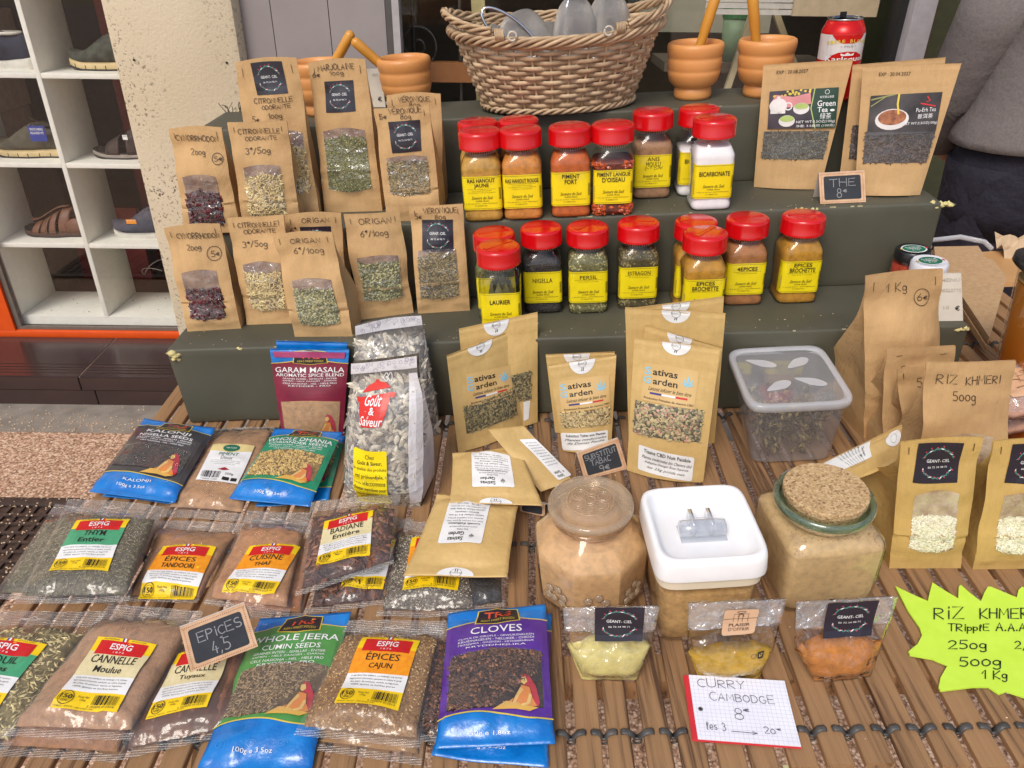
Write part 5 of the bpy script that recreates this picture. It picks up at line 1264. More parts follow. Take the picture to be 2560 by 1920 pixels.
# tea pouches on the middle step
TG = 'tea pouches on the middle step'
def teaphoto(S, t, q, kind):
    d = Decal(S, pxq=q, off=.0026, step=.003)
    if kind == 'green':
        d.rect(0, 0, 1, 1, M('tea_photo_dark', lin(70, 58, 66), lin(44, 36, 44), .35, ns=30), 0)
        d.poly([(0, .62), (.1, .9), (.35, .82), (.6, .9), (.62, .62), (.3, .55)], M('tea_cloth', lin(214, 140, 140)), 1)
        CUP = M('porcelain_print', lin(226, 220, 216)); GT = M('green_tea_print', lin(176, 196, 110)); DG = M('bottle_green_print', lin(30, 62, 44), rough=.35)
        rg = random.Random(2)
        for i in range(18): d.ell(rg.uniform(.05, .62), rg.uniform(.86, .98), .02, .03, GOLDP, 1, 6)
        d.ell(.14, .60, .13, .2, CUP, 2); d.rect(.03, .4, .25, .5, CUP, 2); d.ell(.14, .82, .03, .04, CUP, 2, 8); d.ring(.29, .58, .05, .002, CUP, 2)
        for cx, cy in ((.48, .55), (.28, .24)): d.ell(cx, cy-.04, .12, .15, CUP, 2); d.ell(cx, cy+.02, .105, .08, GT, 3)
        d.poly([(.66, 1), (1, 1), (1, 0), (.70, 0), (.62, .5)], DG, 3); d.line([(.66, 1), (.62, .5), (.70, 0)], .0016, GT, 4)
        d.ring(.84, .90, .03, .0006, WHITE, 4); d.text('绿茶', .84, .30, .15, WHITE, w=.16, lay=4); d.text('Green', .84, .62, .15, WHITE, w=.26, lay=4, bold=.01); d.text('Tea', .79, .46, .13, WHITE, w=.15, lay=4, bold=.01)
        d.ell(.93, .44, .035, .03, WHITE, 4, 12); d.text('NET WT:3.5OZ(100g)', .70, .16, .08, WHITE, w=.56, lay=5); d.text('净重: 3.5盎司 (100克)', .70, .06, .08, WHITE, w=.56, lay=5)
        d.text('始天御山香茗', .84, .78, .06, WHITE, w=.2, lay=4)
    else:
        d.rect(0, 0, 1, 1, M('slate_photo', lin(74, 66, 64), lin(40, 34, 34), .35, ns=25), 0)
        CUP = M('porcelain_print', lin(226, 220, 216)); AMB = M('amber_print', lin(176, 110, 70), lin(120, 66, 40), ns=120)
        d.line([(.02, .9), (.34, 1)], .002, M('olive_line', lin(150, 150, 90)), 1); d.line([(.02, .74), (.24, .98)], .0015, M('olive_line', lin(150, 150, 90)), 1)
        d.ell(.33, .38, .24, .26, CUP, 2); d.ell(.33, .43, .20, .19, AMB, 3); d.line([(.40, .98), (.39, .75), (.41, .52)], .0028, GOLDP, 4)
        d.line([(.8, .9), (.84, .80), (.80, .78)], .002, FLAGR, 2); d.line([(.72, .74), (.92, .66)], .002, FLAGR, 2)
        d.text('Pu-Erh Tea', .80, .58, .10, WHITE, w=.28, lay=4); d.text('普洱茶', .80, .42, .12, WHITE, w=.22, lay=4); d.text('NET WT:3.5OZ(100g)', .74, .24, .08, WHITE, w=.5, lay=4)
    d.ob('photo_print', t)
t, S = pouch('rear tea pouch peeping out behind the Pu-Erh tea pouch', (2132, 162), (2365, 143), (2300, 468), (2096, 468), z2, .10, mat=K, b=.010, win=(.08, .24, .92, .52), cont='puerh', group=TG, seed=12)
d = Decal(S, [(0, 1), (1, 1), (1, 0), (0, 0)]); d.text('EXP : 20.04.2027', .42, .955, .022, BLACK, w=.34); d.ob('lettering', t)
t, S = pouch('kraft pouch printed Green Tea with teapot photo', (1909, 162), (2133, 148), (2050, 474), (1884, 468), z2, .15, mat=K, b=.009, win=(.08, .245, .93, .47), cont='greentea', group=TG, seed=13)
teaphoto(S, t, ((1924, 229), (2097, 218), (2087, 318), (1919, 322)), 'green')
d = Decal(S, [(0, 1), (1, 1), (1, 0), (0, 0)]); d.text('EXP : 20.08.2027', .34, .935, .026, BLACK, w=.36); d.ob('lettering', t)
t, S = pouch('kraft pouch printed Pu-Erh Tea with white tea bowl photo', (2157, 165), (2404, 158), (2300, 488), (2136, 488), z2, .20, mat=K, b=.013, win=(.08, .26, .93, .50), cont='puerh', group=TG, seed=14)
teaphoto(S, t, ((2176, 240), (2355, 230), (2336, 330), (2167, 340)), 'puerh')
d = Decal(S, [(0, 1), (1, 1), (1, 0), (0, 0)]); d.text('EXP : 20.04.2027', .34, .935, .026, BLACK, w=.33); d.ob('lettering', t)
# ------------------------------------------------------------------ lying packets
def packtop(TL, TR, BR, BL, ze, th, s0=.07, s1=.09, seed=1, nu=22, nv=40, wr=1.0, sup=0., pw=.42, zt=None):
    zb_ = ZT+sup+ze; ztp = zb_ if zt is None else ZT+zt
    tl, tr, br, bl = px(TL, ztp), px(TR, ztp), px(BR, zb_), px(BL, zb_)
    G = quadgrid(tl, tr, br, bl, nu, nv); u = np.linspace(0, 1, nu+1)[None, :]; v = np.linspace(0, 1, nv+1)[:, None]; uu = u+0*v; vv = v+0*u
    W_ = np.linalg.norm(tr-tl); H_ = np.linalg.norm(tl-bl); P = np.stack([uu*W_, vv*H_, 0*uu], -1)
    # sides pull in slightly where the packet is full
    q = np.clip((vv-s0)/(1-s1-s0), 0, 1); pv = np.clip(np.minimum(q*7, (1-q)*3.4), 0, 1); pv = np.sin(pv*np.pi/2)**.8; pu = np.sin(np.pi*uu)**pw
    th = th*.68; G = G+(G.mean(1, keepdims=True)-G)*(.02*pv)[..., None]
    prof = pu*pv
    wv_ = vnoise(P, 30, seed)*.006*prof**.5 + vnoise(P, 70, seed+5)*.0022
    crim = np.exp(-((q-.06)/.05)**2)*vnoise(P*A_(1.6, .6, 1), 90, seed)*.0075+np.exp(-((q-.12)/.09)**2)*vnoise(P*A_(1, .8, 1), 45, seed+4)*.007+np.exp(-((q-.94)/.05)**2)*vnoise(P*A_(1.5, .6, 1), 80, seed+6)*.005
    seal = (1-np.clip(pv*6, 0, 1))*(vnoise(P, 22, seed+2)*.006)
    dz_ = th*prof*.72+(wv_+crim)*wr+seal
    top = G.copy(); top[..., 2] += dz_
    bot = G.copy(); bot[..., 2] = np.maximum(G[..., 2]-th*.28*prof+seal*.9, ZT+sup+.0004); top[..., 2] = np.maximum(top[..., 2], bot[..., 2]+.0008)
    return top, bot
def clearpack(label, cor, ze, th, cont, lab=None, title=(), mid=None, s0=.07, s1=.12, seed=1, fill=.9, group='clear spice packets with red-headed labels', powder_=None, sup=0., grain=None, midtxt=None, zt=None, labrot=None):
    top, bot = packtop(*cor, ze, th, s0, s1, seed, sup=sup, zt=zt); nv, nu = top.shape[0]-1, top.shape[1]-1
    t = thing('spice_packet', label, 'packet', top[nv//2, nu//2]*A_(1, 1, 0)+UP*(ZT), group)
    j0, j1 = int(round(s0*nv)), int(round((s0+(1-s0-s1)*fill)*nv)); S0 = Surf(top)
    inn, inb = top[j0:j1+1, 1:-1].copy(), bot[j0:j1+1, 1:-1].copy(); inn[..., 2] -= .0012; inb[..., 2] = np.minimum(inb[..., 2]+.0008, inn[..., 2]-.0005)
    # ragged filling line
    k = inn.shape[1]
    sh = (top[j1, 0]-top[j1-3, 0]); rag = np.array([vnoise(A_(i*.45, seed, 0), 1)*2 for i in range(k)])
    for r_i, w_ in ((-1, 1.), (-2, .66), (-3, .33)):
        for i in range(k): inn[r_i, i] += sh*rag[i]*w_*.35*A_(1, 1, .1); inb[r_i, i] += sh*rag[i]*w_*.35*A_(1, 1, .1)
    bed, cl = CONT[cont] if isinstance(cont, str) else (cont, [])
    V, F = solid(inn, inb); mk('contents', V, F, bed, t)
    SI = Surf(inn)
    for i, (mt, n, sz) in enumerate(cl): chips(SI, lambda u, v: True, int(n*1.5), sz, [mt], t, name='loose_contents', seed=seed*5+i, off=(-.0004, .0009))
    V = (top+A_(0, 0, .0006)).reshape(-1, 3); fm = []
    for j in range(nv):
        for i in range(nu): fm.append(1 if (j < j0-1 or j >= int(round((1-s1)*nv))) else 0)
    mk('film', V, gridF(nv, nu), [FILM, SEALF], t, fm=fm)
    S = Surf(top+A_(0, 0, .0006))
    # euro slot in the header seal
    d = Decal(S, [(0, 1), (1, 1), (1, 0), (0, 0)], off=.0004)
    vs = 1-s1*.55; d.line([(.40, vs-.008), (.47, vs-.006), (.50, vs+.014), (.53, vs-.006), (.60, vs-.008), (.53, vs-.018), (.47, vs-.018), (.40, vs-.008)], .0010, M('film_edge', lin(210, 200, 190), rough=.3), 1); d.ob('hang_slot', t)
    if lab:
        d = Decal(S, pxq=lab, off=.0007, step=.007); espig(d, title, mid); d.ob('printed_label', t)
    return t, S
GRN = M('green_band', lin(74, 166, 122), lin(66, 156, 112), .4, ns=200); ORB = M('orange_band', lin(240, 158, 30), lin(232, 140, 24), .4, ns=200); BEI = M('cream_band', lin(226, 214, 170), lin(218, 204, 156), .4, ns=200)
FINE = ['Créé dans nos ateliers, ce mélange à la saveur', 'légèrement pimentée, parfume et relève le goût', 'des plats de poisson, viande et légumes.', '100% épices et herbes pures.']
def espig(d, title, mid):
    d.rect(0, 0, 1, 1, ESPY, 0); d.rect(0, .44, 1, .80, mid, 1); d.rect(0, .22, 1, .44, WHITE, 1)
    d.rect(.0, .435, 1, .445, WHITE, 2)
    d.poly([(.10, .755), (.90, .755), (.90, .955), (.10, .955)], RED, 2)
    d.text('ESPIG', .5, .875, .09, WHITE, w=.36, lay=3, bold=.02); d.text('1 8 7 6', .5, .795, .026, WHITE, w=.18, lay=3)
    for a in (-.5, 0, .5): d.ell(.60+.03*a, .93+.008*(1-abs(a)), .012, .01, ORNG, 3, 6)
    d.text('ENTREPRISE', .27, .975, .018, BLACK, w=.26, lay=3); d.text('FRANÇAISE', .73, .975, .018, BLACK, w=.24, lay=3)
    for i, m_ in enumerate((FLAGB, WHITE, FLAGR)): d.rect(.46+.03*i, .955, .49+.03*i, 1.0, m_, 3)
    ys = (.685, .545)
    for s_, y, sz, bo, kw in zip(title, ys, (.112, .092), (.004, .010), (.088, .070)): d.text(s_, .5, y, sz, BLACK, w=min(.90, kw*len(s_)+.035), lay=3, bold=bo)
    for i, s_ in enumerate(FINE): d.text(s_, .5, .405-.044*i, .026, BLACK, w=.84-.12*(i == 3)-.05*(i == 2), lay=3)
    d.ring(.15, .125, .105, .0006, BLACK, 3); d.ring(.15, .125, .075, .0003, BLACK, 3, 18); d.text('150', .15, .135, .06, BLACK, w=.17, lay=4, bold=.02); d.text('ANS', .15, .085, .024, BLACK, w=.08, lay=4, bold=.02)
    d.text('Poids Net', .40, .155, .026, BLACK, w=.17, lay=3); d.text('100g', .40, .115, .026, BLACK, w=.09, lay=3)
    d.bars(.56, .065, .94, .185, BLACK, 3, 30); d.text('3 102870 012514', .72, .045, .024, BLACK, w=.42, lay=3); d.text('CEPASCO - BP41233 - 13783 Aubagne Cedex', .33, .018, .02, BLACK, w=.6, lay=3)
# --- blue printed packets
def lady(d, cx, cy, s, lay=5):
    k = d.W/d.H; SH = M('shawl_red', lin(190, 36, 60), lin(168, 28, 48)); BO = M('lady_orange', lin(224, 138, 60)); SK = M('lady_skin', lin(226, 188, 110)); LN = M('lady_line', lin(96, 50, 30))
    P = lambda pts, m, l: d.poly([(cx+x*s, cy+y*s*k) for x, y in pts], m, lay+l)
    P([(.05, .98), (.22, .92), (.40, .60), (.50, .10), (.44, -.02), (.30, .15), (.20, .5), (.06, .62), (-.02, .85)], SH, 0)
    P([(-.02, .62), (.22, .55), (.30, .20), (.42, .0), (.10, -.05), (-.30, .05), (-.55, .12), (-.5, .02), (-.1, .3)], BO, 1)
    P([(.10, .88), (.16, .72), (.06, .62), (-.02, .70), (-.02, .84)], SK, 2)
    P([(-.05, .55), (-.2, .25), (-.28, .08), (-.2, .05), (-.08, .28), (.04, .46)], SK, 2); P([(.2, .35), (.12, .08), (-.05, .02), (.0, -.04), (.22, .04), (.28, .3)], SK, 3)
    P([(-.85, -.10), (-.45, .12), (-.1, .06), (.0, -.04), (-.2, -.1)], M('tray_gold', lin(216, 170, 80)), 2); P([(-.2, -.1), (.1, .0), (.45, -.05), (.2, -.16)], M('tray_gold', lin(216, 170, 80)), 3)
    d.line([(cx-.02*s, cy+.62*s*k), (cx+.22*s, cy+.55*s*k), (cx+.30*s, cy+.2*s*k)], .0005, LN, lay+4); d.line([(cx-.05*s, cy+.55*s*k), (cx-.2*s, cy+.25*s*k), (cx-.28*s, cy+.08*s*k)], .0005, LN, lay+4)
def trsprint(S, t, panel, cont, title, subs, fine_, vp=(.20, .88), win=(.30, .62), seed=1, small='100g  3.5oz', chipn=1.0, foot=None, wcolor=None, th_=1.):
    d = Decal(S, [(0, 1), (1, 1), (1, 0), (0, 0)], off=.0004, step=.006)
    v0, v1 = vp; w0, w1 = win; N_ = 16
    wavt = lambda x: v1-.035*math.cos((x-.5)*math.pi)**2*(-1)*.0+ -.03*abs(x-.5)*0
    topc = [(x, v1+.018*math.cos((x-.5)*6.2)) for x in np.linspace(1, 0, N_)]; botc = [(x, v0+.022*math.sin(x*5.2)) for x in np.linspace(0, 1, N_)]
    d.poly(topc+botc, panel, 1)
    d.line([(x, y+.004) for x, y in topc], .0013, GOLDP, 2); d.line([(x, y-.004) for x, y in botc], .0015, GOLDP, 2)
    bed, cl = CONT[cont] if isinstance(cont, str) else (cont, [])
    wt = [(x, w1+.03*math.sin((x-.07)/.86*math.pi)) for x in np.linspace(.93, .07, N_)]; wb = [(x, max(w0, v0+.022*math.sin(x*5.2)+.006)) for x in np.linspace(.07, .93, N_)]
    d.poly(wt+wb, bed, 2)
    # logo block
    d.poly([(.31, .975), (.42, .985), (.5, .995), (.58, .985), (.71, .975), (.74, .850), (.51, .83), (.28, .850)], GOLDP, 3)
    d.poly([(.32, .97), (.42, .98), (.5, .99), (.58, .98), (.70, .97), (.725, .854), (.51, .836), (.295, .854)], NAVY, 4)
    d.text('TRS', .51, .928, .066, M('logo_orange', lin(222, 84, 44)), w=.27, lay=5, bold=.04); d.text("ASIA'S FINEST FOODS", .51, .872, .022, GOLDP, w=.34, lay=5)
    y = min(v1-.085, .79)
    for i, s_ in enumerate(title): d.text(s_, .5, y, .058 if i == 0 else .034, WHITE, w=min(.92, (.085 if i == 0 else .055)*len(s_)), lay=4, bold=.006); y -= .055 if i == 0 else .038
    y -= .0
    for i, s_ in enumerate(fine_): d.text(s_, .5, y, .016, WHITE, w=.74-.16*(i == len(fine_)-1), lay=4); y -= .025
    lady(d, .74, v0+.045, .31, 6)
    if foot: d.text(foot, .5, v0*.66, .034, WHITE, w=.34, lay=4)
    d.text(small, .46, v0*.42, .028, WHITE, w=.34, lay=4)
    rg = random.Random(seed); SWI = M('swirl_blue', lin(70, 150, 214), rough=.3)
    for k in range(3): d.line([(.15+.28*k+.05*math.cos(a)*(1-.08*a), v0*.55+.022*math.sin(a)*(1-.08*a)) for a in np.linspace(0, 8, 16)], .0005, SWI, 2)
    d.ob('printed_front', t)
    class Sub:
        def at(s, a, b, off=0.): return S.at(.07+a*.86, (w0-.02)+b*(w1-w0+.05), off)
    ins = lambda a, b: (lambda x, y_: max(w0, v0+.022*math.sin(x*5.2)+.008) < y_ < w1+.03*math.sin((x-.07)/.86*math.pi)-.004 and not (x > .50 and y_ < v0+.06+.62*(x-.52)))(.07+a*.86, (w0-.02)+b*(w1-w0+.05))
    for i, (mt, n, sz) in enumerate(cl): chips(Sub(), ins, int(n*chipn), sz, [mt], t, seed=seed*3+i, off=(.0008, .0022))
    d = Decal(S, [(0, 1), (1, 1), (1, 0), (0, 0)], off=.0030, step=.008); d.poly(wt+wb, FILM); d.ob('window_film', t)
def bluepack(label, cor, ze, th, panel, cont, title, fine_, seed=1, prn=True, sup=0., vp=(.20, .88), win=(.30, .62), zt=None, foot=None, small='100g e 3.5oz', chipn=1.):
    top, bot = packtop(*cor, ze, th, .05, .05, seed, sup=sup, zt=zt, wr=.8)
    t = thing('blue_spice_packet', label, 'packet', top[20, 11]*A_(1, 1, 0)+UP*ZT, 'blue printed spice packets'); V, F = solid(top, bot); mk('packet_body', V, F, BLUEP, t)
    S = Surf(top)
    if prn: trsprint(S, t, panel, cont, title, (), fine_, seed=seed, vp=vp, win=win, foot=foot, small=small, chipn=chipn)
    return t, S
MULTI = ['GRAINES INTERI - SEMILLAS - ENTIER', 'SAMEN - HELE ZAADJES - ZIARNA', 'CELE NASIONA - HEL - HELE FRO', 'KRYDDER - FRO']
PG = M('panel_green', lin(30, 142, 104), lin(24, 128, 92), .35, coat=.4); PG2 = M('panel_leaf_green', lin(84, 150, 76), lin(70, 134, 64), .35, coat=.4); PP = M('panel_purple', lin(92, 50, 150), lin(80, 42, 134), .35, coat=.4); PM = M('panel_maroon', lin(132, 30, 60), lin(116, 24, 50), .35, coat=.4); PK = M('panel_black', lin(60, 60, 66), lin(48, 48, 54), .3, coat=.5)
# back rows first
bluepack('blue packet hidden under the Kalonji packet, only its lower edge showing', ((380, 1065), (550, 1085), (432, 1262), (255, 1240)), .003, .010, PK, 'nigella', [], [], 41, False)
bluepack('blue and black packet printed KALONJI NIGELLA SEEDS', ((361, 1046), (539, 1072), (436, 1256), (223, 1229)), .014, .022, PK, 'nigella', ['KALONJI', 'NIGELLA SEEDS'], MULTI[:3], 42, foot='KALONJI', zt=.030, vp=(.22, .9), win=(.30, .58))
t, S = clearpack('brown powder packet with small white PIMENT DOUX label', ((538, 1072), (688, 1070), (604, 1306), (396, 1292)), .006, .030, P_('piment', (186, 142, 98)), s0=.09, s1=.03, seed=43, fill=1.)
d = Decal(S, pxq=((534, 1112), (637, 1116), (594, 1211), (490, 1200)), off=.0008); d.rect(0, 0, 1, 1, WHITE, 0)
d.poly([(0, 1), (1, 1), (1, .84), (.5, .76), (0, .82)], M('straw_print', lin(226, 204, 140)), 1); d.ell(.5, .88, .2, .10, M('emblem_green', lin(30, 110, 80)), 2); d.text('NATURE', .5, .88, .04, WHITE, w=.24, lay=3)
d.text('PIMENT', .5, .71, .09, M('emblem_green', 0), w=.46, lay=2); d.text('Doux', .5, .60, .09, GREYP, w=.28, lay=2)
for i in range(3): d.text('Fruits moulus piment doux en poudre origine', .5, .52-.04*i, .022, BLACK, w=.7-.2*(i == 2), lay=2)
d.poly([(.40, .30), (.55, .36), (.68, .30), (.55, .27)], M('paprika_print', lin(160, 20, 40)), 2); d.bars(.08, .08, .52, .24, BLACK, 2); d.text('250g', .72, .19, .06, BLACK, w=.2, lay=2); d.text('3 269050 113420', .3, .04, .03, BLACK, w=.4, lay=2); d.rrect(.6, .04, .76, .12, .001, BLACK, 2); d.rrect(.8, .04, .94, .12, .001, BLACK, 2)
d.ob('printed_label', t)
bluepack('blue and green coriander packet tucked under its twin', ((712, 1085), (864, 1092), (822, 1250), (640, 1268)), .003, .014, PG, 'coriander', ['WHOLE DHANIA'], MULTI[:2], 44)
bluepack('blue and green packet printed WHOLE DHANIA CORIANDER SEEDS', ((688, 1074), (857, 1080), (776, 1268), (572, 1246)), .018, .022, PG, 'coriander', ['WHOLE DHANIA', 'CORIANDER SEEDS'], MULTI[:3], 45, zt=.032, vp=(.20, .87), win=(.27, .60))
# garam masala leaning upright on the step
for lab_, cor_, pr_, bb, kk, sd in (('blue packet standing behind the Garam Masala packet', ((690, 852), (868, 856), (852, 1070), (712, 1074)), False, .006, .08, 51), ('upright blue and maroon packet printed GARAM MASALA', ((674, 872), (873, 873), (857, 1090), (707, 1092)), True, .014, .16, 52)):
    t, S = pouch(lab_, *cor_, ZT, kk, BLUEP, bb, name='blue_spice_packet', group='blue printed spice packets', seed=sd, cat='packet')
    if pr_:
        trsprint(S, t, PM, P_('garam', (186, 146, 104)), ['GARAM MASALA', 'AROMATIC SPICE BLEND'], (), MULTI, vp=(.02, .86), win=(.04, .42), seed=3, small=' ')
        d = Decal(S, [(.04, .975), (.96, .965), (.95, .90), (.05, .915)], off=.002); d.rect(0, 0, 1, 1, M('pink_flap', lin(176, 76, 120), lin(160, 60, 104), .3), 0); d.ob('folded_top', t)

# clear packets, second row
clearpack('thyme packet underneath the THYM Entier packet', ((140, 1262), (405, 1292), (318, 1512), (-25, 1500)), .005, .022, 'thyme', seed=61, fill=.94)
clearpack('clear herb packet labelled THYM Entier with green band', ((172, 1248), (412, 1266), (323, 1505), (36, 1512)), .026, .030, 'thyme', ((192, 1302), (326, 1299), (270, 1429), (122, 1428)), ('THYM', 'Entier'), GRN, seed=62, fill=.94, zt=.03)
clearpack('clear packet labelled EPICES TANDOORI with orange band', ((399, 1302), (614, 1311), (494, 1512), (316, 1503)), .006, .028, P_('tandoori', (180, 130, 84)), ((409, 1366), (541, 1368), (485, 1500), (345, 1498)), ('ÉPICES', 'TANDOORI'), ORB, seed=63, fill=.98)
clearpack('clear packet under the CUISINE THAI packet', ((630, 1300), (800, 1310), (757, 1550), (560, 1545)), .003, .012, P_('thai2', (180, 118, 70)), seed=64)
clearpack('clear packet labelled CUISINE THAI with orange band', ((619, 1278), (778, 1283), (723, 1541), (508, 1511)), .012, .026, P_('thai', (186, 134, 90)), ((625, 1366), (751, 1368), (686, 1484), (555, 1481)), ('CUISINE', 'THAÏ'), ORB, seed=65, fill=.88, s1=.14)
clearpack('star anise packet lying under the BADIANE packet', ((850, 1290), (1035, 1300), (967, 1513), (758, 1540)), .004, .024, 'anise', ((880, 1375), (990, 1350), (957, 1474), (852, 1470)), ('BADIANE', 'Entière'), BEI, seed=66)
t, S = clearpack('clear star anise packet labelled BADIANE Entiere on top', ((779, 1258), (1001, 1235), (984, 1412), (738, 1495)), .034, .024, 'anise', ((812, 1304), (934, 1276), (925, 1389), (789, 1416)), ('BADIANE', 'Entière'), BEI, seed=67, fill=.9, zt=.034)
clearpack('dark seed packet mostly hidden under the lying hemp pouch', ((1100, 1330), (1260, 1320), (1262, 1520), (1120, 1538)), .003, .018, 'nigella', seed=68)
clearpack('grey crushed pepper packet with yellow label base under the hemp pouch', ((1003, 1302), (1170, 1315), (1199, 1540), (940, 1545)), .008, .032, 'pepper', ((1030, 1345), (1165, 1350), (1144, 1477), (1006, 1476)), ('POIVRE', 'Gris'), ORB, seed=69)
# front row
def stick_pack():
    t = bpy.data.objects['spice_packet'] if False else [o for o in bpy.data.objects if o.get('label', '').startswith('cinnamon stick packet')][0]
    top, bot = packtop((452, 1566), (650, 1566), (590, 1838), (290, 1905), .008, .034, .07, .12, 73); S = Surf(top); CM = M('cinnamon_bark', lin(150, 98, 66), lin(104, 64, 44), .6, ns=60, bs=160, bst=.4)
    for i in range(7):
        u = .10+.125*i; mb = MB(); mb.tube([S.at(u+.02*math.sin(i*3+q*2), .12+.68*q, -.0054) for q in np.linspace(0, 1, 9)], .0045+.0008*math.sin(i*2.3), 10); mb.ob('cinnamon_stick', CM, t, sm=True)
clearpack('fennel seed packet with green label cut off by the left photo edge', ((-60, 1530), (268, 1532), (20, 1878), (-330, 1870)), .008, .034, 'fennel', ((-52, 1592), (118, 1612), (-8, 1778), (-190, 1760)), ('FENOUIL', 'Graines'), GRN, seed=71, fill=.93)
clearpack('packet lying under the CANNELLE Moulue packet, lower seal showing', ((250, 1540), (480, 1560), (290, 1912), (-40, 1890)), .004, .014, P_('cannelle2', (168, 122, 86)), seed=72)
clearpack('cinnamon stick packet labelled CANNELLE Tuyaux', ((452, 1566), (650, 1566), (590, 1838), (290, 1905)), .008, .034, 'sticks', ((447, 1635), (578, 1622), (517, 1768), (364, 1800)), ('CANNELLE', 'Tuyaux'), BEI, seed=73, fill=.95)
stick_pack()
clearpack('clear brown powder packet labelled CANNELLE Moulue', ((274, 1511), (510, 1530), (327, 1855), (0, 1845)), .022, .034, P_('cannelle', (176, 136, 102)), ((247, 1592), (392, 1612), (292, 1781), (126, 1768)), ('CANNELLE', 'Moulue'), BEI, seed=74, fill=.97, s1=.10)
bluepack('blue and green packet printed WHOLE JEERA CUMIN SEEDS', ((650, 1546), (878, 1530), (776, 1935), (482, 1945)), .006, .022, PG2, 'cumin', ['WHOLE JEERA', 'CUMIN SEEDS'], MULTI, 75, zt=.02, vp=(.27, .90), win=(.31, .60), small='100g e 3.5oz')
clearpack('clove-dark packet squeezed between the CAJUN and CLOVES packets', ((1060, 1560), (1150, 1560), (1110, 1860), (1030, 1850)), .004, .022, 'cloves', seed=76)
clearpack('packet lying under the EPICES CAJUN packet, lower seal showing', ((880, 1570), (1110, 1570), (1053, 1916), (745, 1872)), .004, .014, P_('cajun2', (160, 120, 74)), seed=77)
clearpack('clear coarse spice packet labelled EPICES CAJUN', ((872, 1551), (1117, 1553), (1050, 1872), (734, 1838)), .020, .032, 'cajun', ((907, 1595), (1051, 1603), (995, 1778), (836, 1758)), ('ÉPICES', 'CAJUN'), ORB, seed=78, fill=.97)
bluepack('blue packet under the CLOVES packet, edges showing right and below', ((1140, 1560), (1379, 1537), (1371, 1920), (1080, 1892)), .003, .010, PP, 'cloves', ['CLOVES'], MULTI[:2], 79, vp=(.2, .88), win=(.24, .58))
bluepack('blue and purple packet printed CLOVES', ((1121, 1535), (1364, 1510), (1388, 1860), (1088, 1872)), .016, .020, PP, 'cloves', ['CLOVES'], ['CLOUS DE GIROFLE - GEWÜRZNELKEN', 'KRUIDNAGELEN - NELLIKER - CHIODI', 'ГВОЗДИКА - GOZDZIKI - KRYDDERNELLIK', 'KRYDDNEJLIKA'], 80, zt=.026, vp=(.17, .87), win=(.21, .60), small='50g e 1.8oz', chipn=1.2)

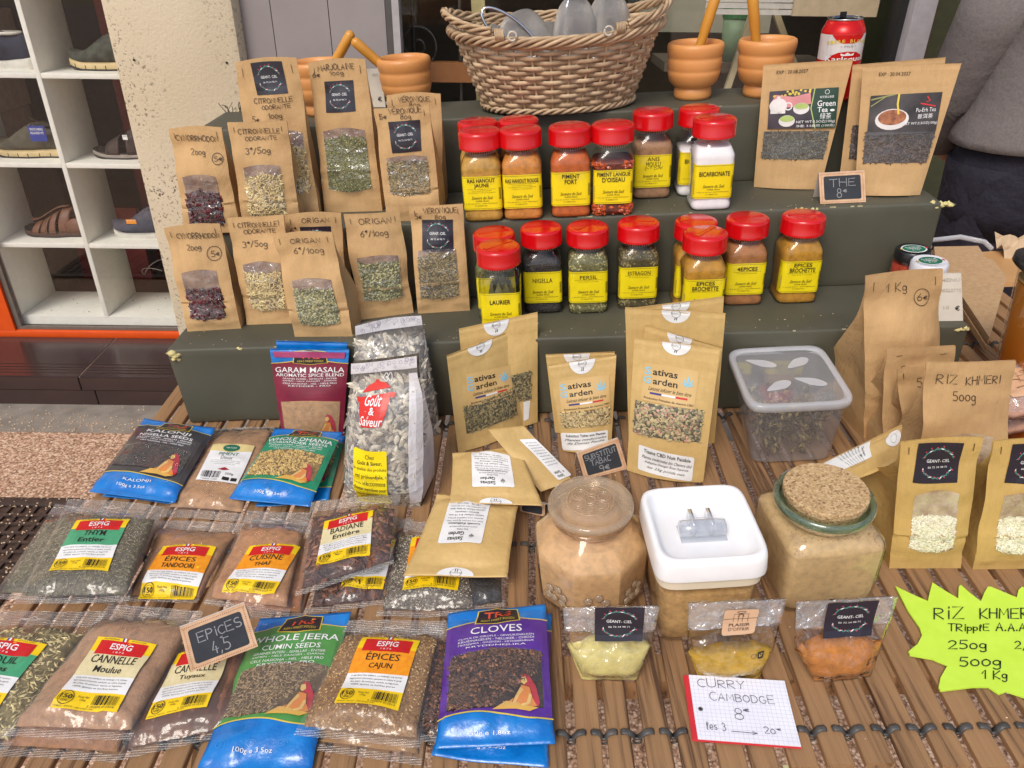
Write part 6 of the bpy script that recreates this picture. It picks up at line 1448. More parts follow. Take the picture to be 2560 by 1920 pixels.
# ------------------------------------------------------------------ sunflower seed bags
SEB = M('seed_bed', lin(120, 110, 92), lin(70, 64, 54), .8, ns=90)
SEEDL = M('sunflower_seed_pale', lin(232, 224, 202), lin(176, 166, 146), .55, kind='island'); SEEDD = M('sunflower_seed_dark', lin(176, 168, 152), lin(104, 96, 86), .55, kind='island')
FILMW = M('white_bag_print', lin(226, 224, 226), lin(210, 208, 212), .35, ns=20, bs=30, bst=.5, bd=.01)
def seedshape():
    V = []; F = []
    for j, (x, w_) in enumerate(((-1, .05), (-.6, .75), (0, 1), (.55, .62), (1, .03))):
        for y, z in ((-1, 0), (-.33, .8), (.33, .8), (1, 0)): V.append((x, y*w_, z*min(1, w_+.2)))
    for j in range(4):
        for i in range(3): a = j*4+i; F.append((a, a+4, a+5, a+1))
    return V, F
for lab_, cor_, sd, front in (('sunflower seed bag standing behind the front one, white printed top', ((888, 812), (1052, 786), (1098, 1085), (895, 1112)), 91, 0), ('big clear sunflower seed bag with red pot logo and yellow text panel', ((882, 905), (1046, 885), (1054, 1264), (866, 1246)), 92, 1)):
    t, S = kbag(lab_, *cor_, ZT, .055, .13, mat=SEB, seed=sd, group='sunflower seed bags', staples=None, bulge=.028, name='seed_bag')
    sh = seedshape(); vm = .88
    chips(S, lambda u, v: v < vm, 330, (.0086, .0035, .0024), [SEEDL], t, 'sunflower_seeds', seed=sd, off=(.0005, .003), tilt=.45, shapes=sh, smooth_=False, jit=.2)
    chips(S, lambda u, v: v < vm, 330, (.0080, .0031, .0024), [SEEDD], t, 'sunflower_seeds', seed=sd+1, off=(.0, .0025), tilt=.45, shapes=sh, smooth_=False, jit=.2)
    Ln = M('seed_stripe', lin(236, 230, 210)); 
    # outer film and white side gusset
    Gf = S.G+S.N*.0052; mk('film', Gf.reshape(-1, 3), gridF(S.nv, S.nu), film('seed_bag_film', crink=16, cst=.9, boost=2.8, haze=.13, rough=.12, hazec=(.86, .86, .88)), t)
    Sd = S.side[2:36]; nrm_ = UP*0+ (S.side[2:36][:, 0:1]*0); V = Sd+A_(.0015, -.001, 0); V = V[:, [0, 1, 3]]
    side = Surf(V); mk('side_gusset', side.at(*[q.ravel() for q in np.meshgrid(np.linspace(0, 1, 7), np.linspace(0, 1, 34))], .001), gridF(33, 6), FILMW, t)
    d = Decal(side, [(0, 1), (1, 1), (1, 0), (0, 0)], off=.002)
    for i, s_ in enumerate(('Graines de', 'tournesol', 'grillées salées', 'Poids net')): d.text(s_, .55, .66-.045*i, .025, GREYP, w=.6)
    d.bars(.35, .40, .75, .46, GREYP)
    for i in range(5): d.text('Ingrédients graines sel', .55, .36-.02*i, .012, GREYP, w=.6)
    d.ob('lettering', t)
    d = Decal(S, [(-.0, 1), (1, 1), (1, .0), (0, .0)], off=.0060)
    d.rect(.87, .05, 1.0, .90, FILMW, 0) if front else None
    d.rect(0, .93, 1, 1, FILMW, 0)
    rg = random.Random(sd)
    for i in range(26): d.ring(rg.uniform(.04, .96), rg.uniform(.94, .99), rg.uniform(.012, .03), .0004, M('lilac_print', lin(150, 146, 164)), 1, 10)
    LW = WHITE
    if front:
        R2 = M('pot_red', lin(214, 48, 36), lin(204, 40, 30), .35); Y = .17
        p_ = lambda pts, m, l: d.poly([(x, y+Y) for x, y in pts], m, l)
        p_([(.20, .60), (.64, .62), (.60, .52), (.55, .465), (.30, .455), (.24, .52)], R2, 1); p_([(.22, .625), (.62, .645), (.54, .675), (.44, .685), (.43, .70), (.39, .70), (.38, .68), (.28, .66)], R2, 1)
        p_([(.15, .605), (.20, .60), (.21, .57), (.17, .58)], R2, 1); p_([(.64, .62), (.70, .615), (.68, .59), (.635, .595)], R2, 1)
        d.text('Goût', .41, .585+Y, .055, WHITE, w=.24, lay=2, bold=.02, shear=.2); d.text('&', .42, .535+Y, .035, WHITE, w=.08, lay=2, bold=.02); d.text('Saveur', .42, .488+Y, .045, WHITE, w=.30, lay=2, bold=.02, shear=.2)
        for cx_, a0 in ((.50, .02), (.58, .0)): d.line([(cx_+.045*math.sin(a)+a0, .885+.03*math.sin(2*a)*.6+.02*math.cos(a)) for a in np.linspace(-.4, 6.2, 26)], .0012, WHITE, 2)
        d.rrect(.20, .02, .64, .48, .004, YEL, 1)
        for i, s_ in enumerate(('Chez', 'Goût & Saveur,', 'la qualité des produits', 'est primordiale,', 'nous sélectionnons', 'chaque ingrédient pour', 'vous garantir des', 'préparations à', 'la hauteur de vos idées.')):
            d.text(s_, .42, .435-.0460*i, .032, BLACK, w=min(.42, .021*len(s_)+.03), lay=2, bold=.01 if i == 1 else 0)
    d.ob('printed_film', t)

# ------------------------------------------------------------------ lying kraft pouches, back side up
def backpouch(label, cor, ze, th, lab, seed, zt=None, zq=None, group=SG, seal_=True, mirror=False):
    top, bot = packtop(*cor, ze, th, .04, .12, seed, zt=zt, wr=.6, pw=.7)
    t = thing('lying_pouch', label, 'pouch', top[20, 11]*A_(1, 1, 0)+UP*ZT, group); V, F = solid(top, bot); mk('pouch_body', V, F, KY, t)
    S = Surf(top); d = Decal(S, pxq=lab, off=.0012); d.rrect(0, 0, 1, 1, .003, WHITE, 0)
    # printed upside down: text rotated by pi
    d.text('Sativas', .30, .08, .085, BLACK, w=.36, rot=math.pi, bold=.03); d.text('Garden', .32, .19, .085, BLACK, w=.36, rot=math.pi, bold=.03); hempleaf(d, .70, .16, .10, GREYP, 2, -1)
    T_ = ['Site Web', 'www.sativasgarden.fr', "Conseils d'utilisation:", 'Pour une infusion 2g pour 25cl eau', 'ajouter une matiere grasse', 'Laisser infuser 8 a 10 min', 'Boisson relaxante', 'Laissez infuser le bien etre', 'Ne convient pas aux femmes', 'CBD 7% - THC 0,3%']
    for i, s_ in enumerate(T_): d.text(s_, .48, .29+.067*i, .035 if i != 2 else .045, BLACK, w=min(.8, .033*len(s_)), rot=math.pi, bold=.02 if i == 2 else 0)
    d.ob('printed_label', t)
    if seal_: roundseal2(S, t)
    return t, S
def roundseal2(S, t):
    d = Decal(S, [(.32, .998), (.68, .998), (.68, .90), (.32, .90)], off=.0011); d.poly([(0, 1)]+arc(.5, 1, .5, 1, 180, 360, 14), WHITE, 0)
    d.ring(.5, .7, .15, .0004, GREYP, 2); d.text('FRANCE', .5, .70, .16, GREYP, w=.34); d.line([(.47, .3), (.47, .5)], .001, BLACK); d.line([(.53, .3), (.53, .5)], .001, BLACK); d.ob('seal', t)
# note: these lie with their tops towards the viewer, so corners are given from that side
def flipc(TL, TR, BR, BL): return (BR, BL, TL, TR)
def backp(label, cor, ze, th, lab, seed, zt=None, **k):
    c = flipc(*cor); l = flipc(*lab)
    top, bot = packtop(*c, ze, th, .04, .12, seed, zt=zt, wr=.6, pw=.7); t = thing('lying_pouch', label, 'pouch', top[20, 11]*A_(1, 1, 0)+UP*ZT, SG); V, F = solid(top, bot); mk('pouch_body', V, F, KY, t)
    S = Surf(top); d = Decal(S, pxq=l, off=.0012); d.rrect(0, 0, 1, 1, .003, WHITE, 0)
    d.text('Sativas', .62, .92, .085, BLACK, w=.36, bold=.03); d.text('Garden', .62, .81, .085, BLACK, w=.36, bold=.03); hempleaf(d, .26, .84, .11, GREYP, 2)
    T_ = ['Site Web', 'www.sativasgarden.fr', "Conseils d'utilisation:", 'Pour une infusion 2g pour 25cl', 'ajouter une matière grasse', 'Laisser infuser 8 à 10 min', 'Boisson relaxante', 'Laissez infuser le bien être', 'Ne convient pas aux femmes', 'CBD 7% - THC 0,3%']
    for i, s_ in enumerate(T_): d.text(s_, .5, .715-.067*i, .034 if i != 2 else .045, BLACK, w=min(.84, .033*len(s_)), bold=.02 if i == 2 else 0)
    d.ob('printed_label', t); roundseal2(S, t); return t, S
backp('lower kraft pouch lying back side up over the pepper packet', ((1093, 1236), (1296, 1262), (1268, 1446), (1009, 1440)), .036, .020, ((1126, 1252), (1228, 1262), (1203, 1361), (1094, 1360)), 95)
backp('upper kraft pouch lying back side up below the left tea pouches', ((1131, 1134), (1300, 1118), (1357, 1262), (1125, 1257)), .058, .014, ((1178, 1132), (1274, 1140), (1287, 1220), (1181, 1219)), 96, zt=.045)
t, S = pouch('kraft pouch slumped diagonally behind the octagonal jar, back side up', (1220, 1074), (1309, 1064), (1434, 1204), (1352, 1230), ZT+.02, 1.1, KY, .006, name='slumped_pouch', group=SG, seed=97)
d = Decal(S, pxq=((1297, 1099), (1338, 1097), (1428, 1188), (1396, 1202)), off=.0011); d.rrect(0, 0, 1, 1, .003, WHITE, 0)
for i in range(9): d.text('ajouter une matière grasse', .5, .90-.07*i, .034, BLACK, w=.7, rot=math.pi)
d.text('Sativas', .35, .06, .07, BLACK, w=.4, rot=math.pi, bold=.03); d.text('Garden', .35, .15, .07, BLACK, w=.4, rot=math.pi, bold=.03); hempleaf(d, .72, .14, .1, GREYP, 2, -1); d.ob('printed_label', t)
t, S = pouch('narrow kraft pouch slanting behind the cork jar against the rice bag', (2054, 1159), (2256, 1060), (2243, 1150), (2131, 1201), ZT+.09, .5, KY, .006, name='slanted_pouch', group=SG, seed=98)
d = Decal(S, pxq=((2056, 1161), (2182, 1096), (2178, 1142), (2100, 1176)), off=.0011); d.rrect(0, 0, 1, 1, .002, WHITE, 0)
for i in range(7): d.text('Conseils utilisation', .30+.07*i, .5, .02+.05, BLACK, w=.5, rot=1.57)
d.text('Garden', .82, .5, .14, BLACK, w=.22, rot=-1.57, bold=.02); hempleaf(d, .72, .3, .07, GREYP, 2); d.ob('printed_label', t)
d = Decal(S, pxq=((2215, 1085), (2252, 1068), (2248, 1112), (2214, 1120)), off=.0011); d.ell(.5, .5, .5, .5, WHITE, 0); d.ring(.5, .5, .2, .0004, GREYP); d.ob('seal', t)
# ------------------------------------------------------------------ jars and boxes
GLS = film('jar_glass', rough=.03, crink=4, cst=.15, boost=1.5); GGLS = film('green_glass', (.55, .80, .68), rough=.03, crink=4, cst=.15, boost=1.8)
def lofty(name, rings, mat, t, ang=50, **k):
    o = MB().loft(rings).ob(name, mat, t, **k); return autosmooth(o, ang)
def polyring(r, n, z, c, rot=0, rnd_=0., m=6):
    """polygon with n corners, softened"""
    out = []
    for i in range(n):
        a0 = rot+2*math.pi*i/n; a1 = rot+2*math.pi*(i+1)/n
        p, q = A_(math.cos(a0), math.sin(a0))*r, A_(math.cos(a1), math.sin(a1))*r
        for j in range(m):
            s = j/m; pt = p*(1-s)+q*s
            if rnd_: pt = pt*(1-rnd_)+pt/np.linalg.norm(pt)*r*rnd_*.96
            out.append((c[0]+pt[0], c[1]+pt[1], z))
    return out
# octagonal glass jar
c = A_(.0815, .650, 0); JS = 1.13; r0 = math.pi/8
t = thing('octagonal_glass_jar', 'octagonal glass jar of pale ginger powder with flower-embossed glass lid', 'jar', c+UP*ZT)
zz = [(0, .060), (.003, .0640), (.012, .0665), (.030, .0680), (.070, .0700), (.077, .0700), (.081, .068), (.099, .051), (.109, .040)]
lofty('glass_body', [polyring(r, 8, ZT+.001+z, c, r0, .12+.8*smooth(z, .090, .106)) for z, r in zz], GLS, t, 28)
GIN = powder('ginger', (214, 172, 122), .9)
lofty('contents', [polyring(r-.0022, 8, ZT+.003+z*.99, c, r0, .12+.8*smooth(z, .090, .106)) for z, r in zz[:-2]]+[polyring(.050, 8, ZT+.098, c, r0, .8), polyring(.036, 8, ZT+.100, c, r0, 1)], GIN, t, 28)
mb = MB(); mb.lathe([(.040, .108), (.041, .112), (.0455, .114), (.0455, .1165), (.041, .118)], c+UP*ZT, 48); mb.ob('neck', GLS, t, sm=True)
mb = MB(); mb.lathe([(.036, .117), (.0365, .122), (.0480, .124), (.0492, .1265), (.0487, .131), (.045, .133), (.041, .1315), (.036, .130), (.030, .131), (.027, .1335), (.0, .1340)], c+UP*ZT, 56)
lid = mb.ob('glass_lid', film('lid_glass', (.93, .86, .76), rough=.04, crink=4, cst=.1, boost=2.4, haze=.35, hazec=(.62, .50, .36)), t, sm=True)
mb = MB(); mb.lathe([(.0, .100), (.034, .100), (.0345, .116), (.030, .122), (0, .123)], c+UP*ZT, 32); mb.ob('powder_neck', GIN, t, sm=True)
EMB = film('embossed_glass', (.95, .86, .74), rough=.06, crink=20, cst=.3, boost=3, haze=.3, hazec=(.70, .56, .40))
mb = MB(); mb.tube([c+UP*(ZT+.1345)+A_(.0265*math.cos(a), .0265*math.sin(a), 0) for a in np.linspace(0, 6.283, 41)[:-1]], .0009, 6, closed=True)
for k in range(6):
    a = k*math.pi/3+.3; f = c+UP*(ZT+.1345)+A_(.015*math.cos(a), .015*math.sin(a), 0)
    for q in (.0088, .0055): mb.tube([f+A_(q*math.cos(b), q*math.sin(b), 0) for b in np.linspace(0, 6.283, 19)[:-1]], .0008, 5, closed=True)
mb.tube([c+UP*(ZT+.1345)+A_(.006*math.cos(b), .006*math.sin(b), 0) for b in np.linspace(0, 6.283, 15)[:-1]], .0009, 5, closed=True)
mb.ob('embossed_flower', EMB, t, sm=True)
for fa in (0, 1, 7):   # embossed fruit on the facets
    a = r0+2*math.pi*(fa+.5)/8-math.pi/2*1.0-math.pi/8*0; a = -math.pi/2+(fa if fa < 4 else fa-8)*math.pi/4; n_ = A_(math.cos(a), math.sin(a), 0); s_ = A_(-math.sin(a), math.cos(a), 0); f = c+n_*.0622+UP*(ZT+.034)
    mb = MB()
    for dx, dz in ((-.010, .004), (.002, .008), (.010, .0), (-.004, -.008), (.008, -.010), (-.012, -.008)):
        mb.lathe([(.0058, -.001), (.0048, .0006), (.0030, .0012), (0, .0014)], f+n_*.0012+s_*dx+UP*dz, 14, (s_, UP, n_))
    mb.ob('embossed_fruit', EMB, t, sm=True)
# white-lidded canister
l_ = [px(p, ZT+.132) for p in ((1606, 1213), (1866, 1207), (1924, 1392), (1627, 1422))]
cc = sum(l_)/4; ex = ((l_[1]-l_[0])+(l_[2]-l_[3])); ex[2] = 0; hx = np.linalg.norm(ex)/4; ex /= np.linalg.norm(ex); ey = np.cross(UP, ex); hy = abs(np.dot((l_[0]+l_[1]-l_[2]-l_[3]), ey))/4
def RR(hx_, hy_, z, e=7, n=48): return [cc*A_(1, 1, 0)+ex*p[0]+ey*p[1]+UP*z for p in sring(hx_, hy_, e, 0, n)]
t = thing('lidded_canister', 'square clear canister of brown powder with thick white lid and clear handle', 'canister', cc*A_(1, 1, 0)+UP*ZT)
WP = M('white_plastic', lin(246, 246, 246), lin(242, 242, 242), .28, coat=.3); IV = M('ivory_seal', lin(226, 212, 186), lin(220, 206, 178), .4)
bx = .92
lofty('clear_body', [RR(hx*k_, hy*k_, ZT+z) for z, k_ in ((.001, .80), (.004, .85), (.03, .87), (.08, .90), (.100, .92))], CLEAR, t)
BRP = powder('canister_brown', (200, 160, 104), .8)
lofty('contents', [RR(hx*k_-.002, hy*k_-.002, ZT+z) for z, k_ in ((.003, .80), (.006, .85), (.03, .87), (.074, .895), (.0760, .5))], BRP, t)
lofty('seal_ring', [RR(hx*.935, hy*.935, ZT+z) for z in (.090, .1035)], IV, t)
mb = MB(); mb.loft([RR(hx*k_, hy*k_, ZT+z, e) for z, k_, e in ((.104, .94, 7), (.1045, .995, 7), (.108, 1.0, 7), (.124, .985, 7), (.130, .965, 7), (.1325, .93, 7), (.1325, .88, 6.5), (.130, .84, 6), (.120, .80, 5), (.1165, .70, 4), (.1160, .3, 3))], caps=True); lid = mb.ob('lid', WP, t); autosmooth(lid, 60)
GH = film('handle_glass', (.9, .92, .95), rough=.03, crink=10, cst=.25, boost=4.0, haze=.22)
hc = cc*A_(1, 1, 0)+UP*(ZT+.117)-ey*.004
mb = MB(); mb.tube([hc+ex*x+UP*(.0085) for x in (-.026, -.024, -.012, .012, .024, .026)], [.005, .0098, .0105, .0105, .0098, .005], 20)
for x in (-.010, .010): mb.box(hc+ex*x+UP*.008+ey*.008, (.0045, .026, .020), ex, ey, UP)
mb.ob('clear_handle', GH, t, sm=True)
mb = MB(); mb.box(hc+UP*.0010, (.050, .026, .0016), ex, ey, UP); mb.box(hc+UP*.006+ey*.010, (.016, .006, .012), ex, ey, UP); mb.ob('handle_base', GH, t)
# square cork-topped jar
b0, b1 = px((1950, 1541), ZT), px((2186, 1516), ZT); ex = b1-b0; hw = np.linalg.norm(ex)/2; ex /= 2*hw; ey = np.cross(UP, ex); cc = (b0+b1)/2+ey*hw
def RC(h_, z, e=9, n=56): return [cc+ex*p[0]+ey*p[1]+UP*(z) for p in sring(h_, h_, e, 0, n)]
t = thing('cork_jar', 'square glass jar of beige powder with green glass rim and round cork lid', 'jar', cc)
pr = [(.001, .90, 7), (.006, .985, 8), (.02, 1, 9), (.085, 1.02, 9), (.094, 1.0, 7), (.103, .90, 4.5), (.108, .80, 3)]
lofty('glass_body', [RC(hw*k_, z, e) for z, k_, e in pr], film('jar_glass_green_tint', (.975, .985, .955), rough=.03, crink=4, cst=.15, boost=1.6), t)
BEP = powder('beige_powder', (212, 178, 132), .9)
lofty('contents', [RC(hw*k_-.002, z+.002, e) for z, k_, e in pr[:4]]+[RC(hw*.985, .091, 7), RC(hw*.85, .098, 4), RC(hw*.4, .101, 2)], BEP, t)
chips(Surf(np.array([[cc+A_(*(ex*x*hw*k_+ey*y*hw*k_))+UP*(z) for x in np.linspace(-.9, .9, 12)] for y, z, k_ in ((-.97, .0885, 1), (-.7, .102, 1.0), (-.3, .104, 1), (.4, .104, 1))])), lambda u, v: True, 700, (.0006, .0006, .0005), [isl('coarse_specks', (190, 150, 110), (90, 62, 44))], t, 'specks', seed=4, off=(.0, .0015))
mb = MB(); mb.lathe([(.044, .106), (.045, .112), (.051, .1155), (.0545, .1195), (.0552, .124), (.054, .128), (.0505, .1285), (.0485, .125), (.047, .118), (.046, .110)], cc, 56); rim = mb.ob('glass_rim', film('rim_glass', (.66, .82, .73), rough=.03, crink=6, cst=.2, boost=3.4, haze=.10, hazec=(.45, .62, .52)), t, sm=True)
def corkm():
    m, nt, N, L, P = newmat('cork'); v = coords(N, L); vo = N.new('ShaderNodeTexVoronoi'); vo.inputs['Scale'].default_value = 420; L.new(v, vo.inputs['Vector'])
    sp = N.new('ShaderNodeSeparateColor'); L.new(vo.outputs['Color'], sp.inputs[0]); n = noise(N, L, v, 160, 3)
    c1 = ramp(N, L, sp.outputs[0], [(0, lin(132, 98, 64)), (.16, lin(180, 146, 102)), (.7, lin(202, 170, 124)), (1, lin(216, 188, 146))]); L.new(c1, P.inputs['Base Color']); P.inputs['Roughness'].default_value = .85
    L.new(bump(N, L, vo.outputs['Distance'], .6, .002), P.inputs['Normal']); return m
mb = MB(); mb.lathe([(.038, .104), (.0445, .128), (.0460, .130), (.0460, .1375), (.0448, .1388), (0, .139)], cc, 56); o = mb.ob('cork_lid', corkm(), t); autosmooth(o, 40)
# clear takeaway box of dried leaves
L4 = [px(p, ZT+.118) for p in ((1822, 872), (2046, 862), (2152, 1004), (1868, 1020))]; B4 = [px(p, ZT+.001) for p in ((1838, 1060), (2050, 1050), (2076, 1152), (1884, 1162))]
cc = sum(L4)/4*A_(1, 1, 0)+UP*ZT
def RQ(q, e, z, s=1, n=48):
    ce = sum(q)/4; X = ((q[1]-q[0])+(q[2]-q[3]))/4; Y = ((q[0]-q[3])+(q[1]-q[2]))/4; X[2] = 0; Y[2] = 0
    return [ce*A_(1, 1, 0)+X*p[0]*s+Y*p[1]*s+UP*z for p in sring(1, 1, e, 0, n)]
t = thing('clear_food_box', 'cloudy clear plastic food box with lid, full of dried green heads', 'food box', cc)
CP = film('cloudy_plastic', rough=.15, crink=6, cst=.1, haze=.15, boost=1.8, hazec=(.72, .72, .76)); CP2 = film('cloudy_rim', rough=.12, crink=6, cst=.1, haze=.5, boost=2.2, hazec=(.72, .72, .74))
q0 = [a*.0+b for a, b in zip(L4, B4)]
qs = lambda s: [b*(1-s)+a*s for a, b in zip(L4, B4)]
lofty('box_body', [RQ(qs(s), 7, ZT+.001+.112*s, .985) for s in (0, .02, .3, .6, 1)], CP, t, caps=True) if False else None
mb = MB(); mb.loft([RQ(qs(s), 7, ZT+.001+.112*s, .95-.05*(s == 0)) for s in (0, .02, .3, .6, .97)], caps=False); n_ = 48; mb.F.append(tuple(reversed(range(n_)))); autosmooth(mb.ob('box_body', CP, t))
mb = MB(); mb.loft([RQ(L4, 7, ZT+z, s) for z, s in ((.106, .985), (.108, 1.01), (.116, 1.015), (.1185, .99), (.1185, .93), (.1165, .90), (.1150, .885))], caps=False); lid = mb.ob('lid_rim', CP2, t, sm=True)
o = lofty('lid_panel', [RQ(L4, 7, ZT+.1150, .886), RQ(L4, 7, ZT+.1158, .886)], film('lid_panel_plastic', rough=.08, crink=5, cst=.12, haze=.10, boost=2.2), t)
for (u, v, a) in ((-.42, .48, -.5), (.38, .45, .6), (-.28, -.38, .5), (.45, -.30, -.5)):
    mb = MB(); ce = sum(L4)/4; X = ((L4[1]-L4[0])+(L4[2]-L4[3]))/4; Y = ((L4[0]-L4[3])+(L4[1]-L4[2]))/4; f = ce+X*u*.9+Y*v*.9; f[2] = ZT+.1166
    ux = A_(math.cos(a), math.sin(a), 0); uy = A_(-math.sin(a), math.cos(a), 0)
    mb.prism([(x, y) for x, y in [(.020*math.cos(q)*(1 if math.cos(q) > 0 else 1.25), .0095*math.sin(q)*(1 if math.cos(q) > 0 else (1+math.cos(q)*.55))) for q in np.linspace(0, 6.283, 25)[:-1]]], 0, .0006, lambda x, y, h: f+ux*x+uy*y+UP*h); mb.ob('lid_petal', CP2, lid)
DH = [isl('dried_leaf_dark', (96, 84, 52), (46, 42, 28)), isl('dried_leaf_pale', (160, 144, 92), (92, 84, 52))]
mb = MB(); r_ = random.Random(8); V = []; F = []; fm = []
heads = [(r_.uniform(-.8, .8), r_.uniform(-.85, .85), r_.uniform(.06, .66)) for _ in range(90)]
for u, v, s in heads:
    q = qs(s); ce = sum(q)/4; X = ((q[1]-q[0])+(q[2]-q[3]))/4; Y = ((q[0]-q[3])+(q[1]-q[2]))/4; X[2] = 0; Y[2] = 0; f = ce*A_(1, 1, 0)+X*u*.86+Y*v*.86+UP*(ZT+.004+.108*s)
    for _ in range(26):
        d_ = A_(r_.gauss(0, 1), r_.gauss(0, 1), r_.gauss(0, 1)); d_ /= np.linalg.norm(d_); p = f+d_*r_.uniform(.002, .008); a = np.cross(d_, A_(.3, .5, .8)); a /= np.linalg.norm(a); l = r_.uniform(.003, .007); b = len(V)
        V += [p, p+d_*l+a*.0024, p+d_*l*1.8, p+d_*l-a*.0024]; F.append((b, b+1, b+2, b+3)); fm.append(r_.randint(0, 1))
mk('dried_heads', V, F, DH, t, fm=fm, sm=False, kind='stuff')

# ------------------------------------------------------------------ small clear sachets of powder
def sachet(label, TL, TR, BR, BL, mid, foldb, pw_, stick, kind, seed):
    bl, br = px(BL, ZT+.0005), px(BR, ZT+.0005); x = br-bl; x[2] = 0; x /= np.linalg.norm(x); back = np.cross(UP, x); k = .30; nrm = back-k*UP
    tl, tr = pxp(TL, bl, nrm), pxp(TR, bl, nrm); ml, mr = pxp(mid[0], bl, nrm), pxp(mid[1], bl, nrm)
    nv, nu = 40, 22; fm_ = (np.linalg.norm(ml-bl)/np.linalg.norm(tl-bl)); G = np.zeros((nv+1, nu+1, 3))
    for j in range(nv+1):
        v = j/nv
        if v < fm_: s = v/fm_; L_, R_ = bl*(1-s)+ml*s, br*(1-s)+mr*s
        else:
            s = (v-fm_)/(1-fm_); L_, R_ = ml*(1-s)+tl*s, mr*(1-s)+tr*s
        for i in range(nu+1): G[j, i] = L_*(1-i/nu)+R_*i/nu
    u = np.linspace(0, 1, nu+1)[None, :]; v = np.linspace(0, 1, nv+1)[:, None]; uu = u+0*v; vv = v+0*u
    P = np.stack([uu*.1, vv*.1, 0*uu], -1); pr = np.sqrt(np.clip(1-(2*uu-1)**2, 0, 1))
    o = .013*pr*(1-smooth(vv, .35, .80))*smooth(vv, -.02, .25)+vnoise(P, 32, seed)*.0035*pr**.4*(1-smooth(vv, .7, .8))+vnoise(P, 75, seed)*.002
    fr = G-back*o[..., None]; bk = G+back*(o*1.2+.001)[..., None]
    fr[..., 2] = np.maximum(fr[..., 2], ZT+.0004); bk[..., 2] = np.maximum(bk[..., 2], ZT+.0004)
    t = thing('powder_sachet', label, 'sachet', (bl+br)/2+back*.0, 'small clear sachets of ground spice')
    jf = int(nv*fm_*1.04); a, b = fr[:jf].copy(), bk[:jf].copy(); a += back*.0008; b -= back*.0008; a[0, :, 2] += .001; b[0, :, 2] += .001
    for i in range(a.shape[1]):
        q = vnoise(A_(i*.35, seed, 1), 1)*.010-.010*abs(i/nu-.5)-.010*abs(i/(nu-2)-.5)*2*0; 
        for r_i, w_ in ((-1, 1.), (-2, .7), (-3, .35)): a[r_i, i, 2] += q*w_; b[r_i, i, 2] += q*w_
    V, F = solid(a, b); mk('powder', V, F, pw_, t)
    SF = film('sachet_film', crink=20, cst=.9, boost=2.2, rough=.08)
    V, F = solid(fr, bk); mk('film', V, F, SF, t)
    # folded band along the top
    jb = int(nv*foldb); band = fr[jb:]-back*.0016; bb = band-back*.0006
    V, F = solid(band, band-back*-.0008); mk('folded_band', V, F, film('folded_film', haze=.10, crink=24, cst=1.2, boost=4, rough=.08), t)
    S = Surf(fr-back*.0032)
    d = Decal(S, pxq=stick, off=.0006)
    if kind == 'w': wreath(d)
    else:
        d.rrect(0, 0, 1, 1, .003, M('kraft_sticker', lin(206, 168, 134), lin(200, 160, 126), .5), 0)
        d.text('PLAISIR', .5, .36, .12, BLACK, w=.62, bold=.03); d.text("D'OFFRIR", .5, .20, .12, BLACK, w=.62)
        L_ = lambda pts: d.line(pts, .0005, BLACK, 2)
        L_([(.0, .62), (1, .62)]); L_([(.3, .5), (.3, .82), (.72, .82), (.72, .5)]); L_([(.44, .5), (.44, .82)]); L_([(.56, .5), (.56, .82)])
        L_([(.5+.16*math.sin(a)*math.cos(a)*1.6, .84+.10*abs(math.sin(a))) for a in np.linspace(0, 6.28, 22)]); L_([(.5, .82), (.40, .72), (.46, .7)]); L_([(.5, .82), (.60, .72), (.56, .7)])
    d.ob('sticker', t); return t, S
sachet('small clear sachet of pale yellow powder with berry wreath sticker', (1407, 1518), (1648, 1514), (1591, 1702), (1455, 1700), ((1414, 1600), (1632, 1600)), .72, powder('pale_yellow', (208, 194, 124), .92), ((1487, 1518), (1612, 1518), (1606, 1603), (1487, 1602)), 'w', 1)
t, S = sachet('small clear sachet of mustard curry powder with brown gift sticker', (1721, 1507), (1965, 1496), (1892, 1704), (1752, 1704), ((1718, 1630), (1938, 1612)), .70, powder('curry_yellow', (194, 154, 48), .85), ((1812, 1525), (1899, 1522), (1886, 1582), (1803, 1590)), 'g', 2)
d = Decal(S, pxq=((1876, 1634), (1912, 1622), (1906, 1646), (1878, 1650)), off=.0006); d.ring(.2, .5, .2, .0005, BLACK); d.rrect(.5, .1, .95, .9, .001, BLACK, 1); d.text('67', .72, .5, .4, GOLDP, w=.25); d.ob('printed_marks', t)
sachet('small clear sachet of orange curry powder with berry wreath sticker', (1990, 1503), (2243, 1490), (2176, 1690), (2036, 1704), ((1986, 1610), (2212, 1592)), .70, powder('curry_orange', (192, 124, 58), .85), ((2070, 1508), (2198, 1500), (2178, 1588), (2056, 1596)), 'w', 3)
